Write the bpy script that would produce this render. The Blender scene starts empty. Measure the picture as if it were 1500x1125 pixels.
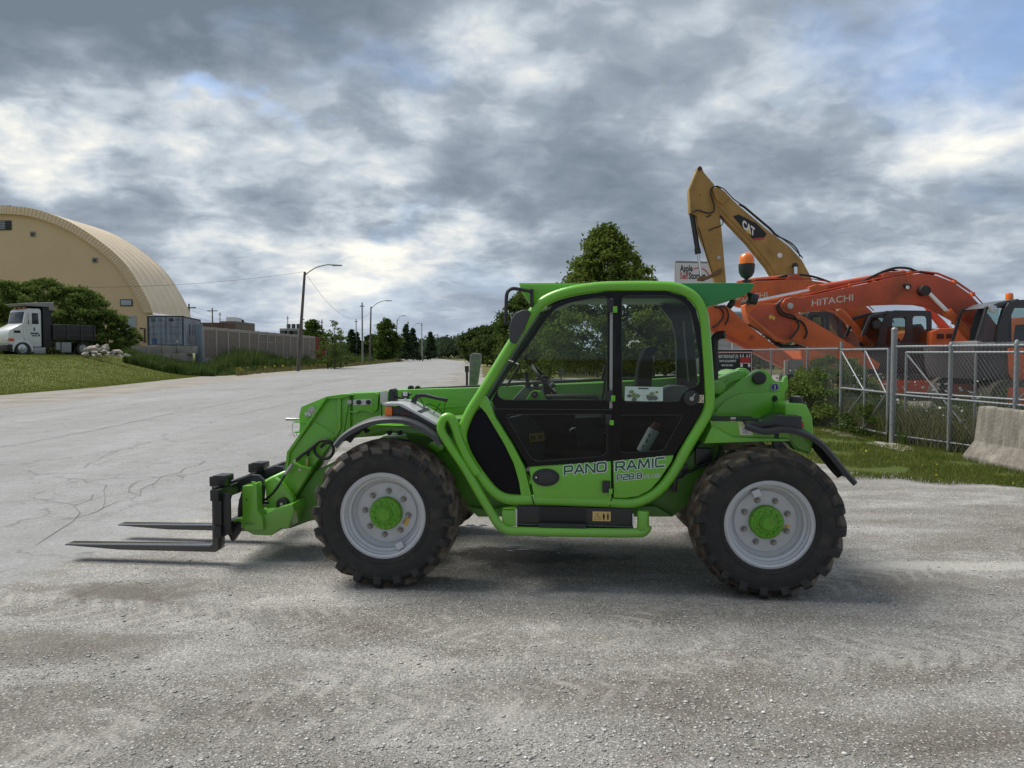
import bpy, bmesh, math, random
import numpy as np
from math import sin, cos, tan, atan, atan2, pi, radians, sqrt, exp
from mathutils import Vector, Matrix, noise
random.seed(7)
S = bpy.context.scene
C = S.collection
# ---------------------------------------------------------------- camera
H = 1.60; F = 1110.0; PITCH = atan(44.5 / 1110.0)
cd = bpy.data.cameras.new('camera'); cam = bpy.data.objects.new('camera', cd); C.objects.link(cam)
cam.location = (0, 0, H); cam.rotation_euler = (pi / 2 - PITCH, 0, 0)
cd.sensor_width = 36; cd.lens = 36 * F / 1500; cd.clip_start = .05; cd.clip_end = 6000
S.camera = cam
S.view_settings.view_transform = 'Standard'; S.view_settings.look = 'None'
S.view_settings.exposure = 0.78; S.view_settings.gamma = 1; S.view_settings.use_curve_mapping = False
SUN_EL, SUN_AZ = 56, -62       # azimuth measured from +Y (view direction), negative = to the left
sd = bpy.data.lights.new('sun', 'SUN'); sd.energy = 2.6; sd.angle = radians(36); sd.color = (1, .95, .87)
sun = bpy.data.objects.new('sun', sd); C.objects.link(sun)
sdir = Vector((sin(radians(SUN_AZ)) * cos(radians(SUN_EL)), cos(radians(SUN_AZ)) * cos(radians(SUN_EL)), sin(radians(SUN_EL))))
sun.rotation_euler = sdir.to_track_quat('Z', 'Y').to_euler()

def raydir(px, py):
    cx = (px - 750) / F; cy = -(py - 562.5) / F
    return Vector((cx, cos(PITCH) + cy * sin(PITCH), cy * cos(PITCH) - sin(PITCH)))
def W(px, py, Y):
    d = raydir(px, py); return Vector((0, 0, H)) + d * (Y / d.y)
def G(px, py, z=0.0):
    d = raydir(px, py); return Vector((0, 0, H)) + d * ((z - H) / d.z)

# ---------------------------------------------------------------- world: clear sky behind layered broken cloud
wd = bpy.data.worlds.new('World'); S.world = wd; wd.use_nodes = True
wn = wd.node_tree; wn.nodes.clear()
def N(nt, typ, **kw):
    n = nt.nodes.new(typ)
    for k, v in kw.items():
        if k.startswith('i_'):
            n.inputs[k[2:].replace('_', ' ')].default_value = v
        else: setattr(n, k, v)
    return n
def mth(nt, op, a, b=None, c=None, clamp=False):
    n = nt.nodes.new('ShaderNodeMath'); n.operation = op; n.use_clamp = clamp
    for i, v in enumerate((a, b, c)):
        if v is None: continue
        if isinstance(v, (int, float)): n.inputs[i].default_value = v
        else: nt.links.new(v, n.inputs[i])
    return n.outputs[0]
def ramp(nt, fac, stops, interp='LINEAR'):
    n = nt.nodes.new('ShaderNodeValToRGB'); n.color_ramp.interpolation = interp
    e = n.color_ramp.elements
    while len(e) < len(stops): e.new(0.5)
    for k, (p, c) in zip(e, stops):
        k.position = p; k.color = (c, c, c, 1) if isinstance(c, (int, float)) else (*c, 1)
    nt.links.new(fac, n.inputs[0]); return n.outputs[0]
def mixc(nt, fac, a, b, bt='MIX'):
    n = nt.nodes.new('ShaderNodeMix'); n.data_type = 'RGBA'; n.blend_type = bt
    for idx, v in ((0, fac), (6, a), (7, b)):
        if isinstance(v, (int, float)): n.inputs[idx].default_value = v if idx == 0 else (v, v, v, 1)
        elif isinstance(v, tuple): n.inputs[idx].default_value = (*v, 1)
        else: nt.links.new(v, n.inputs[idx])
    return n.outputs[2]
def sky_world():
    nt = wn
    sk = N(nt, 'ShaderNodeTexSky', sky_type='NISHITA', sun_disc=False)
    sk.sun_elevation = radians(SUN_EL); sk.sun_rotation = radians(SUN_AZ); sk.air_density = 1.2
    b1 = N(nt, 'ShaderNodeBackground', i_Strength=0.10); nt.links.new(sk.outputs[0], b1.inputs[0])
    tc = N(nt, 'ShaderNodeTexCoord'); sp = N(nt, 'ShaderNodeSeparateXYZ')
    nt.links.new(tc.outputs['Generated'], sp.inputs[0])
    z = mth(nt, 'ADD', mth(nt, 'MAXIMUM', sp.outputs[2], 0.0), 0.30)
    cb = N(nt, 'ShaderNodeCombineXYZ')
    nt.links.new(mth(nt, 'DIVIDE', sp.outputs[0], z), cb.inputs[0])
    nt.links.new(mth(nt, 'DIVIDE', sp.outputs[1], z), cb.inputs[1])
    def noi(scale, det, rough, dist, off, sx=1, sy=1, rot=0):
        m = N(nt, 'ShaderNodeMapping'); m.inputs['Location'].default_value = off
        m.inputs['Scale'].default_value = (sx, sy, 1); m.inputs['Rotation'].default_value = (0, 0, rot)
        nt.links.new(cb.outputs[0], m.inputs[0])
        n = N(nt, 'ShaderNodeTexNoise'); n.inputs['Scale'].default_value = scale; n.inputs['Detail'].default_value = det
        n.inputs['Roughness'].default_value = rough; n.inputs['Distortion'].default_value = dist
        nt.links.new(m.outputs[0], n.inputs['Vector']); return n.outputs[0]
    big = noi(1.6, 4, .45, .2, (3.1, 1.7, 0), 1, 1.0, -.35)
    fin = noi(4.3, 6, .50, .35, (7.3, 2.2, 0), 1, 1.0, -.35)
    puff = noi(13.0, 4, .50, .8, (2.3, 5.2, 0), 1, 1.15, -.2)
    wz = N(nt, 'ShaderNodeTexNoise'); wz.inputs['Scale'].default_value = 7.0; wz.inputs['Detail'].default_value = 5; wz.inputs['Roughness'].default_value = .55
    wm = N(nt, 'ShaderNodeMapping'); wm.inputs['Scale'].default_value = (1, 1, 1.6); nt.links.new(tc.outputs['Generated'], wm.inputs[0]); nt.links.new(wm.outputs[0], wz.inputs['Vector'])
    w1 = N(nt, 'ShaderNodeVectorMath', operation='SUBTRACT'); nt.links.new(wz.outputs['Color'], w1.inputs[0]); w1.inputs[1].default_value = (.5, .5, .5)
    w2 = N(nt, 'ShaderNodeVectorMath', operation='MULTIPLY'); nt.links.new(w1.outputs[0], w2.inputs[0]); w2.inputs[1].default_value = (.42, .42, .26)
    wd_ = N(nt, 'ShaderNodeVectorMath', operation='ADD'); nt.links.new(tc.outputs['Generated'], wd_.inputs[0]); nt.links.new(w2.outputs[0], wd_.inputs[1])
    def blob(px, py, r, amp):
        d = raydir(px, py).normalized()
        sb = N(nt, 'ShaderNodeVectorMath', operation='SUBTRACT'); sb.inputs[1].default_value = d; nt.links.new(wd_.outputs[0], sb.inputs[0])
        sc = N(nt, 'ShaderNodeVectorMath', operation='MULTIPLY'); sc.inputs[1].default_value = (1, 1, 2.1); nt.links.new(sb.outputs[0], sc.inputs[0])
        v = N(nt, 'ShaderNodeVectorMath', operation='LENGTH'); nt.links.new(sc.outputs[0], v.inputs[0])
        m = N(nt, 'ShaderNodeMapRange', interpolation_type='SMOOTHSTEP')
        m.inputs[1].default_value = 0; m.inputs[2].default_value = r; m.inputs[3].default_value = amp; m.inputs[4].default_value = 0
        nt.links.new(v.outputs['Value'], m.inputs[0]); return m.outputs[0]
    v = mth(nt, 'ADD', mth(nt, 'MULTIPLY', big, .50), mth(nt, 'ADD', mth(nt, 'MULTIPLY', fin, .39), mth(nt, 'MULTIPLY', puff, .15)))
    for (px, py, r, a) in [(20, 200, .24, .17), (170, 165, .2, .08), (455, 185, .24, .15), (300, 150, .15, .07), (250, 300, .16, .05), (760, 75, .22, .11), (1130, 120, .34, .09),
                           (1420, 200, .22, .09), (330, 370, .3, .06), (560, 340, .3, .09), (1330, 330, .28, .09), (800, 330, .24, .09), (520, 430, .35, .06), (1290, 255, .2, .05), (80, 270, .14, .06),
                           (180, 50, .50, -.16), (470, 50, .28, -.08), (520, 262, .22, -.13), (640, 300, .16, -.10), (640, 130, .22, -.03), (880, 240, .34, -.07), (950, 20, .4, -.05),
                           (1130, 330, .26, -.05), (1180, 215, .2, -.07), (200, 240, .13, -.10), (110, 330, .2, -.05), (1480, 110, .2, -.06), (1450, 400, .3, -.03)]:
        v = mth(nt, 'ADD', v, blob(px, py, r, a))
    col = ramp(nt, v, [(.34, (.105, .132, .165)), (.46, (.155, .185, .222)), (.54, (.215, .250, .292)), (.61, (.33, .37, .41)),
                       (.68, (.49, .50, .49)), (.77, (.72, .68, .575))])
    # lower sky: evenly pale blue grey
    hz = N(nt, 'ShaderNodeMapRange', interpolation_type='SMOOTHSTEP')
    hz.inputs[1].default_value = 0.0; hz.inputs[2].default_value = .13; hz.inputs[3].default_value = .55; hz.inputs[4].default_value = 0
    nt.links.new(sp.outputs[2], hz.inputs[0])
    col = mixc(nt, hz.outputs[0], col, (.27, .315, .39))
    b2 = N(nt, 'ShaderNodeBackground', i_Strength=1.0); nt.links.new(col, b2.inputs[0])
    gap = noi(1.5, 6, .55, .3, (1.3, 8.1, 0), 1, 1, .4)
    for (px, py, r, a) in [(366, 158, .085, .34), (668, 85, .14, .10), (1340, 150, .26, .13), (1470, 20, .24, .19), (590, 325, .10, .16), (1010, 170, .2, .08),
                           (130, 40, .5, -.1), (1000, 330, .4, -.08)]:
        gap = mth(nt, 'ADD', gap, blob(px, py, r, a))
    g = ramp(nt, gap, [(.57, 0.0), (.95, .85)])
    blue = N(nt, 'ShaderNodeBackground', i_Strength=1.0); blue.inputs[0].default_value = (.15, .27, .56, 1)
    ms0 = N(nt, 'ShaderNodeMixShader'); ms0.inputs[0].default_value = .5
    nt.links.new(b1.outputs[0], ms0.inputs[1]); nt.links.new(blue.outputs[0], ms0.inputs[2])
    ms = N(nt, 'ShaderNodeMixShader'); out = N(nt, 'ShaderNodeOutputWorld')
    nt.links.new(g, ms.inputs[0]); nt.links.new(b2.outputs[0], ms.inputs[1]); nt.links.new(ms0.outputs[0], ms.inputs[2])
    nt.links.new(ms.outputs[0], out.inputs[0])
sky_world()

# ---------------------------------------------------------------- materials
MATS = {}
def mat(name, col, rough=.6, metal=0.0, var=.0, vscale=8.0, bump=0.0, bscale=60.0, coat=0.0, dirt=None, dirt_amt=.0, dscale=3.0, spec=.5, zdirt=0.0):
    if name in MATS: return MATS[name]
    m = bpy.data.materials.new(name); m.use_nodes = True; nt = m.node_tree
    b = nt.nodes['Principled BSDF']; b.inputs['Roughness'].default_value = rough; b.inputs['Metallic'].default_value = metal
    b.inputs['Coat Weight'].default_value = coat; b.inputs['Coat Roughness'].default_value = .12
    b.inputs['Specular IOR Level'].default_value = spec
    b.inputs['Base Color'].default_value = (*col, 1)
    tc = N(nt, 'ShaderNodeTexCoord'); src = None
    if var > 0:
        n = N(nt, 'ShaderNodeTexNoise'); n.inputs['Scale'].default_value = vscale; n.inputs['Detail'].default_value = 7; n.inputs['Roughness'].default_value = .6
        nt.links.new(tc.outputs['Object'], n.inputs['Vector'])
        src = mixc(nt, ramp(nt, n.outputs[0], [(.3, 0.), (.7, 1.)]), tuple(c * (1 - var) for c in col), tuple(min(1, c * (1 + var)) for c in col))
        nt.links.new(src, b.inputs['Base Color'])
    if dirt:
        n = N(nt, 'ShaderNodeTexNoise'); n.inputs['Scale'].default_value = dscale; n.inputs['Detail'].default_value = 9; n.inputs['Roughness'].default_value = .68
        nt.links.new(tc.outputs['Object'], n.inputs['Vector'])
        f = mth(nt, 'MULTIPLY', ramp(nt, n.outputs[0], [(.48, 0.), (.68, 1.)]), dirt_amt)
        if zdirt > 0:
            sp = N(nt, 'ShaderNodeSeparateXYZ'); nt.links.new(tc.outputs['Object'], sp.inputs[0])
            low = ramp(nt, sp.outputs[2], [(.18, 1.), (.85, 0.)]); f = mth(nt, 'MAXIMUM', f, mth(nt, 'MULTIPLY', mth(nt, 'MULTIPLY', low, ramp(nt, n.outputs[0], [(.30, .15), (.60, 1.)])), zdirt))
        src = mixc(nt, f, src if src else col, dirt); nt.links.new(src, b.inputs['Base Color'])
        nt.links.new(mth(nt, 'ADD', mth(nt, 'MULTIPLY', f, .5), rough, clamp=True), b.inputs['Roughness'])
    if bump > 0:
        n = N(nt, 'ShaderNodeTexNoise'); n.inputs['Scale'].default_value = bscale; n.inputs['Detail'].default_value = 5
        nt.links.new(tc.outputs['Object'], n.inputs['Vector'])
        bp = N(nt, 'ShaderNodeBump'); bp.inputs['Strength'].default_value = bump; bp.inputs['Distance'].default_value = .02
        nt.links.new(n.outputs[0], bp.inputs['Height']); nt.links.new(bp.outputs[0], b.inputs['Normal'])
    MATS[name] = m; return m
DUST = (.30, .26, .20)
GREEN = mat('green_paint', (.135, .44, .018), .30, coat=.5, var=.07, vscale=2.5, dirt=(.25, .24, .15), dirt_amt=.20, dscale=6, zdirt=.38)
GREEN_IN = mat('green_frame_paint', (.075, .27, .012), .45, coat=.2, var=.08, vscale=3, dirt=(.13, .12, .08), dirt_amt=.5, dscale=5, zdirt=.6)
ROOFG = mat('green_roof_plastic', (.025, .24, .065), .42, var=.05, vscale=2)
BLK = mat('black_paint', (.010, .011, .013), .38, coat=.2, dirt=(.05, .048, .045), dirt_amt=.3, dscale=6)
BLKP = mat('black_plastic', (.016, .017, .019), .5, bump=.05, bscale=200)
GLOSS = mat('black_glass_border', (.004, .004, .006), .12, spec=.25)
FEND = mat('grey_fender_plastic', (.060, .063, .072), .55, var=.15, vscale=10)
FENDB = mat('dark_fender_plastic', (.022, .023, .027), .5, var=.15, vscale=10)
RUB = mat('rubber_hose', (.012, .012, .013), .55)
RIM = mat('grey_rim_paint', (.56, .57, .60), .40, metal=.15, var=.07, vscale=9, dirt=DUST, dirt_amt=.25, dscale=9)
STEEL = mat('steel', (.42, .41, .39), .38, metal=.8, var=.15)
CHROME = mat('chrome', (.75, .75, .77), .15, metal=1)
SILV = mat('silver_paint', (.55, .55, .56), .4, metal=.3, var=.1)
WHITE = mat('white_print', (.75, .77, .75), .5)
DKGREEN = mat('dark_green_print', (.01, .10, .045), .5)
YEL = mat('yellow_sticker', (.70, .45, .08), .5)
INKB = mat('black_print', (.012, .012, .012), .6)
ORLENS = mat('orange_lens', (.80, .17, .01), .22, coat=.5, var=.2, vscale=60)
BROWN = mat('brown_plastic', (.25, .07, .04), .5)
CREAM = mat('cream_sticker', (.62, .56, .36), .5)
BLUE = mat('blue_sticker', (.02, .04, .16), .4)
SEATM = mat('seat_fabric', (.018, .018, .02), .8)
GREYIN = mat('grey_interior_plastic', (.14, .14, .145), .6)
def glass_mat(name, tint, refl=.9, rough=.02):
    m = bpy.data.materials.new(name); m.use_nodes = True; nt = m.node_tree; nt.nodes.clear()
    t = N(nt, 'ShaderNodeBsdfTransparent'); t.inputs[0].default_value = (*tint, 1)
    g = N(nt, 'ShaderNodeBsdfGlossy'); g.inputs['Roughness'].default_value = rough; g.inputs[0].default_value = (refl, refl, refl, 1)
    fr = N(nt, 'ShaderNodeFresnel', i_IOR=1.45); mx = N(nt, 'ShaderNodeMixShader'); o = N(nt, 'ShaderNodeOutputMaterial')
    nt.links.new(fr.outputs[0], mx.inputs[0]); nt.links.new(t.outputs[0], mx.inputs[1]); nt.links.new(g.outputs[0], mx.inputs[2]); nt.links.new(mx.outputs[0], o.inputs[0])
    return m
GLASS = glass_mat('cab_glass', (.64, .74, .69), .8)
GLASSD = glass_mat('dark_cab_glass', (.34, .42, .43), .55)
GLASSF = glass_mat('far_glass', (.55, .66, .64), .9)
def tyre_mat():
    m = mat('tyre_rubber', (.017, .017, .018), .72); nt = m.node_tree; b = nt.nodes['Principled BSDF']
    tc = N(nt, 'ShaderNodeTexCoord'); sp = N(nt, 'ShaderNodeSeparateXYZ'); nt.links.new(tc.outputs['Object'], sp.inputs[0])
    r2 = mth(nt, 'SQRT', mth(nt, 'ADD', mth(nt, 'MULTIPLY', sp.outputs[0], sp.outputs[0]), mth(nt, 'MULTIPLY', sp.outputs[2], sp.outputs[2])))
    n = N(nt, 'ShaderNodeTexNoise'); n.inputs['Scale'].default_value = 9; n.inputs['Detail'].default_value = 8; n.inputs['Roughness'].default_value = .65
    nt.links.new(tc.outputs['Object'], n.inputs['Vector'])
    # dried mud lies on the crown of the tread, between and on the bars, not on the sidewall
    f = mth(nt, 'MULTIPLY', ramp(nt, n.outputs[0], [(.32, .25), (.56, 1.)]), ramp(nt, mth(nt, 'MULTIPLY', sp.outputs[1], 5.0), [(.02, 0.), (.14, .9)]))
    f2 = mth(nt, 'MULTIPLY', ramp(nt, n.outputs[0], [(.50, 0.), (.75, 1.)]), .22)
    f = mth(nt, 'MAXIMUM', f, f2)
    nt.links.new(mixc(nt, f, (.019, .0185, .018), (.185, .145, .108)), b.inputs['Base Color'])
tyre_mat()

# ---------------------------------------------------------------- mesh builder
def smooth_path(pts, n=6, closed=False):
    P = [Vector(p) for p in pts]; out = []; L = len(P)
    rng = range(L) if closed else range(L - 1)
    for i in rng:
        p1, p2 = P[i], P[(i + 1) % L]
        p0 = P[i - 1] if (i > 0 or closed) else p1
        p3 = P[(i + 2) % L] if (i + 2 < L or closed) else p2
        for k in range(n):
            t = k / n; t2, t3 = t * t, t * t * t
            out.append(.5 * ((2 * p1) + (p2 - p0) * t + (2 * p0 - 5 * p1 + 4 * p2 - p3) * t2 + (3 * p1 - p0 - 3 * p2 + p3) * t3))
    if not closed: out.append(P[-1])
    return out
class MB:
    def __init__(s): s.v = []; s.f = []; s.mi = []
    def add(s, vs, fs, m=0):
        b = len(s.v); s.v += [tuple(v) for v in vs]; s.f += [tuple(i + b for i in f) for f in fs]; s.mi += [m] * len(fs); return s
    def box(s, a, b, m=0, M=None):
        x0, x1 = sorted((a[0], b[0])); y0, y1 = sorted((a[1], b[1])); z0, z1 = sorted((a[2], b[2]))
        vs = [Vector(q) for q in ((x0, y0, z0), (x1, y0, z0), (x1, y1, z0), (x0, y1, z0), (x0, y0, z1), (x1, y0, z1), (x1, y1, z1), (x0, y1, z1))]
        if M: vs = [M @ q for q in vs]
        return s.add(vs, [(0, 3, 2, 1), (4, 5, 6, 7), (0, 1, 5, 4), (1, 2, 6, 5), (2, 3, 7, 6), (3, 0, 4, 7)], m)
    def loft(s, A, B, m=0, caps=True):
        n = len(A); fs = [(i, (i + 1) % n, n + (i + 1) % n, n + i) for i in range(n)]
        if caps: fs += [tuple(range(n - 1, -1, -1)), tuple(range(n, 2 * n))]
        return s.add(list(A) + list(B), fs, m)
    def prism(s, poly, y0, y1, m=0):      # poly = (x, z) outline
        a = sum(poly[i][0] * poly[(i + 1) % len(poly)][1] - poly[(i + 1) % len(poly)][0] * poly[i][1] for i in range(len(poly)))
        if a > 0: poly = poly[::-1]
        return s.loft([(p[0], y1, p[1]) for p in poly], [(p[0], y0, p[1]) for p in poly], m)
    def tube(s, pts, r, seg=8, m=0, closed=False, smooth=0, r2=None):
        P = smooth_path(pts, smooth, closed) if smooth else [Vector(p) for p in pts]
        n = len(P); rings = []; up = None
        for i in range(n):
            a = P[i - 1] if (i > 0 or closed) else P[i]; b = P[(i + 1) % n] if (i < n - 1 or closed) else P[i]
            t = (b - a)
            if t.length < 1e-9: t = Vector((0, 0, 1))
            t.normalize()
            if up is None: up = t.orthogonal().normalized()
            up = (up - t * up.dot(t)); up = up.normalized() if up.length > 1e-6 else t.orthogonal().normalized()
            w = t.cross(up); rr = r if r2 is None else r + (r2 - r) * i / max(1, n - 1)
            rings.append([P[i] + (up * cos(2 * pi * k / seg) + w * sin(2 * pi * k / seg)) * rr for k in range(seg)])
        vs = [v for R in rings for v in R]; fs = []
        for i in range(n if closed else n - 1):
            j = (i + 1) % n
            for k in range(seg): fs.append((i * seg + k, i * seg + (k + 1) % seg, j * seg + (k + 1) % seg, j * seg + k))
        if not closed: fs += [tuple(range(seg - 1, -1, -1)), tuple(range((n - 1) * seg, n * seg))]
        return s.add(vs, fs, m)
    def cyl(s, c, ax, r, seg=20, m=0, r2=None):
        c = Vector(c); return s.tube([c, c + Vector(ax)], r, seg, m, r2=r2)
    def lathe(s, prof, c, ax='y', seg=40, m=0, sgn=1):   # prof = (radius, along)
        n = len(prof); vs = []; fs = []
        for k in range(seg):
            a = 2 * pi * k / seg
            for (r, h) in prof:
                if ax == 'y': vs.append((c[0] + r * cos(a), c[1] + h * sgn, c[2] + r * sin(a)))
                else: vs.append((c[0] + r * cos(a), c[1] + r * sin(a), c[2] + h))
        for k in range(seg):
            j = (k + 1) % seg
            for i in range(n - 1): fs.append((k * n + i, j * n + i, j * n + i + 1, k * n + i + 1))
        return s.add(vs, fs, m)
    def build(s, name, mats, parent=None, bevel=0.0, seg=2, ang=32, smooth=True, label=None, kind=None):
        me = bpy.data.meshes.new(name); me.from_pydata(s.v, [], s.f)
        if not isinstance(mats, (list, tuple)): mats = [mats]
        for m in mats: me.materials.append(m)
        if len(mats) > 1: me.polygons.foreach_set('material_index', s.mi)
        bm = bmesh.new(); bm.from_mesh(me)
        bmesh.ops.recalc_face_normals(bm, faces=bm.faces)
        if bevel > 0:
            bmesh.ops.remove_doubles(bm, verts=bm.verts, dist=1e-5)
            es = [e for e in bm.edges if len(e.link_faces) == 2 and e.calc_face_angle(0) > radians(28)]
            try: bmesh.ops.bevel(bm, geom=es, offset=bevel, segments=seg, profile=.6, affect='EDGES', clamp_overlap=True)
            except Exception: pass
        bm.to_mesh(me); bm.free()
        if smooth:
            me.polygons.foreach_set('use_smooth', [True] * len(me.polygons)); me.set_sharp_from_angle(angle=radians(ang))
        o = bpy.data.objects.new(name, me); C.objects.link(o)
        if parent: o.parent = parent
        if label: o['label'] = label
        if kind: o['kind'] = kind
        return o
def thing(name, label, cat, loc=(0, 0, 0), rz=0, group=None):
    o = bpy.data.objects.new(name, None); C.objects.link(o); o.location = loc; o.rotation_euler = (0, 0, rz)
    o['label'] = label; o['category'] = cat
    if group: o['group'] = group
    return o
def tag(o, label, cat, group=None, kind=None):
    o['label'] = label; o['category'] = cat
    if group: o['group'] = group
    if kind: o['kind'] = kind
    return o
def struct(o): o['kind'] = 'structure'; return o
def copy_tree(o, parent=None):
    c = o.copy(); C.objects.link(c); c.parent = parent
    for ch in [x for x in o.children]: copy_tree(ch, c)
    return c
def text(name, body, h, m, parent, loc, tilt=0, sx=1.0, bold=0.0, face='front', extrude=.0006, align='LEFT', rotz=0, shear=0, space=1.0):
    cu = bpy.data.curves.new('t', 'FONT'); cu.body = body; cu.size = 1; cu.offset = bold; cu.align_x = align; cu.shear = shear; cu.space_character = space
    cu.resolution_u = 3
    t = bpy.data.objects.new('t', cu); C.objects.link(t); bpy.context.view_layer.update()
    me = bpy.data.meshes.new_from_object(t.evaluated_get(bpy.context.evaluated_depsgraph_get()))
    C.objects.unlink(t); bpy.data.objects.remove(t)
    s = h / .70
    M = Matrix.Translation(Vector(loc)) @ Matrix.Rotation(rotz, 4, 'Z') @ Matrix.Rotation(-tilt, 4, 'Y') @ Matrix.Rotation(pi / 2, 4, 'X') @ Matrix.Diagonal((s * sx, s, 1, 1))
    me.transform(M); me.materials.clear(); me.materials.append(m); me.name = name
    o = bpy.data.objects.new(name, me); C.objects.link(o); o.parent = parent; return o
def text_width(body, space=1.0):
    return sum({'I': .29, ' ': .32, '.': .3, 'M': .85, '1': .6}.get(c, .66) for c in body)
# fast quad soup for leaves and blades
def soup(name, V, nper, m, parent=None, kind=None):
    V = np.asarray(V, dtype=np.float32).reshape(-1, 3); nf = len(V) // nper
    me = bpy.data.meshes.new(name); me.vertices.add(len(V)); me.vertices.foreach_set('co', V.ravel())
    me.loops.add(len(V)); me.loops.foreach_set('vertex_index', np.arange(len(V), dtype=np.int32))
    me.polygons.add(nf); me.polygons.foreach_set('loop_start', np.arange(0, len(V), nper, dtype=np.int32))
    me.update(calc_edges=True); me.materials.append(m)
    o = bpy.data.objects.new(name, me); C.objects.link(o)
    if parent: o.parent = parent
    if kind: o['kind'] = kind
    return o
def leaf_mat(name, c1, c2, trans=.35):
    m = bpy.data.materials.new(name); m.use_nodes = True; nt = m.node_tree; nt.nodes.clear()
    ge = N(nt, 'ShaderNodeNewGeometry'); tc = N(nt, 'ShaderNodeTexCoord')
    n = N(nt, 'ShaderNodeTexNoise'); n.inputs['Scale'].default_value = .9; n.inputs['Detail'].default_value = 4
    nt.links.new(tc.outputs['Object'], n.inputs['Vector'])
    f = mth(nt, 'ADD', mth(nt, 'MULTIPLY', ge.outputs['Random Per Island'], .55), mth(nt, 'MULTIPLY', ramp(nt, n.outputs[0], [(.35, 0.), (.65, 1.)]), .45))
    col = mixc(nt, f, c1, c2)
    d = N(nt, 'ShaderNodeBsdfDiffuse'); t = N(nt, 'ShaderNodeBsdfTranslucent'); mx = N(nt, 'ShaderNodeMixShader'); mx.inputs[0].default_value = trans
    o = N(nt, 'ShaderNodeOutputMaterial')
    nt.links.new(col, d.inputs[0]); nt.links.new(col, t.inputs[0]); nt.links.new(d.outputs[0], mx.inputs[1]); nt.links.new(t.outputs[0], mx.inputs[2]); nt.links.new(mx.outputs[0], o.inputs[0])
    return m
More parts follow.
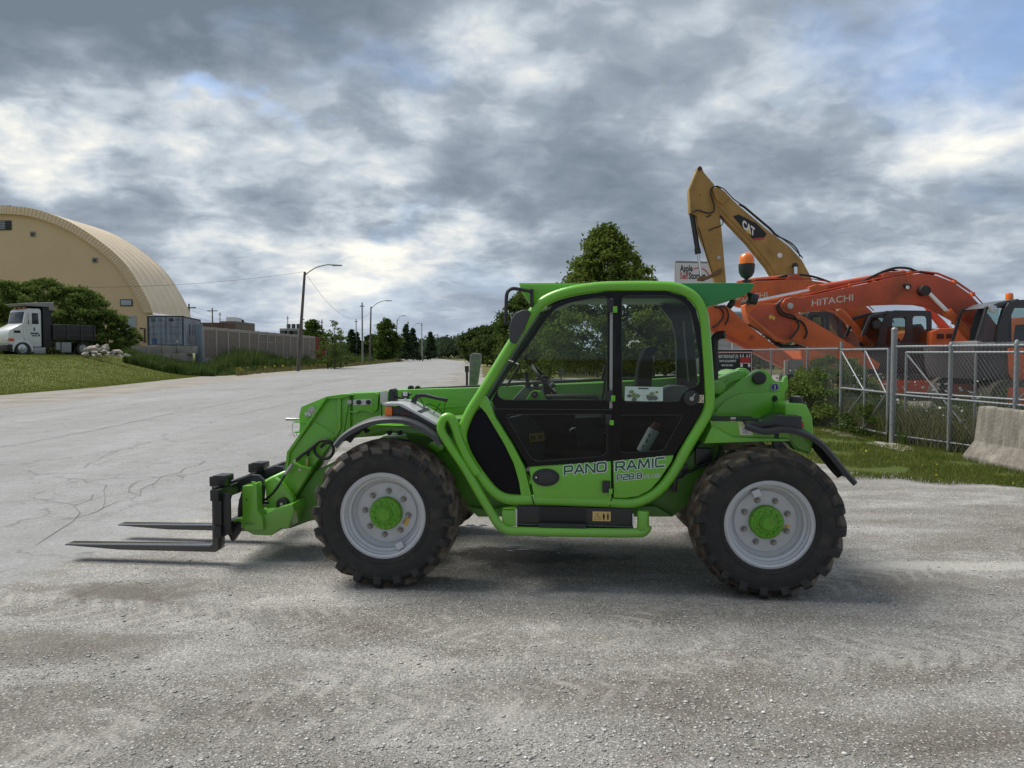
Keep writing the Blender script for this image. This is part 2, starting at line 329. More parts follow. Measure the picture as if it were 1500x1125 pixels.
# ================================================================ SETTING: ground
def ground_mat(name, kind):
    m = bpy.data.materials.new(name); m.use_nodes = True; nt = m.node_tree; b = nt.nodes['Principled BSDF']
    tc = N(nt, 'ShaderNodeTexCoord'); P = tc.outputs['Object']
    b.inputs['Specular IOR Level'].default_value = .25
    def noi(s, d=6, r=.6, dist=0, rot=0, sx=1, sy=1):
        mp = N(nt, 'ShaderNodeMapping'); mp.inputs['Rotation'].default_value = (0, 0, rot); mp.inputs['Scale'].default_value = (sx, sy, 1); nt.links.new(P, mp.inputs[0])
        n = N(nt, 'ShaderNodeTexNoise'); n.inputs['Scale'].default_value = s; n.inputs['Detail'].default_value = d; n.inputs['Roughness'].default_value = r; n.inputs['Distortion'].default_value = dist
        nt.links.new(mp.outputs[0], n.inputs['Vector']); return n.outputs[0]
    def vor(s, feat='F1', rnd=1.0, vec=None):
        n = N(nt, 'ShaderNodeTexVoronoi', feature=feat); n.inputs['Scale'].default_value = s; n.inputs['Randomness'].default_value = rnd
        nt.links.new(vec if vec else P, n.inputs['Vector']); return n
    bp = N(nt, 'ShaderNodeBump')
    def gravel():
        big = noi(.55, 7, .62, .4); mid = noi(3.2, 8, .65, .2)
        streak = noi(1.3, 7, .62, .5, radians(-52), .5, 1.5); fine = noi(160, 4, .7)
        col = ramp(nt, mth(nt, 'ADD', mth(nt, 'MULTIPLY', big, .4), mth(nt, 'MULTIPLY', streak, .6)),
                   [(.36, (.155, .138, .118)), (.45, (.235, .222, .202)), (.54, (.325, .315, .298)), (.64, (.46, .445, .42))])
        col = mixc(nt, ramp(nt, mid, [(.35, .45), (.7, 0.)]), col, (.17, .163, .152))
        v = vor(62); v2 = vor(150); v3 = vor(24)
        sep = N(nt, 'ShaderNodeSeparateColor'); nt.links.new(v.outputs['Color'], sep.inputs[0])
        st = mth(nt, 'MULTIPLY', ramp(nt, sep.outputs[0], [(.45, 0.), (.85, 1.)]), ramp(nt, v.outputs['Distance'], [(.25, 1.), (.42, 0.)]))
        col = mixc(nt, mth(nt, 'MULTIPLY', st, .75), col, (.60, .59, .57))
        sep2 = N(nt, 'ShaderNodeSeparateColor'); nt.links.new(v2.outputs['Color'], sep2.inputs[0])
        col = mixc(nt, .75, col, mixc(nt, 1.0, col, ramp(nt, sep2.outputs[0], [(0., .42), (1., 1.55)]), 'MULTIPLY'))
        col = mixc(nt, .5, col, mixc(nt, 1.0, col, ramp(nt, fine, [(.3, .45), (.7, 1.5)]), 'MULTIPLY'))
        # oil and water stains soaked into the lot
        def stain(x, y, rx, ry, c, amt):
            nonlocal col
            mp = N(nt, 'ShaderNodeMapping', vector_type='TEXTURE'); mp.inputs['Location'].default_value = (x, y, 0); mp.inputs['Scale'].default_value = (rx, ry, 1); nt.links.new(P, mp.inputs[0])
            ln = N(nt, 'ShaderNodeVectorMath', operation='LENGTH'); nt.links.new(mp.outputs[0], ln.inputs[0])
            e = mth(nt, 'ADD', ln.outputs['Value'], mth(nt, 'MULTIPLY', mth(nt, 'SUBTRACT', mid, .5), 2.2))
            col = mixc(nt, mth(nt, 'MULTIPLY', ramp(nt, e, [(.5, 1.), (1.05, 0.)]), amt), col, c)
        p = G(755, 815); stain(p.x, p.y, .9, .33, (.045, .042, .040), .8)
        p = G(180, 868); stain(p.x, p.y, .6, .25, (.115, .10, .085), .7)
        p = G(1340, 850); stain(p.x, p.y, 1.0, .3, (.16, .14, .12), .5)
        p = G(60, 950); stain(p.x, p.y, .8, .3, (.14, .125, .11), .45)
        p = G(1420, 830); stain(p.x, p.y, 1.1, .16, (.50, .49, .46), .6)
        p = G(745, 1050); stain(p.x, p.y, .13, .22, (.44, .425, .40), .35)
        p = G(340, 825); stain(p.x, p.y, .7, .07, (.52, .51, .49), .6)
        # tread marks pressed into the fines along two wheel paths
        tread = None
        for (lx, ly, ro, hw) in ((-.8, 4.42, radians(-8), .19), (1.2, 3.75, radians(14), .19), (-1.6, 3.3, radians(26), .17)):
            mp = N(nt, 'ShaderNodeMapping', vector_type='TEXTURE'); mp.inputs['Location'].default_value = (lx, ly, 0); mp.inputs['Rotation'].default_value = (0, 0, ro); nt.links.new(P, mp.inputs[0])
            s_ = N(nt, 'ShaderNodeSeparateXYZ'); nt.links.new(mp.outputs[0], s_.inputs[0])
            ay = mth(nt, 'ABSOLUTE', s_.outputs[1]); band = ramp(nt, mth(nt, 'DIVIDE', ay, hw * 1.3), [(.7, 1.), (.9, 0.)])
            ph = mth(nt, 'FRACT', mth(nt, 'DIVIDE', mth(nt, 'ADD', s_.outputs[0], mth(nt, 'MULTIPLY', ay, .8)), .155)); bar = ramp(nt, ph, [(.10, 0.), (.22, 1.), (.45, 1.), (.58, 0.)])
            tr_ = mth(nt, 'MULTIPLY', mth(nt, 'MULTIPLY', band, bar), ramp(nt, mth(nt, 'ADD', mth(nt, 'MULTIPLY', mid, .6), mth(nt, 'MULTIPLY', big, .4)), [(.44, 0.), (.56, 1.)])); tread = tr_ if tread is None else mth(nt, 'MAXIMUM', tread, tr_)
        col = mixc(nt, mth(nt, 'MULTIPLY', tread, .38), col, (.47, .45, .42))
        h = mth(nt, 'ADD', mth(nt, 'MULTIPLY', mth(nt, 'SUBTRACT', 1.0, v.outputs['Distance']), .5), mth(nt, 'ADD', mth(nt, 'MULTIPLY', fine, .6), mth(nt, 'MULTIPLY', mid, 1.6)))
        bp.inputs['Strength'].default_value = .8; bp.inputs['Distance'].default_value = .014
        return col, h
    if kind == 'gravel':
        col, h = gravel()
    elif kind == 'road':
        big = noi(.35, 7, .6, .3, 0, 1, .35); mid = noi(2.5, 8, .68, .2); fine = noi(140, 4, .7)
        col = ramp(nt, big, [(.32, (.262, .262, .262)), (.5, (.30, .302, .306)), (.68, (.342, .345, .35))])
        col = mixc(nt, ramp(nt, mid, [(.3, .45), (.58, 0.)]), col, (.22, .215, .205)); lng = noi(1.2, 6, .6, .2, radians(8), 1.6, .12); col = mixc(nt, ramp(nt, lng, [(.35, .35), (.55, 0.)]), col, (.24, .235, .225))
        col = mixc(nt, .7, col, mixc(nt, 1.0, col, ramp(nt, fine, [(.3, .55), (.7, 1.4)]), 'MULTIPLY')); col = mixc(nt, .6, col, mixc(nt, 1.0, col, ramp(nt, noi(34, 5, .7), [(.32, .65), (.68, 1.3)]), 'MULTIPLY'))
        wob = N(nt, 'ShaderNodeTexNoise'); wob.inputs['Scale'].default_value = 2.2; wob.inputs['Detail'].default_value = 6; nt.links.new(P, wob.inputs['Vector'])
        off = N(nt, 'ShaderNodeVectorMath', operation='SCALE'); off.inputs['Scale'].default_value = .9; nt.links.new(wob.outputs['Color'], off.inputs[0])
        ad = N(nt, 'ShaderNodeVectorMath', operation='ADD'); nt.links.new(P, ad.inputs[0]); nt.links.new(off.outputs[0], ad.inputs[1])
        v = vor(.38, 'DISTANCE_TO_EDGE', 1, ad.outputs[0]); v2 = vor(1.5, 'DISTANCE_TO_EDGE', 1, ad.outputs[0])
        gate = ramp(nt, noi(.3, 4, .5), [(.46, 0.), (.56, 1.)])
        c1 = ramp(nt, v.outputs['Distance'], [(.004, 1.), (.012, 0.)]); c2 = mth(nt, 'MULTIPLY', ramp(nt, v2.outputs['Distance'], [(.008, 1.), (.03, 0.)]), gate)
        ck = mth(nt, 'MULTIPLY', mth(nt, 'MAXIMUM', mth(nt, 'MULTIPLY', c1, .5), mth(nt, 'MULTIPLY', c2, .35)), ramp(nt, noi(1.3, 4, .6), [(.4, .1), (.6, 1.)]))
        col = mixc(nt, ck, col, (.10, .098, .095))
        h = mth(nt, 'SUBTRACT', mth(nt, 'MULTIPLY', fine, .5), mth(nt, 'MULTIPLY', ck, 1.2))
        gc, gh = gravel()
        at = N(nt, 'ShaderNodeAttribute', attribute_name='wear')
        ed = mth(nt, 'ADD', mth(nt, 'ADD', at.outputs['Fac'], mth(nt, 'MULTIPLY', mth(nt, 'SUBTRACT', mid, .5), 1.5)), mth(nt, 'MULTIPLY', mth(nt, 'SUBTRACT', fine, .5), .5))
        f = ramp(nt, ed, [(.34, 0.), (.52, 1.)])
        col = mixc(nt, f, gc, col)
        bp.inputs['Strength'].default_value = .7; bp.inputs['Distance'].default_value = .012
    elif kind == 'shoulder':
        big = noi(.6, 7, .6, .3); fine = noi(60, 5, .7)
        col = ramp(nt, big, [(.3, (.22, .20, .175)), (.7, (.33, .31, .28))]); col = mixc(nt, .5, col, mixc(nt, 1.0, col, ramp(nt, fine, [(.3, .6), (.7, 1.35)]), 'MULTIPLY'))
        h = fine; bp.inputs['Strength'].default_value = .6; bp.inputs['Distance'].default_value = .012
    else:
        big = noi(.25, 6, .6, .3); mid = noi(3., 8, .7); fine = noi(40, 5, .75); rows = noi(1.0, 3, .5, 0, radians(24), .12, 2.2)
        pal = {'lawn': [(.3, (.085, .110, .020)), (.5, (.135, .155, .032)), (.7, (.19, .20, .055))],
               'grass': [(.3, (.060, .105, .018)), (.5, (.095, .14, .026)), (.7, (.15, .165, .05))],
               'dry': [(.3, (.075, .085, .022)), (.5, (.13, .125, .035)), (.7, (.19, .165, .06))]}[kind]
        col = ramp(nt, mth(nt, 'ADD', mth(nt, 'MULTIPLY', big, .45), mth(nt, 'ADD', mth(nt, 'MULTIPLY', mid, .3), mth(nt, 'MULTIPLY', rows, .25))), pal)
        col = mixc(nt, .8, col, mixc(nt, 1.0, col, ramp(nt, fine, [(.3, .5), (.7, 1.5)]), 'MULTIPLY'))
        h = mth(nt, 'ADD', fine, mid); bp.inputs['Strength'].default_value = 1.0; bp.inputs['Distance'].default_value = .05
    nt.links.new(col, b.inputs['Base Color']); b.inputs['Roughness'].default_value = .92
    nt.links.new(h, bp.inputs['Height']); nt.links.new(bp.outputs[0], b.inputs['Normal']); return m
GRAVEL = ground_mat('gravel', 'gravel'); ROAD = ground_mat('old_asphalt', 'road'); SHOULD = ground_mat('shoulder_dirt', 'shoulder')
LAWN = ground_mat('lawn_grass', 'lawn'); GRASS = ground_mat('verge_grass', 'grass'); DRY = ground_mat('dry_grass', 'dry')
def sheet(name, pts, z, m):
    mb = MB(); mb.add([(p[0], p[1], z) for p in pts], [tuple(range(len(pts)))]); o = mb.build(name, m, smooth=False)
    if o.data.polygons[0].normal.z < 0: o.data.flip_normals()
    return struct(o)
def ragged(pts, amp, step, seed=0, freq=1.2):
    out = []
    for i in range(len(pts) - 1):
        a, b = Vector((*pts[i], 0)), Vector((*pts[i + 1], 0)); L = (b - a).length; n = max(1, int(L / step)); t = (b - a).normalized(); w = Vector((-t.y, t.x, 0))
        for k in range(n):
            p = a.lerp(b, k / n); q = noise.noise(Vector((p.x * freq, p.y * freq, seed))) + .5 * noise.noise(Vector((p.x * freq * 3.3, p.y * freq * 3.3, seed + 5)))
            p = p + w * amp * q * (1 if p.y < 20 else 1.6); out.append((p.x, p.y))
    out.append(pts[-1]); return out
sheet('ground', [(-2500, -200), (2500, -200), (2500, 3500), (-2500, 3500)], -.004, DRY)
sheet('gravel_lot', [(-19, -40), (40, -40), (40, 52), (-1.9, 52), (-2.2, 62), (-3.4, 90), (-6.8, 170), (-12, 170), (-25, 170), (-23, 95), (-19, 40)], .002, GRAVEL)
REDGE = [(-14, -2), (-9, 1.6), (-5, 3.9), (-3.45, 5.1), (-3.3, 6.1), (-3.05, 7.8), (-3.0, 10), (-3.05, 12.5), (-3.3, 20), (-3.9, 35), (-4.9, 57), (-5.8, 80), (-9, 143), (-32, 300), (-80, 420)]
LEDGE = [(-14.6, -2), (-14.6, 20), (-15.2, 31), (-17.2, 60), (-19.7, 95), (-22.5, 160), (-46, 300), (-96, 420)]
def resample(pts, n):
    seg = [0]
    for a, b in zip(pts, pts[1:]): seg.append(seg[-1] + math.dist(a, b))
    out = []
    for k in range(n):
        t = (k / (n - 1)) ** 1.8 * seg[-1]
        for i in range(len(pts) - 1):
            if seg[i] <= t <= seg[i + 1] + 1e-6:
                u = (t - seg[i]) / (seg[i + 1] - seg[i]); out.append((pts[i][0] + (pts[i + 1][0] - pts[i][0]) * u, pts[i][1] + (pts[i + 1][1] - pts[i][1]) * u)); break
    return out
NR = 260; ra, la = resample(REDGE, NR), resample(LEDGE, NR); rv = []; rf = []; wear = []
for k in range(NR):
    A, B = Vector((*ra[k], 0)), Vector((*la[k], 0)); u = (B - A).normalized(); w = (B - A).length
    for d, wv in ((-.7, 0), (-.1, .35), (.5, .8), (1.1, 1.15), (w - 1.0, 1.15), (w - .3, .8), (w + .3, 0)):
        p = A + u * d; rv.append((p.x, p.y, .008 if wv else .0032)); wear.append(wv)
for k in range(NR - 1):
    for i in range(6): a = k * 7 + i; rf.append((a, a + 1, a + 8, a + 7))
mb = MB(); mb.add(rv, rf); o = mb.build('road', ROAD, smooth=False)
if o.data.polygons[0].normal.z < 0: o.data.flip_normals()
at = o.data.attributes.new('wear', 'FLOAT', 'POINT'); at.data.foreach_set('value', wear); struct(o)
sheet('shoulder', ragged([(-14.4, -2), (-14.4, 20), (-15.0, 31), (-17.0, 60), (-19.5, 95), (-22.3, 160)], .2, .5, 4) + [(-24.5, 160), (-22.5, 95), (-22.0, 59), (-22.0, 50), (-20.2, 36), (-19.8, 29), (-19.8, -2)], .005, SHOULD)
# raised lawn on the left
def lawn_edge(y):
    P = [(-10, -19.3), (20, -19.3), (29, -19.6), (36, -19.6), (54, -21.9), (62, -22.6), (95, -22.4), (160, -25), (300, -60)]
    for (a, xa), (b, xb) in zip(P, P[1:]):
        if a <= y <= b: return xa + (xb - xa) * (y - a) / (b - a)
    return P[-1][1]
def lawn_h(x, y):
    d = lawn_edge(y) - x; t = max(0, min(1, d / 9.0)); s = t * t * (3 - 2 * t)
    top = 1.42 if y < 62 else 1.0 + .42 * max(0, 1 - (y - 62) / 20)
    return s * (top + .05) + .05 * noise.noise(Vector((x * .3, y * .3, 0))) * t
mb = MB(); nx, ny = 60, 90; ys = [-8 + i * 2.2 for i in range(ny)]
vs = []; fs = []
for j, y in enumerate(ys):
    e = lawn_edge(y)
    for i in range(nx):
        t = i / (nx - 1); x = e + .25 * noise.noise(Vector((0, y * .8, 3))) - (t ** 1.8) * 110
        vs.append((x, y, (.012 if i else -.02) + lawn_h(x, y)))
for j in range(ny - 1):
    for i in range(nx - 1): a = j * nx + i; fs.append((a, a + 1, a + nx + 1, a + nx))
mb.add(vs, fs); struct(mb.build('lawn', LAWN, ang=180))
# grass verge on the right, its gravel edge ragged
VE = [(16, 3.0), (9, 5.6), (6.6, 7.6), (5.8, 8.7), (4.9, 9.4), (4.2, 10.2), (4.0, 12), (3.9, 16), (4.0, 22), (4.2, 27)]
vedge = ragged(VE, .45, .12, 9, 2.0)
sheet('verge', ragged([(x + .32, y + .25) for x, y in VE], .45, .12, 9, 2.0) + [(40, 27), (40, 3)], .007, GRASS)
sheet('yard', [(7.3, 4), (40, 4), (40, 60), (7.3, 60)], .012, SHOULD)
sheet('far_verge', ragged([(40, 47.5), (8, 48.6), (3, 48.8), (-1.9, 50), (-3.4, 85), (-6.7, 170), (-25, 300)], .4, .8, 5) + [(400, 300), (400, 47)], .009, DRY)
# cracks and seams in the old asphalt
ckm = mat('crack_filler', (.165, .163, .157), .9)
def crack(px_pts, w0):
    P = []
    for a, b in zip(px_pts, px_pts[1:]):
        A, B = G(*a), G(*b)
        n = max(2, int((B - A).length / .35))
        for k in range(n): P.append(A.lerp(B, k / n))
    P.append(G(*px_pts[-1])); vs = []; fs = []
    for i, p in enumerate(P):
        t = (P[min(i + 1, len(P) - 1)] - P[max(i - 1, 0)]).normalized(); w = Vector((-t.y, t.x, 0))
        q = p + w * (.16 * noise.noise(p * 1.7) + .07 * noise.noise(p * 6)); ww = w0 * (.3 + .9 * abs(noise.noise(p * 3.1)) + .2 * random.random())
        vs += [(q.x - w.x * ww, q.y - w.y * ww, .0125), (q.x + w.x * ww, q.y + w.y * ww, .0125)]
    fs = [(2 * i, 2 * i + 1, 2 * i + 3, 2 * i + 2) for i in range(len(P) - 1)]
    return vs, fs
cm = MB()
for pts, w in [([(0, 656), (110, 637), (240, 609), (330, 592), (400, 580)], .022), ([(0, 591), (70, 582), (130, 574), (200, 566)], .03), ([(118, 686), (165, 664), (222, 648)], .012),
               ([(90, 765), (130, 755), (160, 745), (200, 728), (235, 700), (280, 687)], .010), ([(160, 745), (158, 728), (150, 712), (120, 705)], .008),
               ([(200, 728), (192, 715), (205, 706), (260, 694), (310, 676)], .009), ([(0, 696), (120, 694), (190, 697)], .008), ([(310, 573), (345, 570), (375, 568)], .05),
               ([(420, 570), (470, 561), (545, 551)], .05), ([(0, 610), (60, 605), (150, 592), (280, 575)], .018), ([(330, 612), (420, 592), (500, 578)], .02), ([(0, 740), (60, 733), (110, 742)], .008),
               ([(60, 800), (110, 765), (118, 742), (140, 725)], .007), ([(420, 640), (450, 625), (470, 610)], .01)]:
    cm.add(*crack(pts, w * .75))
o = cm.build('road_crack', ckm, smooth=False); o['kind'] = 'stuff'; o['label'] = 'dark cracks and seams wandering across the pale old asphalt'; o['category'] = 'cracks'
# puddle with a pale shine under the machine
def blob_poly(c, rx, ry, n, seed, rot=0):
    r = random.Random(seed); ph = [r.random() * 6 for _ in range(4)]; out = []
    for k in range(n):
        a = 2 * pi * k / n; q = 1 + .25 * sin(2 * a + ph[0]) + .18 * sin(5 * a + ph[1]) + .1 * sin(9 * a + ph[2]); x, y = rx * q * cos(a), ry * q * sin(a)
        out.append((c.x + x * cos(rot) - y * sin(rot), c.y + x * sin(rot) + y * cos(rot)))
    return out
WATER = mat('puddle_water', (.05, .05, .05), .04, spec=.8)
for i, (px, py, rx, ry) in enumerate([(689, 770, .035, .03), (697, 772, .05, .02), (708, 770, .04, .018), (702, 775, .02, .015), (756, 800, .05, .02), (766, 806, .045, .014), (748, 808, .03, .012), (795, 786, .08, .010)]):
    p = G(px, py); o = sheet('puddle', blob_poly(p, rx, ry, 40, i + 3), .0065, WATER)
# loose stones
def stones():
    rs = np.random.RandomState(3); n = 42000
    D = 2.35 * (14 / 2.35) ** (rs.rand(n) ** 1.25); X = (rs.rand(n) * 2 - 1) * .75 * D
    clus = np.array([noise.noise(Vector((x * .8, d * 2.2, 1))) for x, d in zip(X, D)])
    keep = rs.rand(n) < (.45 + 1.1 * clus)
    ok = []
    for x, d in zip(X, D):
        rx = -3.1
        for (xa, ya), (xb, yb) in zip(REDGE, REDGE[1:]):
            if ya <= d <= yb: rx = xa + (xb - xa) * (d - ya) / (yb - ya)
        ok.append(x > rx - .25 or random.random() < .04)
    keep &= np.array(ok); X, D = X[keep], D[keep]; n = len(X)
    s = np.clip(np.exp(rs.randn(n) * .5 + math.log(.0046)), .0022, .017)
    base = np.array([(1, 0, 0), (0, 1, 0), (-1, 0, 0), (0, -1, 0), (0, 0, .8), (0, 0, -.5)], dtype=float)
    tri = [(0, 1, 4), (1, 2, 4), (2, 3, 4), (3, 0, 4), (1, 0, 5), (2, 1, 5), (3, 2, 5), (0, 3, 5)]
    a = rs.rand(n) * 6.28; ca, sa = np.cos(a), np.sin(a)
    V = base[None] * (1 + rs.randn(n, 6, 3) * .22) * s[:, None, None] * np.stack([np.ones(n), .6 + .4 * rs.rand(n), .30 + .35 * rs.rand(n)], 1)[:, None, :]
    x = V[..., 0] * ca[:, None] - V[..., 1] * sa[:, None] + X[:, None]; y = V[..., 0] * sa[:, None] + V[..., 1] * ca[:, None] + D[:, None]; z = V[..., 2] + s[:, None] * .08 + .003
    P = np.stack([x, y, z], -1)
    me = bpy.data.meshes.new('loose_stones'); me.vertices.add(n * 6); me.vertices.foreach_set('co', P.astype(np.float32).ravel())
    idx = (np.array(tri)[None] + (np.arange(n) * 6)[:, None, None]).astype(np.int32).ravel()
    me.loops.add(len(idx)); me.loops.foreach_set('vertex_index', idx); me.polygons.add(len(idx) // 3); me.polygons.foreach_set('loop_start', np.arange(0, len(idx), 3, dtype=np.int32)); me.update(calc_edges=True)
    m = bpy.data.materials.new('stone_chips'); m.use_nodes = True; nt = m.node_tree; ge = N(nt, 'ShaderNodeNewGeometry')
    nt.links.new(ramp(nt, ge.outputs['Random Per Island'], [(0., (.26, .25, .235)), (.5, (.40, .39, .375)), (.85, (.52, .51, .49)), (1., (.68, .67, .64))]), nt.nodes['Principled BSDF'].inputs['Base Color']); nt.nodes['Principled BSDF'].inputs['Roughness'].default_value = .85
    me.materials.append(m); o = bpy.data.objects.new('loose_stones', me); C.objects.link(o); tag(o, 'loose grey gravel stones scattered over the dusty lot', 'gravel', kind='stuff')
stones()
# blades of grass: each one tapering quad bent a little
def blades(name, P, hmin, hmax, w, m, label, cat, parent=None, lean=.35, seed=0, wh=None):
    rs = np.random.RandomState(seed); P = np.asarray(P, dtype=float); n = len(P)
    h = (hmin + (hmax - hmin) * rs.rand(n)) * (wh if wh is not None else 1); a = rs.rand(n) * 6.28; b = rs.rand(n) * 6.28; L = rs.rand(n) * lean * h
    dx, dy = np.cos(a) * w * .5, np.sin(a) * w * .5
    v0 = P + np.stack([-dx, -dy, 0 * dx], 1); v1 = P + np.stack([dx, dy, 0 * dx], 1)
    q = P + np.stack([np.cos(b) * L * .35, np.sin(b) * L * .35, h * .6], 1); v2 = q + np.stack([dx * .8, dy * .8, 0 * dx], 1); v3 = q + np.stack([-dx * .8, -dy * .8, 0 * dx], 1)
    t = P + np.stack([np.cos(b) * L, np.sin(b) * L, h], 1)
    V = np.stack([v0, v1, v2, v2, v3, v0, v3, v2, t], 1).reshape(-1, 3)
    o = soup(name, V, 3, m, parent)
    if parent is None: tag(o, label, cat, kind='stuff')
    return o
GB = leaf_mat('grass_blades', (.07, .115, .018), (.22, .23, .07), .35)
GBL = leaf_mat('lawn_blades', (.10, .14, .022), (.24, .26, .08), .35)
WEED = leaf_mat('weed_blades', (.035, .075, .018), (.13, .17, .055), .35)
WEEDY = leaf_mat('dry_weed_blades', (.085, .11, .035), (.24, .20, .10), .3)
def vx(y):
    best = 4.0
    for (xa, ya), (xb, yb) in zip(vedge, vedge[1:]):
        if min(ya, yb) <= y <= max(ya, yb) and ya != yb: best = xa + (xb - xa) * (y - ya) / (yb - ya)
    return best
rs = np.random.RandomState(5); pts = []
while len(pts) < 85000:
    y = 5.5 + 20 * rs.rand() ** 1.5; e = vx(y); x = e + rs.rand() * (8.6 - e if y > 8 else 4) - .08
    if noise.noise(Vector((x * 1.3, y * 1.3, 7))) < -.28 + (.42 * max(0, 1 - (x - e) / .8)): continue
    if x > .78 * y + .5: continue
    pts.append((x, y, .01))
blades('grass', pts, .02, .075, .008, GB, 'short green grass of the verge before the chain link fence', 'grass', seed=1)
pts = []; 
while len(pts) < 40000:
    y = 26 + 30 * rs.rand(); x = lawn_edge(y) - 14 * rs.rand() ** 1.3
    if x < -.70 * y: continue
    pts.append((x, y, lawn_h(x, y)))
blades('grass', pts, .04, .09, .03, GBL, 'mown yellowish green grass on the raised lawn at left', 'grass', seed=2)
# reeds and tall weeds of the ditch along the left side of the road
pts = []; hh = []
while len(pts) < 30000:
    y = 47 + 85 * rs.rand() ** 1.2; e = lawn_edge(y); t = rs.rand(); x = e + 1.4 - 5.5 * t
    px = 750 + x / y * 1110
    if px < 270: continue
    if px < 330 and t < .5 * (330 - px) / 60: continue
    k = exp(-((px - 365) / 48) ** 2); s = .35 + .15 * max(0, min(1, (px - 270) / 60)) + .55 * k + .55 * noise.noise(Vector((x * .9, y * .25, 2))) + .25 * (rs.rand() - .5)
    if t < .18: s *= .35
    pts.append((x, y, lawn_h(x, y) * .7)); hh.append(max(.15, s))
blades('reeds', pts, 1.0, 1.9, .06, WEED, 'dark green reeds and tall weeds along the ditch beside the road', 'reeds', seed=3, lean=.3, wh=np.array(hh))
pts = []; hh = []
while len(pts) < 9000:
    y = 50 + 110 * rs.rand(); x = lawn_edge(y) + 2.4 - 2.4 * rs.rand()
    if 750 + x / y * 1110 < 345: continue
    pts.append((x, y, .0)); hh.append(.6 + .5 * noise.noise(Vector((x, y * .3, 4))))
blades('weeds', pts, .35, .8, .06, WEEDY, 'yellowish weeds at the foot of the reeds along the kerbless road edge', 'weeds', seed=4, wh=np.array(hh))
pts = []
hh = []
for i in range(9000):
    px = 180 + 135 * rs.rand(); y = 53 + 6 * rs.rand(); p = W(px, 518, y); pts.append((p.x, y, lawn_h(p.x, y) * .98)); hh.append(.55 + .6 * noise.noise(Vector((p.x * .9, y * .7, 5))) + .2 * rs.rand())
blades('weeds', pts, .5, 1.1, .06, WEED, 'dark weeds at the foot of the concrete block wall under the container', 'weeds', seed=6, wh=np.clip(np.array(hh), .15, 2))
# weeds along the chain link fence
pts = []; hh = []
while len(pts) < 42000:
    y = 9.4 + 15 * rs.rand() ** 1.1; x = 6.75 + abs(rs.randn()) * .9 + (0 if y > 13.0 else (13.4 - y) * .276 + .1)
    q = noise.noise(Vector((x * .8, y * .6, 11)))
    if q < -.15: continue
    pts.append((x, y, 0)); hh.append((.35 + .9 * max(0, q + .2)) * (1.2 if 13.5 < y < 22 else .62))
blades('weeds', pts, .35, 1.1, .016, WEED, 'tall dark weeds growing through the chain link fence', 'weeds', seed=7, lean=.6, wh=np.array(hh))
pts = []
while len(pts) < 7000:
    y = 10 + 13 * rs.rand(); x = 6.7 + abs(rs.randn()) * .7 + max(0, 13.4 - y) * .276 + (.1 if y < 11.8 else 0); pts.append((x, y, 0))
blades('weeds', pts, .3, .8, .012, WEEDY, 'dry straw coloured grass stems behind the chain link fence', 'weeds', seed=8, lean=.6)
# small flowers
def flowers(name, P, s, m, label):
    rs = np.random.RandomState(2); P = np.asarray(P); n = len(P); V = []
    for k in range(n):
        for q in range(2):
            a = rs.rand() * 3.1 + q * 1.57; ss = s * (.6 + .8 * rs.rand())
            u = np.array([cos(a), sin(a), 0]) * ss; w = np.array([-sin(a) * .4, cos(a) * .4, .6]) * ss
            V += [P[k] - u - w, P[k] + u - w, P[k] + u + w, P[k] - u + w]
    tag(soup(name, V, 4, m), label, 'flowers', kind='stuff')
YF = mat('yellow_petals', (.75, .60, .03), .7); WF = mat('white_petals', (.75, .76, .72), .7)
pts = []
for i in range(60):
    y = 7 + 6 * rs.rand(); x = vx(y) + .1 + 1.8 * rs.rand(); pts.append((x, y, .05))
flowers('dandelions', pts, .012, YF, 'small yellow dandelions dotted in the verge grass')
flowers('wildflowers', [(6.9 + .9 * rs.rand(), 12.2 + 7 * rs.rand() ** 1.2, .45 + .75 * rs.rand()) for i in range(200)], .02, WF, 'small white wildflowers among the weeds at the fence')
flowers('wildflowers', [tuple(Vector((lawn_edge(y) + 1.3 + .8 * rs.rand(), y, .3 + .25 * rs.rand()))) for y in (56 + 34 * rs.rand(22) ** 1.2) if 1], .07, YF, 'yellow wildflowers at the edge of the road by the reeds')
# ================================================================ TELEHANDLER
class Plane:
    """a vehicle's own frame: x along it, y away from its near side, z up"""
    def __init__(s, O, yaw): s.O = Vector(O); s.ex = Vector((cos(yaw), sin(yaw), 0)); s.ey = Vector((-sin(yaw), cos(yaw), 0)); s.yaw = yaw
    def L(s, px, py, y):
        d = raydir(px, py); o = Vector((0, 0, H)); t = (y - (o - s.O).dot(s.ey)) / d.dot(s.ey); p = o + d * t - s.O
        return (p.dot(s.ex), y, p.z)
    def P(s, pts, y): return [(q[0], q[2]) for q in (s.L(a, b, y) for a, b in pts)]
fw = Vector(W(564, 750, 5.10)); rw = Vector(W(1128, 763, 4.87))
yaw = atan2(rw.y - fw.y, rw.x - fw.x)
MO = Vector(((fw.x + rw.x) / 2, (fw.y + rw.y) / 2, 0)) ; T = Plane(MO, yaw); L = T.L; P = T.P
R = thing('telehandler', 'bright green compact telehandler with glazed cab and black pallet forks parked on the gravel', 'telehandler', MO, yaw)
def pr(name, pts, y0, y1, m, bevel=.006, seg=2, parent=None, label=None, yp=None):
    return MB().prism(P(pts, y0 if yp is None else yp), y0, y1).build(name, m, parent or R, bevel, seg, label=label)
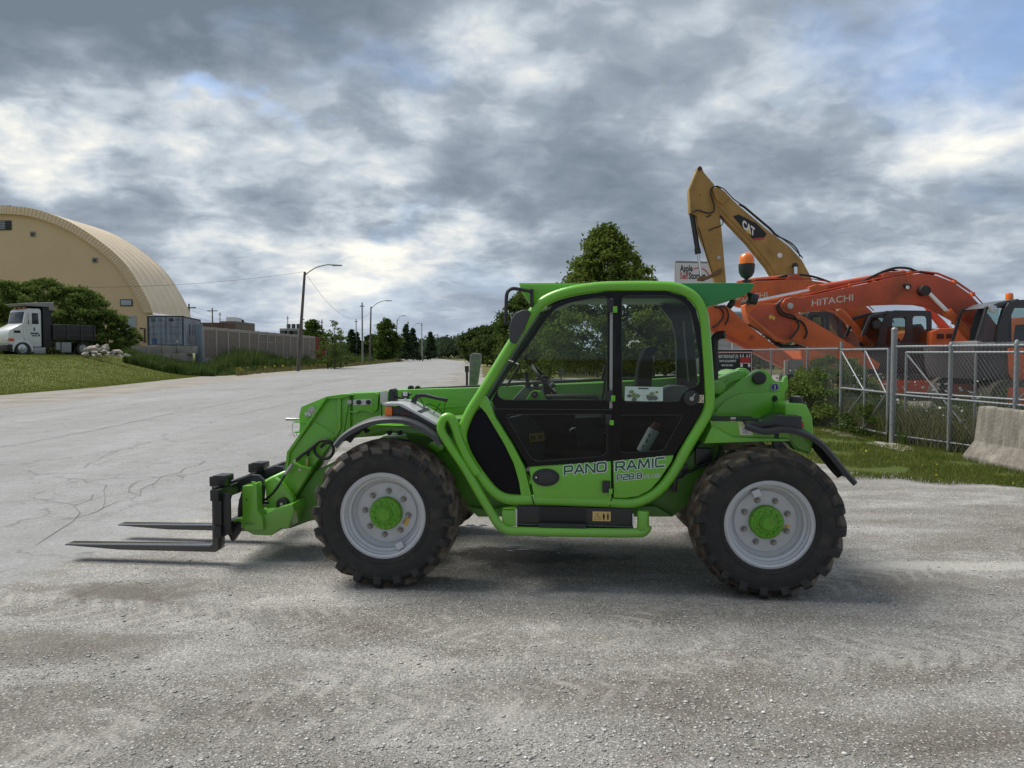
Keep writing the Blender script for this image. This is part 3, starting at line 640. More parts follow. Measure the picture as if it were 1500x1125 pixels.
# --- wheels
RT = .500
def lerp_prof(p, s):
    for (a, va), (b, vb) in zip(p, p[1:]):
        if a <= s <= b:
            t = (s - a) / (b - a); return tuple(x + (y - x) * t for x, y in zip(va, vb))
    return p[-1][1]
def make_wheel():
    rim = MB(); prof = [(.262, .012), (.276, .004), (.290, .010), (.292, .022), (.282, .028), (.262, .030), (.252, .040), (.248, .062), (.234, .070), (.230, .108), (.214, .128), (.207, .134), (.203, .126), (.10, .122)]
    rim.lathe(prof, (0, 0, 0), seg=64)
    rim.lathe([(.214, .128), (.225, .2), (.225, .25), (.285, .30)], (0, 0, 0), seg=48)
    o = rim.build('wheel', RIM, None, ang=28)
    ty = MB(); ty.lathe([(.284, .020), (.300, -.004), (.335, -.016), (.385, -.020), (.425, -.012), (.445, .006), (.458, .03), (.470, .08), (.474, .16), (.470, .24), (.458, .29), (.445, .314), (.425, .332), (.385, .34), (.335, .336), (.300, .324), (.284, .30)], (0, 0, 0), seg=72)
    # raised rings on the sidewall
    ty.lathe([(.412, -.0165), (.414, -.021), (.419, -.021), (.421, -.0145)], (0, 0, 0), seg=72)
    ty.lathe([(.312, -.0095), (.314, -.014), (.318, -.014), (.320, -.0125)], (0, 0, 0), seg=72)
    NL = 20
    for side in (0, 1):
        for k in range(NL):
            base = 2 * pi * (k + .5 * side) / NL
            # path from the middle of the tread over the shoulder down the side: (s, y, r_low, r_top, angle, halfwidth)
            st = [(.175, .462, .500, .0, .040), (.14, .462, .500, .06, .042), (.095, .46, .499, .14, .045), (.05, .455, .496, .215, .050), (.015, .445, .488, .262, .056), (-.008, .435, .474, .283, .060), (-.0185, .41, .452, .292, .060), (-.0195, .40, .428, .297, .055)]
            rows = []
            for j, (yy, rl, rt, an, hw) in enumerate(st):
                y_top = yy; y_lo = yy
                if j == 5: y_top = -.016; y_lo = .005
                if j == 6: y_top = -.031; y_lo = -.012
                if j == 7: y_top = -.026; y_lo = -.016
                if side: y_top, y_lo = .32 - y_top, .32 - y_lo
                an2 = base - an * 1.0; row = []
                for (rr, hh, yq) in ((rl, hw * 1.25, y_lo), (rt, hw * .86, y_top)):
                    for sg in (-1, 1):
                        a = an2 + sg * hh; row.append((rr * cos(a), yq, rr * sin(a)))
                rows.append(row)
            vs = [p for r_ in rows for p in r_]; fs = []
            for i in range(len(rows) - 1):
                b0, b1 = 4 * i, 4 * (i + 1)
                fs += [(b0 + 2, b0 + 3, b1 + 3, b1 + 2), (b0, b0 + 2, b1 + 2, b1), (b0 + 3, b0 + 1, b1 + 1, b1 + 3)]
            fs += [(0, 1, 3, 2), (4 * 7, 4 * 7 + 2, 4 * 7 + 3, 4 * 7 + 1)]
            ty.add(vs, fs)
    t = ty.build('tyre', MATS['tyre_rubber'], o, ang=24)
    hb = MB(); hb.lathe([(.0, .028), (.036, .028), (.043, .033), (.045, .045), (.052, .048), (.056, .062), (.092, .066), (.104, .070), (.110, .082), (.110, .130)], (0, 0, 0), seg=40)
    for k in range(12):
        a = 2 * pi * k / 12; hb.lathe([(0, .052), (.010, .052), (.012, .055), (.012, .068)], (.082 * cos(a), 0, .082 * sin(a)), seg=8)
    hb.build('hub', mat('hub_green', (.11, .36, .015), .45, var=.1, dirt=(.16, .10, .05), dirt_amt=.45, dscale=22), o)
    first = None
    for k in range(8):
        a = 2 * pi * k / 8 + pi / 2
        if first is None:
            n = MB(); n.lathe([(0, .070), (.008, .070), (.0085, .078), (.014, .078), (.0155, .082), (.0155, .102)], (0, 0, 0), seg=6); n.lathe([(.0155, .094), (.021, .096), (.021, .101)], (0, 0, 0), seg=14)
            nn = n.build('wheel_nut', mat('nut_steel', (.33, .31, .29), .5, metal=.4, var=.2, dirt=(.2, .1, .05), dirt_amt=.5, dscale=60), o); first = nn
        else: nn = first.copy(); C.objects.link(nn); nn.parent = o
        nn.location = (.150 * cos(a), .022, .150 * sin(a))
    return o
wh = make_wheel()
wheel_pos = [(fw, 0, -.26), (rw, 0, .38)]
WID = 1.90
def put(o, lx, y, flip, spin):
    k = 1.02 if lx < 0 else 1.0
    o.scale = (k, 1, k); o.parent = R; o.location = (lx, y, RT * k - .012); o.rotation_euler = (0, spin, pi if flip else 0); o.rotation_mode = 'XZY' if False else 'YXZ'
FX, RX = L(560, 750, .0)[0], L(1128, 763, .0)[0]
put(wh, FX, .0, False, .10)
for lx, y, fl, sp in ((RX, .0, False, .42), (FX, WID, True, .2), (RX, WID, True, .9)):
    put(copy_tree(wh), lx, y, fl, sp)
for px, py, Y in (): pass
# weight-clip and yellow marks
zc = RT
def ring_pt(cx, r, a, y): return (cx + r * cos(a), y, zc + r * sin(a))
for cx, a, nm in ((FX, radians(-62), 'A'), (RX, radians(113), 'B')):
    p = ring_pt(cx, .236 if nm == 'A' else .205, a, .05)
    M = Matrix.Translation(p) @ Matrix.Rotation(-(a - pi / 2), 4, 'Y')
    MB().box((-.026, -.03, -.022), (.026, .03, .026), M=M).build('valve_guard', RIM, R, .006)
for cx in (FX, RX):
    a = radians(-24); p = ring_pt(cx, .152, a, .1205)
    M = Matrix.Translation(p) @ Matrix.Rotation(-(a) - pi / 2 - .1, 4, 'Y')
    MB().box((-.030, -.001, -.014), (.030, .001, .014), M=M).build('yellow_mark', YEL, R)
    text('mark_print', '5A2', .018, INKB, R, p + Vector((0, -.0018, 0)) if isinstance(p, Vector) else (p[0] - .017, p[1] - .0018, p[2] - .02), tilt=radians(66), sx=1.0)
# --- chassis
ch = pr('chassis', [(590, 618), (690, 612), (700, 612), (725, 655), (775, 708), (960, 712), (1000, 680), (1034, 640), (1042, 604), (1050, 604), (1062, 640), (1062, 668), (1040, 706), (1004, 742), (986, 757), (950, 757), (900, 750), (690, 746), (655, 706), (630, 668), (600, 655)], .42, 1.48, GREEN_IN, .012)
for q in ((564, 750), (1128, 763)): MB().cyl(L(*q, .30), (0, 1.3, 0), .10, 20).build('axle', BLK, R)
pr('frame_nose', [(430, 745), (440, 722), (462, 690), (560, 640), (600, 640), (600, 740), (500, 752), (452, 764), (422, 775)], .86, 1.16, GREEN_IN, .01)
# panel in front of the rear wheel with its valve block and bracket
MB().cyl(L(1030, 668, .38), (0, .1, 0), .026, 14).box(L(1019, 657, .36), L(1041, 680, .42)).build('coupling', BLK, R, .004)
MB().tube([L(1056, 653, .36), L(1050, 672, .34), L(1028, 682, .33), L(1012, 690, .33), L(1000, 690, .34)], .011, 8, smooth=4).build('brake_hose', RUB, R)
pr('bracket', [(992, 684), (1006, 680), (1010, 690), (1000, 700), (992, 702), (992, 720), (985, 720), (985, 696)], .34, .40, BLK, .004)
# --- boom (runs along the far side of the cab to the rear pivot)
BY0, BY1 = .82, 1.14
pr('boom', [(556, 575), (580, 571), (700, 567.5), (890, 560), (1044, 549), (1092, 544), (1106, 560), (1060, 592), (900, 606), (760, 620), (600, 628), (556, 630)], BY0, BY1, GREEN, .014)
MB().prism(P([(588, 600), (700, 591), (900, 582), (900, 585), (700, 594), (588, 603)], BY0), BY0 - .008, BY0 + .004).build('boom_rib', GREEN, R, .002)
pr('boom_section', [(508, 578), (513, 575.5), (560, 574), (560, 630), (508, 634)], BY0 + .03, BY1 - .03, GREEN, .008)
pr('boom_end_plate', [(518, 576.5), (549, 575), (554, 577), (553, 599), (549, 604), (543, 604.5), (534, 601.5), (527, 602), (521, 605.5), (512, 604), (504, 604), (504, 602), (517, 602)], BY0 - .012, BY0 + .03, GREEN, .006)
pr('boom_joint_plate', [(500, 578), (513, 577), (513, 632), (500, 634)], BY0 + .0, BY1, GREEN, .006)
pl = pr('boom_clamp_plate', [(517, 585.5), (544, 584.5), (544, 593), (517, 594)], BY0 - .018, BY0 - .008, SILV, .002)
for px in (525, 539): MB().cyl(L(px, 589.3, BY0 - .032), (0, .02, 0), .019, 16).build('bolt', BLKP, R, .003)
MB().cyl(L(511.5, 589, BY0 - .02), (0, .04, 0), .021, 14).build('boom_pin', STEEL, R, .004)
pr('bare_slide_plate', [(557, 573.5), (568, 572.5), (568, 592), (561, 592), (557, 589)], BY0 - .016, BY0 - .004, SILV, .002)
# hoses and pipe lying on the boom
MB().tube([L(608, 570, .9), L(650, 568.5, .9), L(700, 566, .9), L(760, 562, .9), L(890, 556, .9), L(1000, 551, .9)], .012, 8).build('boom_pipe', BLK, R)
MB().box(L(654, 570, .87), L(660, 566, .95)).build('pipe_clamp', ROOFG, R, .003)
for px, w in ((601, .022), (611, .020)): MB().cyl(L(px, 569, .88), (0, .05, 0), w, 14).build('hose_roller', RUB, R, .003)
# --- boom nose
NY0, NY1 = .80, 1.20
nose = pr('boom_nose', [(477, 583), (497, 583.5), (500, 579), (512, 578), (504, 632), (492, 643), (468, 672), (457, 688), (430, 731), (431, 742), (425, 752), (421, 775), (411, 775), (408, 752), (400, 740), (418, 690), (421, 664), (430, 648), (452, 617)], NY0, NY1, GREEN, .010)
pr('nose_flange', [(475, 582), (479, 582.5), (434, 649.5), (424, 663.5), (421, 690), (417, 690), (420, 662), (430, 648)], NY0 - .035, NY0 + .01, GREEN, .004)
pr('nose_edge', [(494, 583), (499, 583), (499, 628), (492, 641), (488, 640), (495, 626)], NY0 - .03, NY0 + .01, GREEN, .004)
pr('nose_top_plate', [(476, 581), (500, 577.5), (513, 577), (515, 579), (500, 584), (477, 584)], NY0 - .04, NY1 + .01, GREEN, .004)
pr('nose_rear_plate', [(441, 596), (475, 582), (478, 584), (470, 600), (446, 634), (438, 634), (439, 622), (438, 610)], NY0 + .04, NY0 + .08, GREEN, .004)
pr('nose_rear_plate', [(441, 596), (475, 582), (478, 584), (470, 600), (446, 634), (438, 634), (439, 622), (438, 610)], NY1 - .08, NY1 - .04, GREEN, .004)
MB().cyl(L(456.5, 602, NY0 + .015), (0, .38, 0), .034, 20).cyl(L(456.5, 602, NY0 - .0), (0, .02, 0), .013, 12).build('cylinder_pin', STEEL, R, .004)
MB().prism(P([(446, 605), (452, 603), (457, 608), (450, 611), (451, 611)], NY0 + .02), NY0 + .01, NY0 + .03).build('pin_retainer', SILV, R, .003)
MB().tube([L(447.5, 605, NY0 + .02), L(450, 611, NY0 + .02)], .010, 8).build('pin_bottle', SILV, R, .002)
for z in (618, 633): pr('pin_bracket', [(431, z - 1), (452, z - 1), (450, z + 1.6), (431, z + 1.2)], NY0 + .02, NY0 + .16, GREEN, .002)
MB().tube([L(419, 614, .9), L(439, 614.5, .9)], .011, 10).build('locking_pin', STEEL, R, .002)
MB().tube([L(430, 617, .88), L(428.5, 625, .88), L(429, 634, .88), L(432, 640, .88), L(434.5, 636, .88), L(432, 632, .88)], .0025, 6, smooth=4).build('pin_chain', STEEL, R)
for px, py, r in ((474.5, 632.3, .012), (463.5, 639, .007), (470, 643.5, .006)): MB().cyl(L(px, py, NY0 - .0025), (0, .004, 0), r, 14).build('hole', INKB, R)
# gusset line in the nose: a slightly proud lower plate
pr('nose_lower_plate', [(461, 618), (492, 637), (488, 646), (466, 674), (455, 688), (430, 729), (422, 742), (404, 740), (422, 690), (424, 664), (434, 650)], NY0 - .012, NY0 + .004, GREEN, .003)
MB().cyl(L(413.5, 738.5, NY0 - .10), (0, .5, 0), .058, 26).build('nose_boss', GREEN, R, .006)
MB().cyl(L(413, 738.5, NY0 - .14), (0, .06, 0), .047, 26).build('rubber_knob', BLKP, R, .010)
MB().cyl(L(412, 738.7, NY0 - .146), (0, .008, 0), .012, 14).build('grease_nipple', STEEL, R, .002)
# --- tool carrier in front
pr('tool_carrier', [(377, 748), (384, 756), (398, 748), (412, 742), (428, 738), (431, 748), (422, 774), (411, 774), (397, 785), (371, 784), (358, 777), (355, 768)], .60, 1.12, GREEN, .012)
pr('carrier_post', [(354.5, 712), (370, 711), (371, 708), (376, 708), (377, 748), (384, 757), (386, 777), (358, 777), (355, 768)], .56, .66, GREEN, .008)
MB().tube([L(371.5, 711, .61), L(371.5, 705.5, .61)], .016, 12).build('carrier_pin', GREEN, R, .003)
pr('carrier_rib', [(356, 766.5), (371, 766.5), (371, 768), (356, 768)], .552, .57, GREEN_IN, .002)
MB().cyl(L(361, 732, .5585), (0, .003, 0), .007, 10).build('hole', INKB, R)
pr('carrier_link', [(389, 712), (402, 700), (412, 708), (430, 731), (428, 744), (408, 743), (390, 745)], .70, .76, GREEN, .006)
MB().tube([L(382, 713, .98), L(400, 703, .98), L(424, 692, .98)], .032, 14).build('tilt_cylinder', GREEN, R, .004)
MB().cyl(L(348.5, 767.5, .57), (0, .08, 0), .043, 22).build('carrier_eye', GREEN, R, .004)
MB().cyl(L(348, 768, .55), (0, .12, 0), .022, 12).build('carrier_eye_pin', BLK, R, .003)
# --- fork carriage (black)
def seg(p, q, y0, y1, hz, name, dx=.05):
    pass
a = L(313, 719, .38); zt = a[2]
fx = a[0]
MB().box((fx - .01, .34, zt - .07), (fx + .055, 1.72, zt + .015)).build('carriage_top_bar', BLK, R, .006)
MB().box((fx + .0, .35, zt + .016), (fx + .03, 1.72, zt + .032)).build('carriage_rail', BLK, R, .003)
zb = L(316, 776, .42)[2]
MB().box((fx + .005, .36, zb - .05), (fx + .06, 1.70, zb + .04)).build('carriage_bottom_bar', BLK, R, .006)
for y in (.40, 1.62): MB().box((fx + .062, y - .012, zb - .03), (fx + .12, y + .012, zt - .02)).box((fx + .0, y - .03, zb + .042), (fx + .062, y + .03, zt - .072)).build('carriage_upright', BLK, R, .004)
pr('carriage_arm', [(322, 728), (338, 712), (352, 702), (368, 695.5), (378, 696.5), (385, 703), (387, 714), (385, 736), (384, 744), (377, 744), (378, 716), (372, 712), (350, 717), (338, 724), (335, 734)], .68, .72, BLK, .005)
pr('carriage_arm', [(322, 728), (338, 712), (352, 702), (368, 695.5), (378, 696.5), (385, 703), (387, 714), (385, 736), (384, 744), (377, 744), (378, 716), (372, 712), (350, 717), (338, 724), (335, 734)], 1.14, 1.18, BLK, .005, yp=.68)
pr('carriage_hook_plate', [(337, 762), (352, 770), (352, 778), (342, 793), (338, 791), (330, 774)], .56, .60, BLK, .003)
pr('carriage_hook_plate', [(354, 720), (350, 732), (348, 745), (348, 758), (357, 760), (357, 716)], .70, .74, BLK, .003)
MB().box((fx + .12, .68, zb - .02), (fx + .19, 1.18, zb + .1)).build('carriage_cross_tube', BLK, R, .01)
def fork(y, nm):
    z0 = .112
    x_h = fx - .005; x_t = fx - 1.235
    prof = [(x_t, z0 + .022), (x_t - .002, z0 + .014), (x_t + .45, z0 - .012), (x_h - .02, z0 - .012), (x_h - .0, z0 + .002), (x_h + .003, z0 + .03), (x_h + .003, zt + .02), (x_h + .003, zt + .085), (x_h - .045, zt + .09), (x_h - .045, z0 + .05), (x_h - .07, z0 + .034)]
    f = MB().prism(prof, y - .055, y + .055).build('fork', mat('fork_paint', (.014, .015, .017), .26, spec=.9, coat=.6), R, .006)
    h = MB().box((x_h - .06, y - .06, zt + .02), (x_h + .06, y + .06, zt + .095)).box((x_h - .03, y - .068, zt + .055), (x_h + .075, y + .068, zt + .105), M=Matrix.Rotation(0, 4, 'Y')).build('fork_hook', BLK, f, .008)
    return f
fork(.50, 0); fork(1.17, 1)
# --- hydraulic hoses at the nose
MB().tube([L(470, 655, .74), L(478, 648, .72), L(487, 652, .72), L(488, 663, .72), L(481, 671, .72), L(470, 671, .73), L(461, 662, .74), L(462, 653, .74), L(470, 646, .73), L(482, 645.5, .72), L(490, 655, .73)], .012, 8, smooth=5).build('hydraulic_hose', RUB, R)
MB().tube([L(462, 652, .74), L(452, 660, .74), L(443, 666, .74), L(434, 674, .74)], .013, 8, smooth=4).build('hydraulic_hose', RUB, R)
MB().tube([L(434, 673, .74), L(431, 677, .74)], .012, 10).tube([L(428, 680, .74), L(418, 695, .73)], .014, 10).build('hose_fitting', STEEL, R)
MB().tube([L(418, 694, .73), L(410, 708, .70), L(400, 722, .70), L(390, 731, .70), L(383, 735.5, .70), L(392, 736.5, .70), L(397, 735, .72)], .010, 8, smooth=5).build('hydraulic_hose', RUB, R)
MB().tube([L(452, 659, .75), L(451, 668, .75)], .012, 8).build('hydraulic_hose', RUB, R)
MB().tube([L(450.5, 671, .75), L(450, 684, .75)], .012, 10).build('hose_fitting', mat('brass_fitting', (.45, .42, .20), .35, metal=.7), R)
pr('hose_bracket', [(431, 677), (440, 682), (455, 686), (454, 688), (438, 684), (430, 679)], .70, .80, GREEN, .002)
MB().cyl(L(439, 688, .785), (0, .02, 0), .013, 6).build('bolt', STEEL, R)
# --- front fenders: curved strips over the tyres
def fender(name, pts, y0, y1, th, m, hgt=.03):
    up = P(pts, y0); n = len(up); up3 = [Vector((a, 0, b)) for a, b in up]; up3 = smooth_path(up3, 5); mb = MB(); vs = []
    N_ = len(up3)
    for i, p in enumerate(up3):
        t = (up3[min(i + 1, N_ - 1)] - up3[max(i - 1, 0)]).normalized(); nn = Vector((-t.z, 0, t.x)); nn = nn if nn.z > 0 else -nn
        w = (y1 - y0)
        sec = [(y0, -hgt), (y0 - .004, -hgt * .2), (y0 + .02, .008), (y0 + w * .4, .018), (y1 - .02, .008), (y1, -hgt), (y1 - th, -hgt), (y1 - th - .015, -th + .002), (y0 + w * .4, .018 - th), (y0 + th + .015, -th + .002), (y0 + th, -hgt)]
        vs += [(p.x + nn.x * h, y, p.z + nn.z * h) for y, h in sec]
    k = 11; fs = []
    for i in range(N_ - 1):
        for j in range(k): fs.append((i * k + j, i * k + (j + 1) % k, (i + 1) * k + (j + 1) % k, (i + 1) * k + j))
    fs += [tuple(range(k)), tuple(range((N_ - 1) * k, N_ * k))]
    mb.add(vs, fs); return mb.build(name, m, R, ang=50)
fpts = [(488, 652), (500, 638), (518, 626), (540, 617), (565, 613), (592, 614), (618, 624), (640, 640), (647, 650)]
fender('front_fender', fpts, .03, .34, .008, FEND, .034)
o2 = fender('front_fender', fpts, .03, .34, .008, FEND, .034); o2.location = (0, WID - .37, 0)
rpts = [(1093, 622), (1120, 630), (1150, 627), (1178, 633), (1206, 649), (1228, 674), (1244, 694), (1256, 707)]
fender('rear_fender', rpts, .03, .34, .008, FENDB, .032)
o2 = fender('rear_fender', rpts, .03, .34, .008, FENDB, .032); o2.location = (0, WID - .37, 0)
pr('fender_post', [(1133, 634), (1142, 634), (1142, 662), (1133, 662)], .14, .19, BLK, .004)
pr('fender_bracket', [(1093, 621), (1120, 617), (1126, 617), (1142, 609), (1175, 610), (1174, 624), (1178, 633), (1160, 628), (1140, 624), (1120, 626), (1105, 630)], .08, .36, BLK, .006)
pr('rear_lamp', [(1172, 617), (1177, 618), (1178, 627), (1172, 626)], .10, .30, mat('red_lens', (.35, .02, .01), .3), .003)
# under the front fender: green bracket with rubber knobs
pr('fender_bracket', [(513, 634), (520, 626), (547, 622), (600, 624), (640, 634), (640, 642), (600, 636), (570, 634), (560, 638), (514, 642)], .36, .50, GREEN, .005)
for px, py in ((523, 633), (536, 631), (570, 634), (585, 634)): MB().cyl(L(px, py, .335), (0, .03, 0), .018, 14).build('rubber_knob', BLKP, R, .004)
pr('fender_bracket', [(630, 648), (636, 646), (650, 652), (648, 660), (640, 662), (627, 654)], .30, .42, GREEN, .004)
# --- headlamp box with its silver lid and orange marker
pr('lamp_box', [(575, 597), (585, 594), (612, 603), (642, 623), (650, 640), (642, 641), (618, 624), (592, 614), (575, 613)], .10, .46, BLK, .006)
pr('lamp_box_lid', [(559, 592), (562, 590.5), (584, 590.5), (590, 592), (624, 611), (642, 621), (643, 624), (636, 622), (604, 604), (584, 594), (572, 594.5), (562, 594)], .08, .50, mat('pale_lid', (.50, .51, .52), .32, coat=.3), .004)
pr('front_marker', [(563.5, 595.5), (574, 596), (574, 612.5), (563.5, 612.5)], .09, .16, ORLENS, .004)
MB().tube([L(559, 592, .12), L(559, 613, .12)], .006, 6).build('lamp_stay', BLK, R)
MB().box(L(586, 604, .095), L(601, 611, .10)).build('headlamp', mat('dark_red_lens', (.06, .015, .012), .3), R, .004)
# small mirror, bracket and wire guard behind the lamp box
pr('small_mirror', [(569, 571), (573, 569.5), (576, 572), (577, 588), (574, 590), (569, 589)], .30, .44, BLKP, .008)
MB().tube([L(576, 578, .36), L(583, 582, .36), L(592, 583, .36), L(603, 576, .36)], .008, 8, smooth=3).box(L(588, 575, .33), L(600, 584, .39)).build('mirror_bracket', BLK, R, .003)
MB().box(L(590, 574, .325), L(597, 580, .33)).box(L(592, 583, .32), L(596, 588, .33)).build('mirror_clamp', SILV, R, .002)
pr('wiper_guard', [(598, 600), (603, 584), (609, 577.5), (622, 577), (640, 582), (654, 584), (654, 589), (640, 586), (622, 582), (612, 583), (607, 592), (607, 601)], .34, .40, BLK, .004)
MB().tube([L(652, 588, .37), L(651, 600, .37), L(645, 611, .37), L(639, 615, .37)], .003, 5, smooth=4).tube([L(615, 583, .37), L(622, 597, .37), L(630, 610, .37)], .003, 5).tube([L(645, 590, .37), L(638, 602, .37), L(628, 612, .37)], .003, 5).tube([L(618, 598, .37), L(628, 592, .37), L(640, 597, .37), L(648, 604, .37)], .003, 5, smooth=3).build('wire_guard', RUB, R)
# --- CAB: outer tube frame
OUT = [(778, 731.5), (746, 731), (726, 722), (708, 702), (686, 669), (677, 643), (680, 623), (690, 601), (704, 579), (735, 528), (767, 477), (790, 447), (814, 433), (845, 425), (881, 420.5), (920, 419.5), (953, 419.5), (986, 421), (1008, 429.5), (1022, 442), (1030, 462), (1033, 490), (1037.5, 549), (1039, 588), (1036, 604), (1024, 626), (1009, 651), (992, 682), (976, 706), (960, 722), (942, 732), (924, 736.5), (896, 735.5), (838, 733.5), (778, 731.5)]
CY = .085
def tube_px(pts, y, r, n=3, seg=14): return MB().tube([L(a, b, y) for a, b in pts], r, seg, smooth=n)
fr = tube_px(OUT, CY, .036).build('cab_frame', GREEN, R)
pr('cab_frame_strip', [(698, 590), (709, 577), (715, 586), (726, 612), (751, 652), (768, 684), (778, 724), (778, 732), (764, 732), (760, 706), (752, 678), (738, 650), (712, 606)], CY - .022, CY + .05, GREEN, .008)
pr('cab_quarter_panel', [(708, 596), (735, 645), (752, 680), (760, 706), (764, 728), (745, 728), (728, 718), (708, 696), (689, 664), (681, 642), (684, 622), (694, 604)], CY - .004, CY + .02, mat('quarter_panel', (.004, .004, .007), .45, spec=.15), .003)
# far side of the frame and cross rails
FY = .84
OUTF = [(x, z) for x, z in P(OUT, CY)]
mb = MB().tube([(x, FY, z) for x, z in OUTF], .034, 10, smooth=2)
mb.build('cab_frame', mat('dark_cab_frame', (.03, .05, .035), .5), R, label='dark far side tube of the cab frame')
# door: black border with openings (built as rim strips), panes, green lower panel
DOOR = [(720, 587), (736, 557), (761, 515), (793, 467), (809, 448), (831, 437), (887, 427), (975, 426), (1003, 434), (1019, 452), (1026, 480), (1031, 549), (1032, 587), (1027, 603), (988, 666), (896, 675), (774, 684), (758, 656), (740, 625)]
W1 = [(728, 572), (735, 558), (773, 507), (801, 466), (815, 451), (835, 443), (884, 434), (890, 437), (889, 586), (738, 586), (730, 581)]
W2 = [(919, 433), (977, 433), (998, 440), (1012, 457), (1017, 482), (1024, 520), (1025, 560), (1020, 566), (1008, 570), (998, 580), (995, 588), (916, 589), (911, 582), (910, 440), (913, 435)]
W3 = [(740, 607), (886, 606.5), (889, 612), (889, 664), (880, 668.5), (790, 676), (782, 674), (776, 668)]
W4 = [(908, 608), (998, 608), (999, 612), (973, 658), (969, 660), (912, 663.5), (908, 660)]
def plate_with_holes(name, outer, holes, y0, y1, m):
    from mathutils.geometry import tessellate_polygon
    polys = [[Vector((a, b, 0)) for a, b in P(outer, y0)]] + [[Vector((a, b, 0)) for a, b in P(h, y0)] for h in holes]
    tris = tessellate_polygon(polys); flat = [v for p in polys for v in p]; n = len(flat)
    mb = MB(); mb.v = [(v.x, y0, v.y) for v in flat] + [(v.x, y1, v.y) for v in flat]
    mb.f = [tuple(t) for t in tris] + [tuple(i + n for i in t[::-1]) for t in tris]
    k = 0
    for p in polys:
        for i in range(len(p)):
            j = (i + 1) % len(p); mb.f.append((k + i, k + j, n + k + j, n + k + i))
        k += len(p)
    mb.mi = [0] * len(mb.f); return mb.build(name, m, R, ang=30)
def rnd(pts, n=3):    # soften corners of an outline
    out = []; k = len(pts)
    for i in range(k):
        a, b, c = Vector(pts[i - 1]), Vector(pts[i]), Vector(pts[(i + 1) % k])
        u = b.lerp(a, min(.4, 5 / max(1e-6, (a - b).length))); w = b.lerp(c, min(.4, 5 / max(1e-6, (c - b).length)))
        for q in range(n + 1):
            t = q / n; p = u * (1 - t) ** 2 + b * 2 * t * (1 - t) + w * t * t; out.append((p.x, p.y))
    return out
W1, W2, W3, W4, = rnd(W1), rnd(W2), rnd(W3), rnd(W4)
plate_with_holes('door_border', DOOR, [W1, W2, W3, W4], CY - .020, CY - .010, GLOSS)
for w, m in ((W1, GLASS), (W2, GLASS), (W3, GLASSD), (W4, GLASSD)):
    mb = MB(); q = P(w, CY - .015); mb.add([(a, CY - .015, b) for a, b in q], [tuple(range(len(q)))]); mb.build('window_pane', m, R, smooth=False)
for w in (W1, W2, W3, W4):
    MB().tube([L(a, b, CY - .021) for a, b in w], .0028, 6, closed=True).build('window_seal', mat('window_seal', (.03, .035, .035), .45), R)
MB().box(L(897.5, 600, CY - .026), L(722, 599, CY - .020)).build('door_trim', mat('trim_line', (.14, .15, .16), .35), R)
MB().box(L(893.5, 437, CY - .028), L(897, 598, CY - .020)).build('door_strip', mat('door_strip', (.30, .31, .30), .4), R, .001)
MB().box(L(898, 428, CY - .030), L(909, 672, CY - .021)).build('door_mullion', GLOSS, R, .002)
# green lower door panels, left and right leaf
pr('door_panel', [(775, 685), (895, 675.5), (895.5, 722), (896, 733), (783, 731), (781, 722)], CY - .030, CY + .03, GREEN, .007, label='front lower green door panel with oval handle')
pr('door_panel', [(898, 675.3), (987, 667), (984, 676), (966, 703), (952, 718), (935, 727), (916, 729.5), (899, 729)], CY - .030, CY + .03, GREEN, .007, label='rear lower green door panel with the model lettering')
MB().tube([L(897, 674, CY - .012), L(897, 724, CY - .012), L(895, 733, CY - .03), L(893, 742, CY - .03)], .0045, 6).build('door_gap', INKB, R)
MB().tube([L(779, 726, CY - .040), L(781, 735, CY - .042), L(783, 742, CY - .036)], .0035, 6).build('door_gap', INKB, R)
# handle
def ellipse(cx, cy, a, b, n=28): return [(cx + a * cos(2 * pi * k / n), cy + b * sin(2 * pi * k / n)) for k in range(n)]
hd = pr('door_handle', ellipse(799.5, 699.5, 20, 13), CY - .042, CY - .028, BLKP, .005)
pr('handle_flap', [(789, 692), (803, 691), (813, 694), (815, 700), (812, 706), (803, 708), (789, 708)], CY - .050, CY - .043, BLK, .004, parent=hd)
MB().cyl(L(785.5, 699.5, CY - .048), (0, .006, 0), .006, 12).build('key_lock', CHROME, hd)
# hinges
for (x0, y0, x1, y1, green) in ((889, 438, 899, 457, (898, 449, 904, 458)), (887, 572, 898, 588, (895, 579, 901, 588)), (887, 606, 896, 622, (893, 615, 899, 623)), (882.5, 704, 894, 722, (892, 715, 897, 724))):
    h = MB().box(L(x0, y1, CY - .055), L(x1, y0, CY - .028)).build('hinge', BLKP, R, .005)
    MB().box(L(green[0], green[3], CY - .062), L(green[2], green[1], CY - .030)).build('hinge_pin', mat('lime_plastic', (.14, .46, .03), .4), h, .004)
# rear window lock and its sticker
lk = MB().cyl(L(1013, 583, CY - .034), (0, .014, 0), .052, 28).build('window_lock', BLK, R, .006)
MB().cyl(L(1013.5, 584, CY - .040), (0, .008, 0), .014, 16).tube([L(1013.5, 584, CY - .044), L(1018, 577, CY - .044)], .004, 6).build('lock_knob', STEEL, lk)
MB().box(L(1022.5, 590, CY - .023), L(1031, 578.5, CY - .021)).build('sticker', CREAM, R)
for q in ((1024.5, 580.5), (1028.5, 580.5), (1026.5, 584), (1024.5, 587.5), (1028.8, 587.5)):
    MB().box(L(q[0] - .9, q[1] + .9, CY - .0245), L(q[0] + .9, q[1] - .9, CY - .0235)).build('sticker_print', INKB, R)
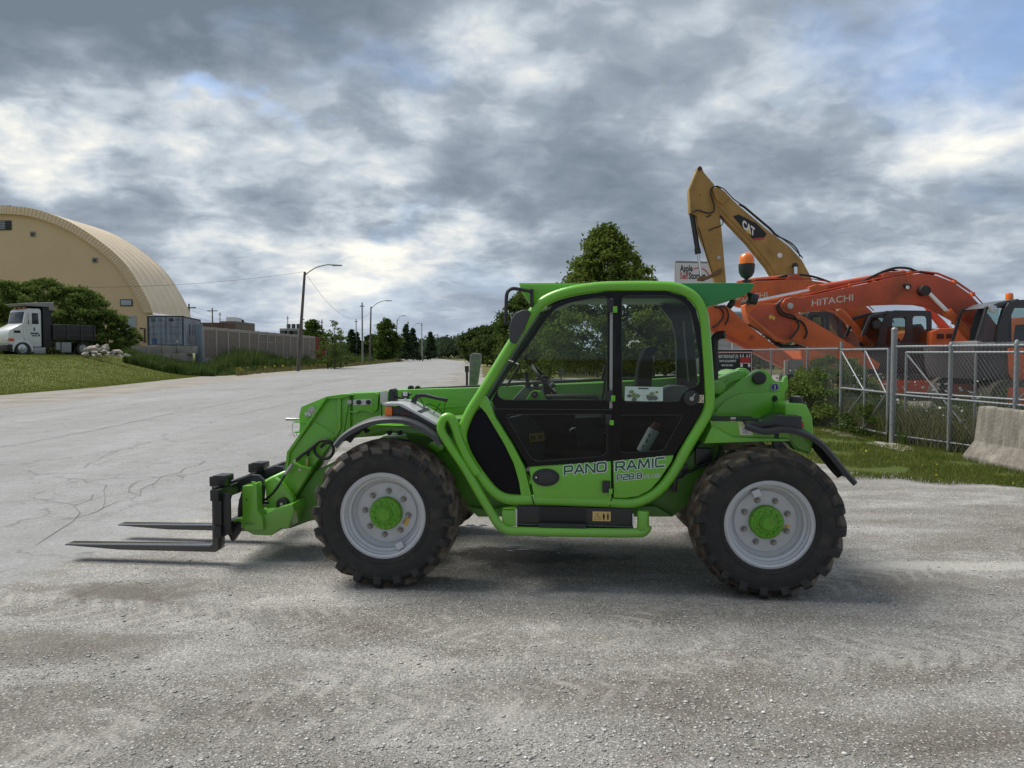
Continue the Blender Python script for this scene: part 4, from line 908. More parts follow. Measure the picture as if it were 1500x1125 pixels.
# lettering on the door
ty = CY - .0315
def ltext(body, px0, py0, px1, h_px, m, bold, y, nm='lettering', space=1.0):
    a = L(px0, py0, y); b = L(px1, py0, y); s = .0
    cu_w = 1.0
    o = text(nm, body, 1, m, None, (0, 0, 0), bold=bold, space=space)
    xs = [v.co.x for v in o.data.vertices]; w = max(xs) - min(xs); x0 = min(xs)
    hh = L(px0, py0 - h_px, y)[2] - a[2]
    return o, (b[0] - a[0]) / w, hh, x0, a
def place_text(body, px0, py0, px1, py1, h_px, m, y, bold=0.0, nm='lettering', space=1.0, parent=None, frame=None, off=0.0):
    """lettering from (px0,py0) to (px1,py1) along its baseline on the plane y of the given frame"""
    fr_ = frame or T; a = Vector(fr_.L(px0, py0, y)); b = Vector(fr_.L(px1, py1, y)); hh = fr_.L(px0, py0 - h_px, y)[2] - a.z
    o = text(nm, body, .70, m, parent or R, (0, 0, 0), bold=bold, space=space)
    me = o.data; xs = [v.co.x for v in me.vertices]; x0, w = min(xs), max(xs) - min(xs)
    D = b - a; sl = D.z / D.x
    for v in me.vertices:
        u = (v.co.x - x0) / w; v.co = Vector((a.x + D.x * u, a.y - off, a.z + D.z * u + v.co.z / .70 * hh))
    return o
# squared wide letters drawn as strokes on a unit cell
GL = {'P': (1.05, [[(0, 0), (0, 1), (.85, 1), (1, .86), (1, .54), (.85, .40), (.0, .40)]]), 'A': (1.15, [[(0, 0), (.5, 1), (.6, 1), (1.1, 0)], [(.2, .30), (.9, .30)]]),
      'N': (1.15, [[(0, 0), (0, 1), (.12, 1), (.98, 0), (1.1, 0), (1.1, 1)]]), 'O': (1.15, [[(.15, 0), (0, .15), (0, .85), (.15, 1), (.95, 1), (1.1, .85), (1.1, .15), (.95, 0), (.15, 0)]]),
      'R': (1.1, [[(0, 0), (0, 1), (.85, 1), (1, .86), (1, .58), (.85, .44), (.0, .44)], [(.55, .44), (1.05, 0)]]), 'M': (1.35, [[(0, 0), (.1, 1), (.18, 1), (.65, .1), (1.12, 1), (1.2, 1), (1.3, 0)]]),
      'I': (.2, [[(0.1, 0), (.1, 1)]]), 'C': (1.05, [[(1, 1), (.15, 1), (0, .85), (0, .15), (.15, 0), (1, 0)]]), '2': (.95, [[(0, 1), (.75, 1), (.9, .86), (.9, .62), (.78, .5), (.1, .5), (0, .4), (0, 0), (.9, 0)]]),
      '8': (.95, [[(.1, .5), (0, .62), (0, .88), (.1, 1), (.8, 1), (.9, .88), (.9, .62), (.8, .5), (.1, .5), (0, .38), (0, .12), (.1, 0), (.8, 0), (.9, .12), (.9, .38), (.8, .5)]]), '.': (.25, [[(.05, 0), (.2, 0)]]),
      'L': (.95, [[(0, 1), (0, 0), (.9, 0)]]), 'U': (1.0, [[(0, 1), (0, .15), (.12, 0), (.83, 0), (.95, .15), (.95, 1)]]), 'S': (1.0, [[(.95, 1), (.12, 1), (0, .88), (0, .6), (.12, .5), (.83, .5), (.95, .4), (.95, .12), (.83, 0), (0, 0)]])}
def stroke_word(body, px0, py0, px1, py1, h_px, y, wt, col, off, nm='lettering'):
    a = Vector(L(px0, py0, y)); b = Vector(L(px1, py1, y)); hh = L(px0, py0 - h_px, y)[2] - a.z; tot = sum(GL[c][0] + .28 for c in body) - .28; D = b - a
    mb = MB(); cx = 0; yy = a.y - off; n_ = 0
    def pt(u, v): return Vector((a.x + D.x * u / tot, 0, a.z + D.z * u / tot + v * hh))
    for ch_ in body:
        for st in GL[ch_][1]:
            Q = [pt(cx + u, v) for u, v in st]
            for p, q in zip(Q, Q[1:]):
                n_ += 1; t = (q - p); t = t.normalized() if t.length > 0 else Vector((1, 0, 0)); w = Vector((-t.z, 0, t.x)) * wt; e = t * wt * .85; y2 = yy - .00004 * (n_ % 12)
                mb.add([(v.x, y2, v.z) for v in (p - e - w, q + e - w, q + e + w, p - e + w)], [(0, 1, 2, 3)])
        cx += GL[ch_][0] + .28
    return mb.build(nm, col, R, smooth=False)
for body, x0, y0, x1, y1, h in (('PANO', 827, 695.5, 888, 689.5, 12), ('RAMIC', 902.5, 689.5, 973, 682.5, 12), ('P28.8', 904, 703.5, 940, 700.2, 7.5), ('PLUS', 944, 700.4, 966, 698.2, 4.2)):
    k = .0062 if h > 10 else (.0040 if h > 5 else .0019)
    stroke_word(body, x0, y0, x1, y1, h, ty, k + (.0046 if h > 10 else .0034 if h > 5 else .0012), WHITE, 0)
    stroke_word(body, x0, y0, x1, y1, h, ty, k if h > 5 else .0011, DKGREEN, .0012)
# stickers
def poly_plate(name, pts, y, m, th=.0015, parent=None, frame=None):
    q = (frame or T).P(pts, y); return MB().prism(q, y - th, y).build(name, m, parent or R)
stk = poly_plate('instruction_sticker', [(915.5, 566), (971, 567), (971, 588.5), (915, 587)], CY - .018, mat('pale_sticker', (.50, .62, .56), .5))
poly_plate('sticker_print', [(935, 568), (950, 568.3), (950, 570), (935, 569.7)], CY - .0205, INKB, parent=R)
SP = mat('sticker_ink_green', (.16, .22, .09), .6); SP2 = mat('sticker_ink_grey', (.10, .12, .11), .6)
for (x, y, s, m) in ((925, 574, 3.6, SP), (929, 579, 4.5, SP), (922, 580, 3.4, SP2), (934, 580, 3.8, SP), (929, 585, 4, SP2), (952, 583, 5, SP2), (959, 583, 5, SP2), (955, 577, 3.6, SP), (962, 574.5, 2.4, SP), (949, 580, 2.5, SP2)):
    poly_plate('sticker_print', [(x + s * cos(k * pi / 4 + .3) * (.8 + .3 * ((k * 7 + int(x)) % 3) / 2), y + s * .75 * sin(k * pi / 4 + .3)) for k in range(8)], CY - .0205 - .0003 * s, m)
MB().tube([L(943.2, 569, CY - .0202), L(943.2, 587, CY - .0202)], .0008, 4).build('sticker_print', SP2, R)
# step rail and step box
STEP = [(668, 628), (660, 612), (650, 613.5), (646, 626), (652, 642), (680, 684), (702, 722), (720, 752), (730, 768), (742, 776), (760, 778), (850, 780), (930, 780.5), (944, 778), (948.5, 770)]
tube_px([(700, 694), (686, 672), (674, 646)] + STEP, .055, .031, 4).build('step_rail', GREEN, R)
MB().cyl(L(942, 775, .06), (0, 0, .125), .040, 18).build('step_post', GREEN, R, .01)
MB().box(L(735, 771, .06), L(757, 743, .16)).build('step_post', GREEN, R, .012)
MB().prism(P([(757, 741), (926, 745), (928, 776), (757, 772)], .09), .09, .34).build('step_box', BLK, R, .005)
pr('step_recess', [(790, 742), (859, 742), (859, 770), (790, 769)], .083, .088, INKB, .002)
pr('step_tread', [(789, 766), (859, 768), (859, 781), (789, 780)], .045, .088, BLKP, .003)
pr('step_edge', [(757, 767), (789, 768), (789, 770), (757, 769)], .080, .088, mat('worn_edge', (.08, .085, .09), .35), .001)
pr('step_edge', [(860, 769), (926, 771), (926, 773), (860, 771)], .080, .088, MATS['worn_edge'], .001)
pr('reflector', [(754.5, 746), (757.5, 746), (757.5, 770), (754.5, 770)], .075, .10, mat('white_reflector', (.7, .7, .68), .3), .001)
pr('reflector', [(926.5, 753), (928.5, 753), (928.5, 770), (926.5, 770)], .075, .10, MATS['white_reflector'], .001)
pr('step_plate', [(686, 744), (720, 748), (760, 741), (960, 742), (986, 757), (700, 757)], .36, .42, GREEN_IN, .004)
poly_plate('warning_sticker', [(868, 749), (894.5, 749.5), (894.5, 763.5), (868, 763)], .0885, mat('tan_sticker', (.62, .44, .16), .5))
DKP = mat('dark_red_print', (.10, .02, .015), .6)
def tri_outline(pts, y, w, m):
    MB().tube([L(a, b, y) for a, b in pts], w, 4, closed=True).build('sticker_print', m, R)
tri_outline([(870.5, 760.5), (875.5, 751.5), (880.5, 760.8)], .0862, .0016, INKB)
MB().tube([L(874.5, 755, .0862), L(877, 757.5, .0862), L(876.5, 760, .0862)], .0014, 4).build('sticker_print', INKB, R)
for px, m in ((884.5, INKB), (890.5, DKP)):
    MB().cyl(L(px, 753, .0862), (0, .001, 0), .005, 10).box(L(px - 1.6, 758.5, .0862), L(px + 1.6, 754.3, .087)).box(L(px - 1.1, 761.8, .0862), L(px + 1.1, 758.5, .087)).build('sticker_print', m, R)
# --- roof
pr('roof_panel', [(761, 416), (1000, 417), (1010, 428), (835, 429), (806, 441), (787, 450), (776, 446), (762, 425)], .14, .88, GREEN, .010)
pr('roof_edge', [(760.5, 414.6), (856, 414.6), (856, 417.5), (760.5, 417.5)], .16, .90, GREEN, .004)
pr('roof_vent', [(854, 415.2), (880, 415.4), (872, 418), (854, 418)], .15, .80, mat('dark_green_plastic', (.01, .07, .03), .5), .003)
pr('rear_roof_cowl', [(985, 414.5), (1060, 414), (1104, 414.5), (1105.5, 418), (1100, 426), (1090, 433), (1066, 440), (1034, 449), (1028, 446), (1018, 430), (1000, 420)], .13, .86, ROOFG, .020, 3)
pr('headliner', [(835, 430), (1006, 430), (1014, 442), (1004, 441), (985, 437), (838, 437), (815, 446), (800, 450)], .16, .82, BLKP, .004)
# work lamps at the roof's rear
for y in (.22, .76): MB().cyl(L(1098, 437, y), (.05, 0, -.01), .040, 18, r2=.036).build('work_lamp', BLKP, R, .006)
MB().cyl(L(1068, 443, .5), (.03, 0, -.02), .036, 16).build('work_lamp', BLKP, R, .006)
MB().tube([L(1096, 424, .25), L(1098, 437, .25)], .012, 8).build('lamp_bracket', BLK, R)
# beacon
bc = L(1093.5, 408, .45); dz = L(1093.5, 370, .45)[2] - bc[2]; k = dz / 38
bs = MB(); bs.lathe([(.0, 0), (4 * k, 0), (8 * k, 3 * k), (11 * k, 9 * k), (11.8 * k, 17 * k), (11.8 * k, 21 * k), (10.5 * k, 22 * k), (0, 22 * k)], (bc[0], bc[1], bc[2]), 'z', 28); bs.cyl((bc[0], bc[1], bc[2] - 11 * k), (0, 0, 11 * k), 3 * k, 12)
bs.box((bc[0] - 6 * k, bc[1] - 2 * k, bc[2] - 5 * k), (bc[0] + 7 * k, bc[1] + 2 * k, bc[2] - 2.5 * k)); ba = bs.build('beacon', BLKP, R, ang=40)
ol = MB(); ol.lathe([(11.2 * k, 21.5 * k), (11.2 * k, 27 * k), (9.8 * k, 33 * k), (6.5 * k, 36.8 * k), (2.5 * k, 38 * k), (0, 38.1 * k)], (bc[0], bc[1], bc[2]), 'z', 28); ol.build('beacon_lens', ORLENS, ba, ang=60)
# --- main mirror on its bent rod
MB().tube([L(777, 427, .05), L(762, 424, .02), L(750, 423, .0), L(743, 429, -.01), L(741.5, 445, -.01), L(741, 470, -.01)], .012, 10, smooth=4).build('mirror_rod', BLK, R)
MB().box(L(776, 449, .05), L(782, 424, .10)).build('mirror_bracket', BLK, R, .004)
MB().tube([L(738, 473, -.01), L(750, 474, -.01)], .014, 10).build('mirror_clamp', BLKP, R)
pr('mirror', [(745, 480), (749, 467), (756, 457.5), (765, 453.5), (775, 454), (776, 459), (768, 480), (757, 501), (753, 504), (746, 500)], -.05, .07, mat('mirror_shell', (.045, .046, .055), .5), .018, 3)
# far side mirror
pr('far_mirror', [(688, 520), (692, 517), (703, 518), (704, 524), (698, 566), (687, 565)], 1.50, 1.60, mat('worn_mirror_back', (.17, .165, .16), .6, var=.3, vscale=20), .008)
MB().tube([L(684, 537, 1.52), L(684, 567, 1.52)], .010, 8).box(L(681, 545, 1.50), L(687, 536, 1.55)).build('mirror_rod', BLK, R)
# --- cab interior
pr('cab_tub', [(716, 596), (1036, 596), (1020, 630), (985, 690), (780, 700), (742, 640)], .74, .82, mat('cab_inner_wall', (.008, .012, .013), .6), .004)
pr('cab_floor', [(770, 690), (985, 684), (975, 700), (785, 708)], .12, .80, BLKP, .004)
pr('window_ledge', [(735, 590), (990, 590), (990, 600), (740, 600)], .70, .80, BLKP, .004)
pr('front_console', [(748, 588), (768, 566), (790, 566), (800, 588)], .34, .62, GREYIN, .010)
pr('dash_side', [(770, 586.5), (777, 575), (782, 572), (793, 572.5), (801, 587)], .26, .33, mat('lime_dash', (.17, .42, .05), .5), .006)
MB().cyl(L(783, 578, .235), (0, .02, 0), .024, 18).build('dash_knob', BLKP, R, .004)
MB().cyl(L(783, 578, .228), (0, .008, 0), .009, 12).build('knob_cap', mat('grey_cap', (.2, .17, .18), .5), R)
for px, py in ((773, 563.5), (785, 563.5)): MB().cyl(L(px, py, .30), (0, .05, 0), .021, 16).build('gauge', BLKP, R, .004)
MB().tube([L(770, 545, .34), L(772, 555, .34), L(773, 562, .34)], .016, 10, r2=.012).build('joystick', BLKP, R, .006)
MB().tube([L(785, 556, .4), L(797, 552, .4), L(804, 554, .4)], .012, 8, smooth=3).build('indicator_stalk', BLKP, R)
MB().tube([L(812, 562, .42), L(806, 568, .42)], .022, 12, r2=.014).build('control_knob', GREYIN, R, .005)
c_ = Vector(L(797, 556, .45)); ring = []
u_ = Vector((L(814, 578, .45)[0] - L(781, 538, .45)[0], 0, L(814, 578, .45)[2] - L(781, 538, .45)[2])) * .5; w_ = Vector((0, .19, 0))
MB().tube([c_ + u_ * cos(2 * pi * k / 28) + w_ * sin(2 * pi * k / 28) for k in range(28)], .012, 8, closed=True).tube([c_ - w_, c_ + w_], .010, 8).tube([c_, L(806, 590, .45)], .022, 10).build('steering_wheel', BLKP, R)
MB().tube([L(800, 581, .2), L(860, 581, .2), L(872, 582, .2), L(877, 588, .2)], .016, 10, smooth=3).build('door_grab_bar', mat('dark_handrail', (.05, .045, .05), .5), R)
MB().tube([L(742, 566, .14), L(759, 538, .14), L(757, 533, .16), L(744, 528, .2)], .009, 8, smooth=3).build('pillar_handle', BLK, R)
MB().tube([L(890, 540, .3), L(886, 560, .3), L(884, 575, .3), L(880, 588, .3)], .010, 8, smooth=3).build('window_stay', BLK, R)
pr('arm_rest', [(880, 558), (886, 534), (889, 540), (890, 560)], .4, .5, BLKP, .008)
pr('seat_back', [(921, 600), (932, 570), (938, 530), (945, 512), (953, 508), (964, 508), (965, 514), (957, 518), (955, 560), (950, 600)], .34, .66, SEATM, .020, 3)
pr('seat_base', [(880, 606), (940, 600), (955, 612), (950, 628), (885, 626)], .28, .70, SEATM, .02)
MB().tube([L(955, 517, .42), L(958, 530, .42)], .005, 6).tube([L(955, 517, .56), L(958, 530, .56)], .005, 6).build('headrest_stalk', STEEL, R)
pr('rear_pillar', [(985, 440), (1003, 442), (1012, 460), (1017, 490), (1022, 560), (1000, 585), (985, 590), (970, 592), (985, 580), (991, 560), (991, 500), (984, 470), (966, 448)], .70, .76, mat('rear_pillar_trim', (.035, .042, .045), .6), .006)
pr('rear_duct', [(940, 590), (960, 574), (985, 566), (1008, 566), (1012, 596), (940, 598)], .45, .74, GREYIN, .012)
tube_px([(1001, 470), (1003, 500), (1008, 560)], .5, .007, 2, 8).build('belt', mat('grey_belt', (.16, .17, .17), .6), R)
MB().tube([L(940, 662, .2), L(958, 629, .2)], .040, 18).build('extinguisher', WHITE, R, .006)
MB().tube([L(957, 630, .2), L(963, 619, .2)], .037, 18, r2=.020).build('extinguisher_cap', BROWN, R, .006)
MB().tube([L(941, 655, .158), L(943, 652, .158)], .004, 5).tube([L(946, 648, .158), L(949, 643, .158)], .004, 5).tube([L(950, 640, .158), L(952, 635, .158)], .004, 5).build('extinguisher_print', INKB, R)
poly_plate('floor_sticker', [(775, 635), (797, 633), (798, 646), (776, 648)], .50, mat('dull_yellow_sticker', (.42, .25, .05), .6))
text_o = place_text('!! !!', 778, 644, 795, 642.5, 5, INKB, .4975, bold=.03)
pr('pedal_box', [(745, 612), (772, 606), (800, 640), (796, 676), (788, 676), (760, 640)], .52, .60, mat('dark_pedal_box', (.035, .042, .05), .6), .006)
MB().tube([L(835, 632, .4), L(836, 629, .4), L(845, 627, .4), L(858, 632, .4), L(888, 634, .4)], .006, 8, smooth=3).build('seat_lever', SILV, R)
pr('seat_pedestal', [(842, 612), (886, 610), (884, 660), (846, 664)], .34, .66, BLKP, .010)
# --- rear body
pr('rear_hump', [(1040, 600), (1044, 587), (1104, 545), (1112, 541.5), (1121, 542), (1128, 547), (1133, 556), (1139, 559), (1147, 559), (1150, 552), (1154, 550), (1155, 567), (1150, 575), (1149, 616), (1040, 616)], .56, .64, GREEN, .008)
pr('rear_hump', [(1040, 600), (1044, 587), (1104, 545), (1112, 541.5), (1121, 542), (1128, 547), (1133, 556), (1139, 559), (1147, 559), (1150, 552), (1154, 550), (1155, 567), (1150, 575), (1149, 616), (1040, 616)], 1.20, 1.28, GREEN, .008, yp=.56)
pr('hump_panel', [(1046, 614), (1050, 600), (1064, 585), (1082, 577), (1100, 574.5), (1144, 574.5), (1146, 614)], .535, .56, GREEN, .008)
MB().cyl(L(1113.5, 554, .50), (0, .08, 0), .046, 30).build('pivot_cap', BLKP, R, .010)
MB().cyl(L(1135, 567, .553), (0, .006, 0), .030, 24).build('round_sticker', BLUE, R)
MB().tube([Vector(L(1135, 567, .552)) + Vector((.0275 * cos(a * pi / 12), 0, .0275 * sin(a * pi / 12))) for a in range(24)], .002, 4, closed=True).tube([L(1134.2, 563.5, .551), L(1135.8, 566.5, .551), L(1134.6, 570.5, .551)], .003, 5).build('sticker_print', WHITE, R)
pr('oval_hole', ellipse(1135, 584.5, 4.2, 5.3, 18), .531, .5345, INKB, 0)
MB().cyl(L(1140.5, 593, .531), (0, .003, 0), .007, 10).build('hole', INKB, R)
MB().cyl(L(1140, 602, .531), (0, .004, 0), .026, 22).build('round_sticker', mat('amber_sticker', (.45, .30, .10), .5), R)
for k in range(5):
    a = k * 1.256 + .4; q = Vector(L(1140, 602, .5295)) + Vector((.013 * cos(a), 0, .013 * sin(a))); MB().cyl(q, (0, .001, 0), .006, 8).build('sticker_print', mat('pale_print', (.6, .6, .5), .5) if k % 2 else INKB, R)
# humps of the boom foot, seen behind
pr('boom_foot', [(1046, 574), (1048, 556), (1072, 546), (1082, 542.5), (1092, 543), (1100, 550), (1090, 570), (1060, 590)], .66, 1.18, GREEN, .012)
pr('boom_foot_rib', [(1050, 572), (1068, 556), (1096, 551), (1096, 553), (1070, 559), (1053, 575)], .64, .66, GREEN, .003)
MB().cyl(L(1053, 568, .60), (0, .06, 0), .05, 20).build('boom_foot_boss', GREEN, R, .008)
pr('tow_hook', [(1150, 552), (1153, 548.5), (1158, 547.5), (1163, 548), (1163, 552), (1158, 553), (1155, 558)], .60, .64, BLKP, .004)
# side box and tank
pr('side_box', [(1040, 616), (1150, 616), (1158, 620), (1158, 646), (1030, 650), (1042, 624)], .14, .56, GREEN, .008)
pr('side_box_facet', [(1043, 624), (1074, 640.5), (1157, 643), (1157, 646), (1031, 649.5)], .118, .145, GREEN, .006)
pr('side_box_lid', [(1043, 614.5), (1112, 614.5), (1112, 616.5), (1043, 616.5)], .13, .40, INKB, .001)
pr('tank', [(1150, 594), (1155, 591), (1178, 591.5), (1182, 595), (1190, 612), (1192, 640), (1189, 662), (1180, 664), (1168, 658), (1158, 648), (1150, 646)], .20, .62, GREEN, .014, 3)
pr('tank_lower', [(1158, 644), (1168, 658), (1187, 664), (1187, 666), (1166, 660), (1155, 646)], .18, .30, GREEN_IN, .003)
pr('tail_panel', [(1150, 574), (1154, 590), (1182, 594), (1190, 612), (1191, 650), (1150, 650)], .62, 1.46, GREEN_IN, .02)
cp = MB(); q = L(1166, 591, .34); cp.lathe([(0, .045), (.040, .045), (.043, .04), (.046, .015), (.046, 0), (.040, -.004)], q, 'z', 24); cp.build('tank_cap', BLKP, R, ang=35)
MB().cyl((q[0], q[1], q[2] + .044), (0, 0, .008), .028, 20).build('tank_cap_top', STEEL, R, .002)
poly_plate('sticker', [(1081, 618), (1101, 619), (1103, 638), (1083.5, 637.5)], .1385, mat('yellow_label', (.55, .60, .28), .5))
poly_plate('sticker_print', [(1084, 625), (1100, 626), (1101, 636.5), (1085.5, 636)], .1365, WHITE)
for i in range(3): poly_plate('sticker_print', [(1087, 627.5 + i * 3), (1095 + i, 628 + i * 3), (1095 + i, 629 + i * 3), (1087, 628.5 + i * 3)], .1345, SP2)
MB().box(L(1070, 618, .136), L(1078, 611, .139)).build('lid_catch', STEEL, R, .002)
# exhaust
MB().tube([L(1046, 556, .50), L(1046.5, 530, .50), L(1046, 505, .50), L(1047.5, 496, .50), L(1052, 491.5, .49), L(1062, 490, .47)], .029, 16, smooth=4).build('exhaust_pipe', mat('exhaust_black', (.012, .012, .013), .6, dirt=(.05, .04, .035), dirt_amt=.5), R)
# bonnet on the far side
pr('engine_bonnet', [(770, 590), (800, 578), (960, 572), (1042, 566), (1046, 600), (1046, 650), (700, 660), (700, 610)], 1.20, 1.80, GREEN, .03, 3)
# ================================================================ RIGHT SIDE: fence, barrier, excavators
GALV = mat('galvanised_steel', (.25, .265, .28), .5, metal=.45, var=.12, vscale=14)
WIRE = mat('galvanised_wire', (.15, .16, .17), .65, metal=.1)
def chainlink(mb, a, b, z0, z1, pitch=.075, r=.0019):
    a, b = Vector((*a, 0)), Vector((*b, 0)); Ln = (b - a).length; t = (b - a) / Ln; n_ = Vector((-t.y, t.x, 0)); h = z1 - z0; k = .78; run = h * k
    s = -run
    while s < Ln:
        for sg in (0, 1):
            u0, u1 = (s, s + run) if sg == 0 else (s + run, s)
            w0, w1 = z0, z1
            U = [u0, u1]; Z = [w0, w1]
            lo, hi = 0.0, 1.0
            du = u1 - u0
            for lim, sd_ in ((0, 1), (Ln, -1)):
                if abs(du) > 1e-9:
                    tt = (lim - u0) / du
                    if (du > 0) == (sd_ > 0): lo = max(lo, tt)
                    else: hi = min(hi, tt)
            if hi - lo > .02:
                p = a + t * (u0 + du * lo) + Vector((0, 0, w0 + h * lo)) + n_ * (.003 if sg else -.003); q = a + t * (u0 + du * hi) + Vector((0, 0, w0 + h * hi)) + n_ * (.003 if sg else -.003)
                d = (q - p).normalized(); s1 = n_ * r; s2 = d.cross(n_) * r
                mb.add([p - s1, p + s2, p + s1, p - s2, q - s1, q + s2, q + s1, q - s2], [(0, 1, 5, 4), (1, 2, 6, 5), (2, 3, 7, 6), (3, 0, 4, 7)])
        s += pitch
    # knuckled selvage on top
    s = 0
    while s < Ln:
        p = a + t * s + Vector((0, 0, z1)); mb.tube([p, p + t * .012 + Vector((0, 0, .035)), p + t * .03 + Vector((0, 0, .03))], r * .9, 3); s += pitch
FXL = 6.75
def fence_part(nm, lab, segs, posts, y0, y1, x, z1, big=None, group=None):
    t = thing(nm, lab, 'fence', (x, (y0 + y1) / 2, 0)); o = Vector((x, (y0 + y1) / 2, 0))
    for py_, r, hgt in posts:
        mb = MB().cyl((0, py_ - o.y, -.02), (0, 0, hgt), r, 14)
        mb.lathe([(r * 1.08, -.01), (r * 1.02, .025), (r * .6, .05), (0, .058)], (0, py_ - o.y, hgt - .02), 'z', 14); mb.build('post', GALV, t)
    MB().tube([(0, y0 - o.y, z1 - .03), (0, y1 - o.y, z1 - .03)], .022, 10).build('top_rail', GALV, t)
    mb = MB(); chainlink(mb, (0 - .03, y0 - o.y), (0 - .03, y1 - o.y), .05, z1); mb.build('wire_mesh', WIRE, t, smooth=False, kind='stuff')
    return t, o
t, o = fence_part('chainlink_fence', 'galvanised chain link fence running back behind the black and red sign board', None, [(p, .026, 1.71) for p in (17.2, 19.6, 22.2, 24.8)], 15.55, 25, FXL - .05, 1.73)
t, o = fence_part('chainlink_fence', 'chain link fence panel at the right, nearest to the concrete barrier', None, [(-1.6, .034, 1.77), (.51, .034, 1.77), (1.68, .034, 1.75), (2.9, .052, 2.03)], -2.9, 2.9, 0, 1.75)
MB().tube([(0, -2.9, .80), (0, 2.9, .88)], .018, 10).build('middle_rail', GALV, t); MB().tube([(0, -2.9, .16), (0, 2.9, .16)], .014, 10).build('bottom_rail', GALV, t)
for z in (.35, .9, 1.5): MB().cyl((0, 2.9, z), (0, 0, .03), .058, 14).build('post_clamp', GALV, t)
t.location = (FXL + .266 * 2.9, 13.4 - .964 * 2.9, 0); t.rotation_euler = (0, 0, .269)
# gate leaf between the big post and the fence
def gate(lab, x, y0, y1, mids, z0, z1, diag, mesh=True):
    t = thing('gate', lab, 'gate', (x, (y0 + y1) / 2, 0)); oy = (y0 + y1) / 2
    for y in (y0, y1): MB().tube([(0, y - oy, z0), (0, y - oy, z1)], .024, 10).build('gate_upright', GALV, t)
    for y in mids: MB().tube([(0, y - oy, z0), (0, y - oy, z1)], .020, 10).build('gate_upright', GALV, t)
    for z in (z0, (z0 + z1) / 2 - .02, z1): MB().tube([(0, y0 - oy, z), (0, y1 - oy, z)], .020, 10).build('gate_rail', GALV, t)
    for (ya, za, yb, zb) in diag: MB().tube([(.0, ya - oy, za), (.0, yb - oy, zb)], .014, 8).build('gate_brace', GALV, t)
    if mesh: mb = MB(); chainlink(mb, (.03, y0 - oy), (.03, y1 - oy), z0, z1 - .01); mb.build('wire_mesh', WIRE, t, smooth=False, kind='stuff')
    return t
zm = .88
gate('chain link gate leaf with diagonal braces between the tall post and the weeds', FXL - .02, 13.55, 15.5, [14.45], .16, 1.68, [(15.5, 1.66, 14.45, zm), (14.45, 1.66, 13.6, zm), (14.45, zm, 15.5, .18), (13.6, zm, 14.45, .18)])
g2 = gate('second chain link gate leaf standing open behind the fence and the barrier', FXL + .75, 9.0, 14.8, [10.3, 11.7, 13.3], .18, 1.62, [(13.3, .2, 14.8, 1.6), (11.7, 1.6, 13.3, .2), (10.3, .2, 11.7, 1.6), (9, 1.6, 10.3, .2)])
g2.location = (8.05, 11.2, 0); g2.rotation_euler = (0, 0, .269)
MB().tube([(FXL - .02, 15.5, 0), (FXL - .02, 15.5, 1.85)], .028, 10).build('gate_post', GALV)
tag(bpy.data.objects['gate_post'], 'slim galvanised gate post next to the weeds left of the tall post', 'post')
for y in (12.9, 15.0):
    pts = blob_poly(Vector((FXL - .25, y, 0)), .22, .75, 24, int(y * 7)); sheet('concrete_pad', pts, .022, mat('concrete', (.27, .25, .22), .9, var=.15, bump=.3))
# concrete barrier
CONC = mat('barrier_concrete', (.215, .197, .17), .9, var=.32, vscale=3.5, bump=.6, bscale=26, dirt=(.20, .18, .155), dirt_amt=.7, dscale=2.2)
def cm_streaks():
    nt = CONC.node_tree; b = nt.nodes['Principled BSDF']; tc = N(nt, 'ShaderNodeTexCoord'); mp = N(nt, 'ShaderNodeMapping'); mp.inputs['Scale'].default_value = (5, 5, .5)
    nt.links.new(tc.outputs['Object'], mp.inputs[0]); n = N(nt, 'ShaderNodeTexNoise'); n.inputs['Scale'].default_value = 2.4; n.inputs['Detail'].default_value = 8; n.inputs['Roughness'].default_value = .65; nt.links.new(mp.outputs[0], n.inputs['Vector'])
    src = b.inputs['Base Color'].links[0].from_socket
    nt.links.new(mixc(nt, mth(nt, 'MULTIPLY', ramp(nt, n.outputs[0], [(.42, 0.), (.62, 1.)]), .75), src, (.105, .094, .078)), b.inputs['Base Color'])
cm_streaks()
bt = thing('concrete_barrier', 'weathered concrete road barrier on the grass at the right edge, in front of the fence', 'barrier', (7.07, 9.9, 0), 0)
prof = [(-.30, 0), (-.30, .08), (-.13, .30), (-.075, .80), (-.06, .82), (.06, .82), (.075, .80), (.13, .30), (.30, .08), (.30, 0)]
mb = MB(); rows = []
for k in range(31):
    y = 1.45 - k * 3.0 / 30; ch = .03 if k in (0, 30) else 0
    rows.append([(x * (1 - ch) + .008 * noise.noise(Vector((x * 5, y * 3, z * 4))) * (1 if z > .01 else 0), y + (.0 if z > .3 else 0), max(0, z * (1 - ch * .3) + .012 * noise.noise(Vector((x * 4, y * 5, 3))))) for x, z in prof])
nn = len(prof); vs = [p for r_ in rows for p in r_]; fs = [(i * nn + j, i * nn + (j + 1) % nn, (i + 1) * nn + (j + 1) % nn, (i + 1) * nn + j) for i in range(30) for j in range(nn)]
fs += [tuple(range(nn)), tuple(range(30 * nn, 31 * nn))]; mb.add(vs, fs); mb.build('barrier_body', CONC, bt, .012, 2, ang=25)
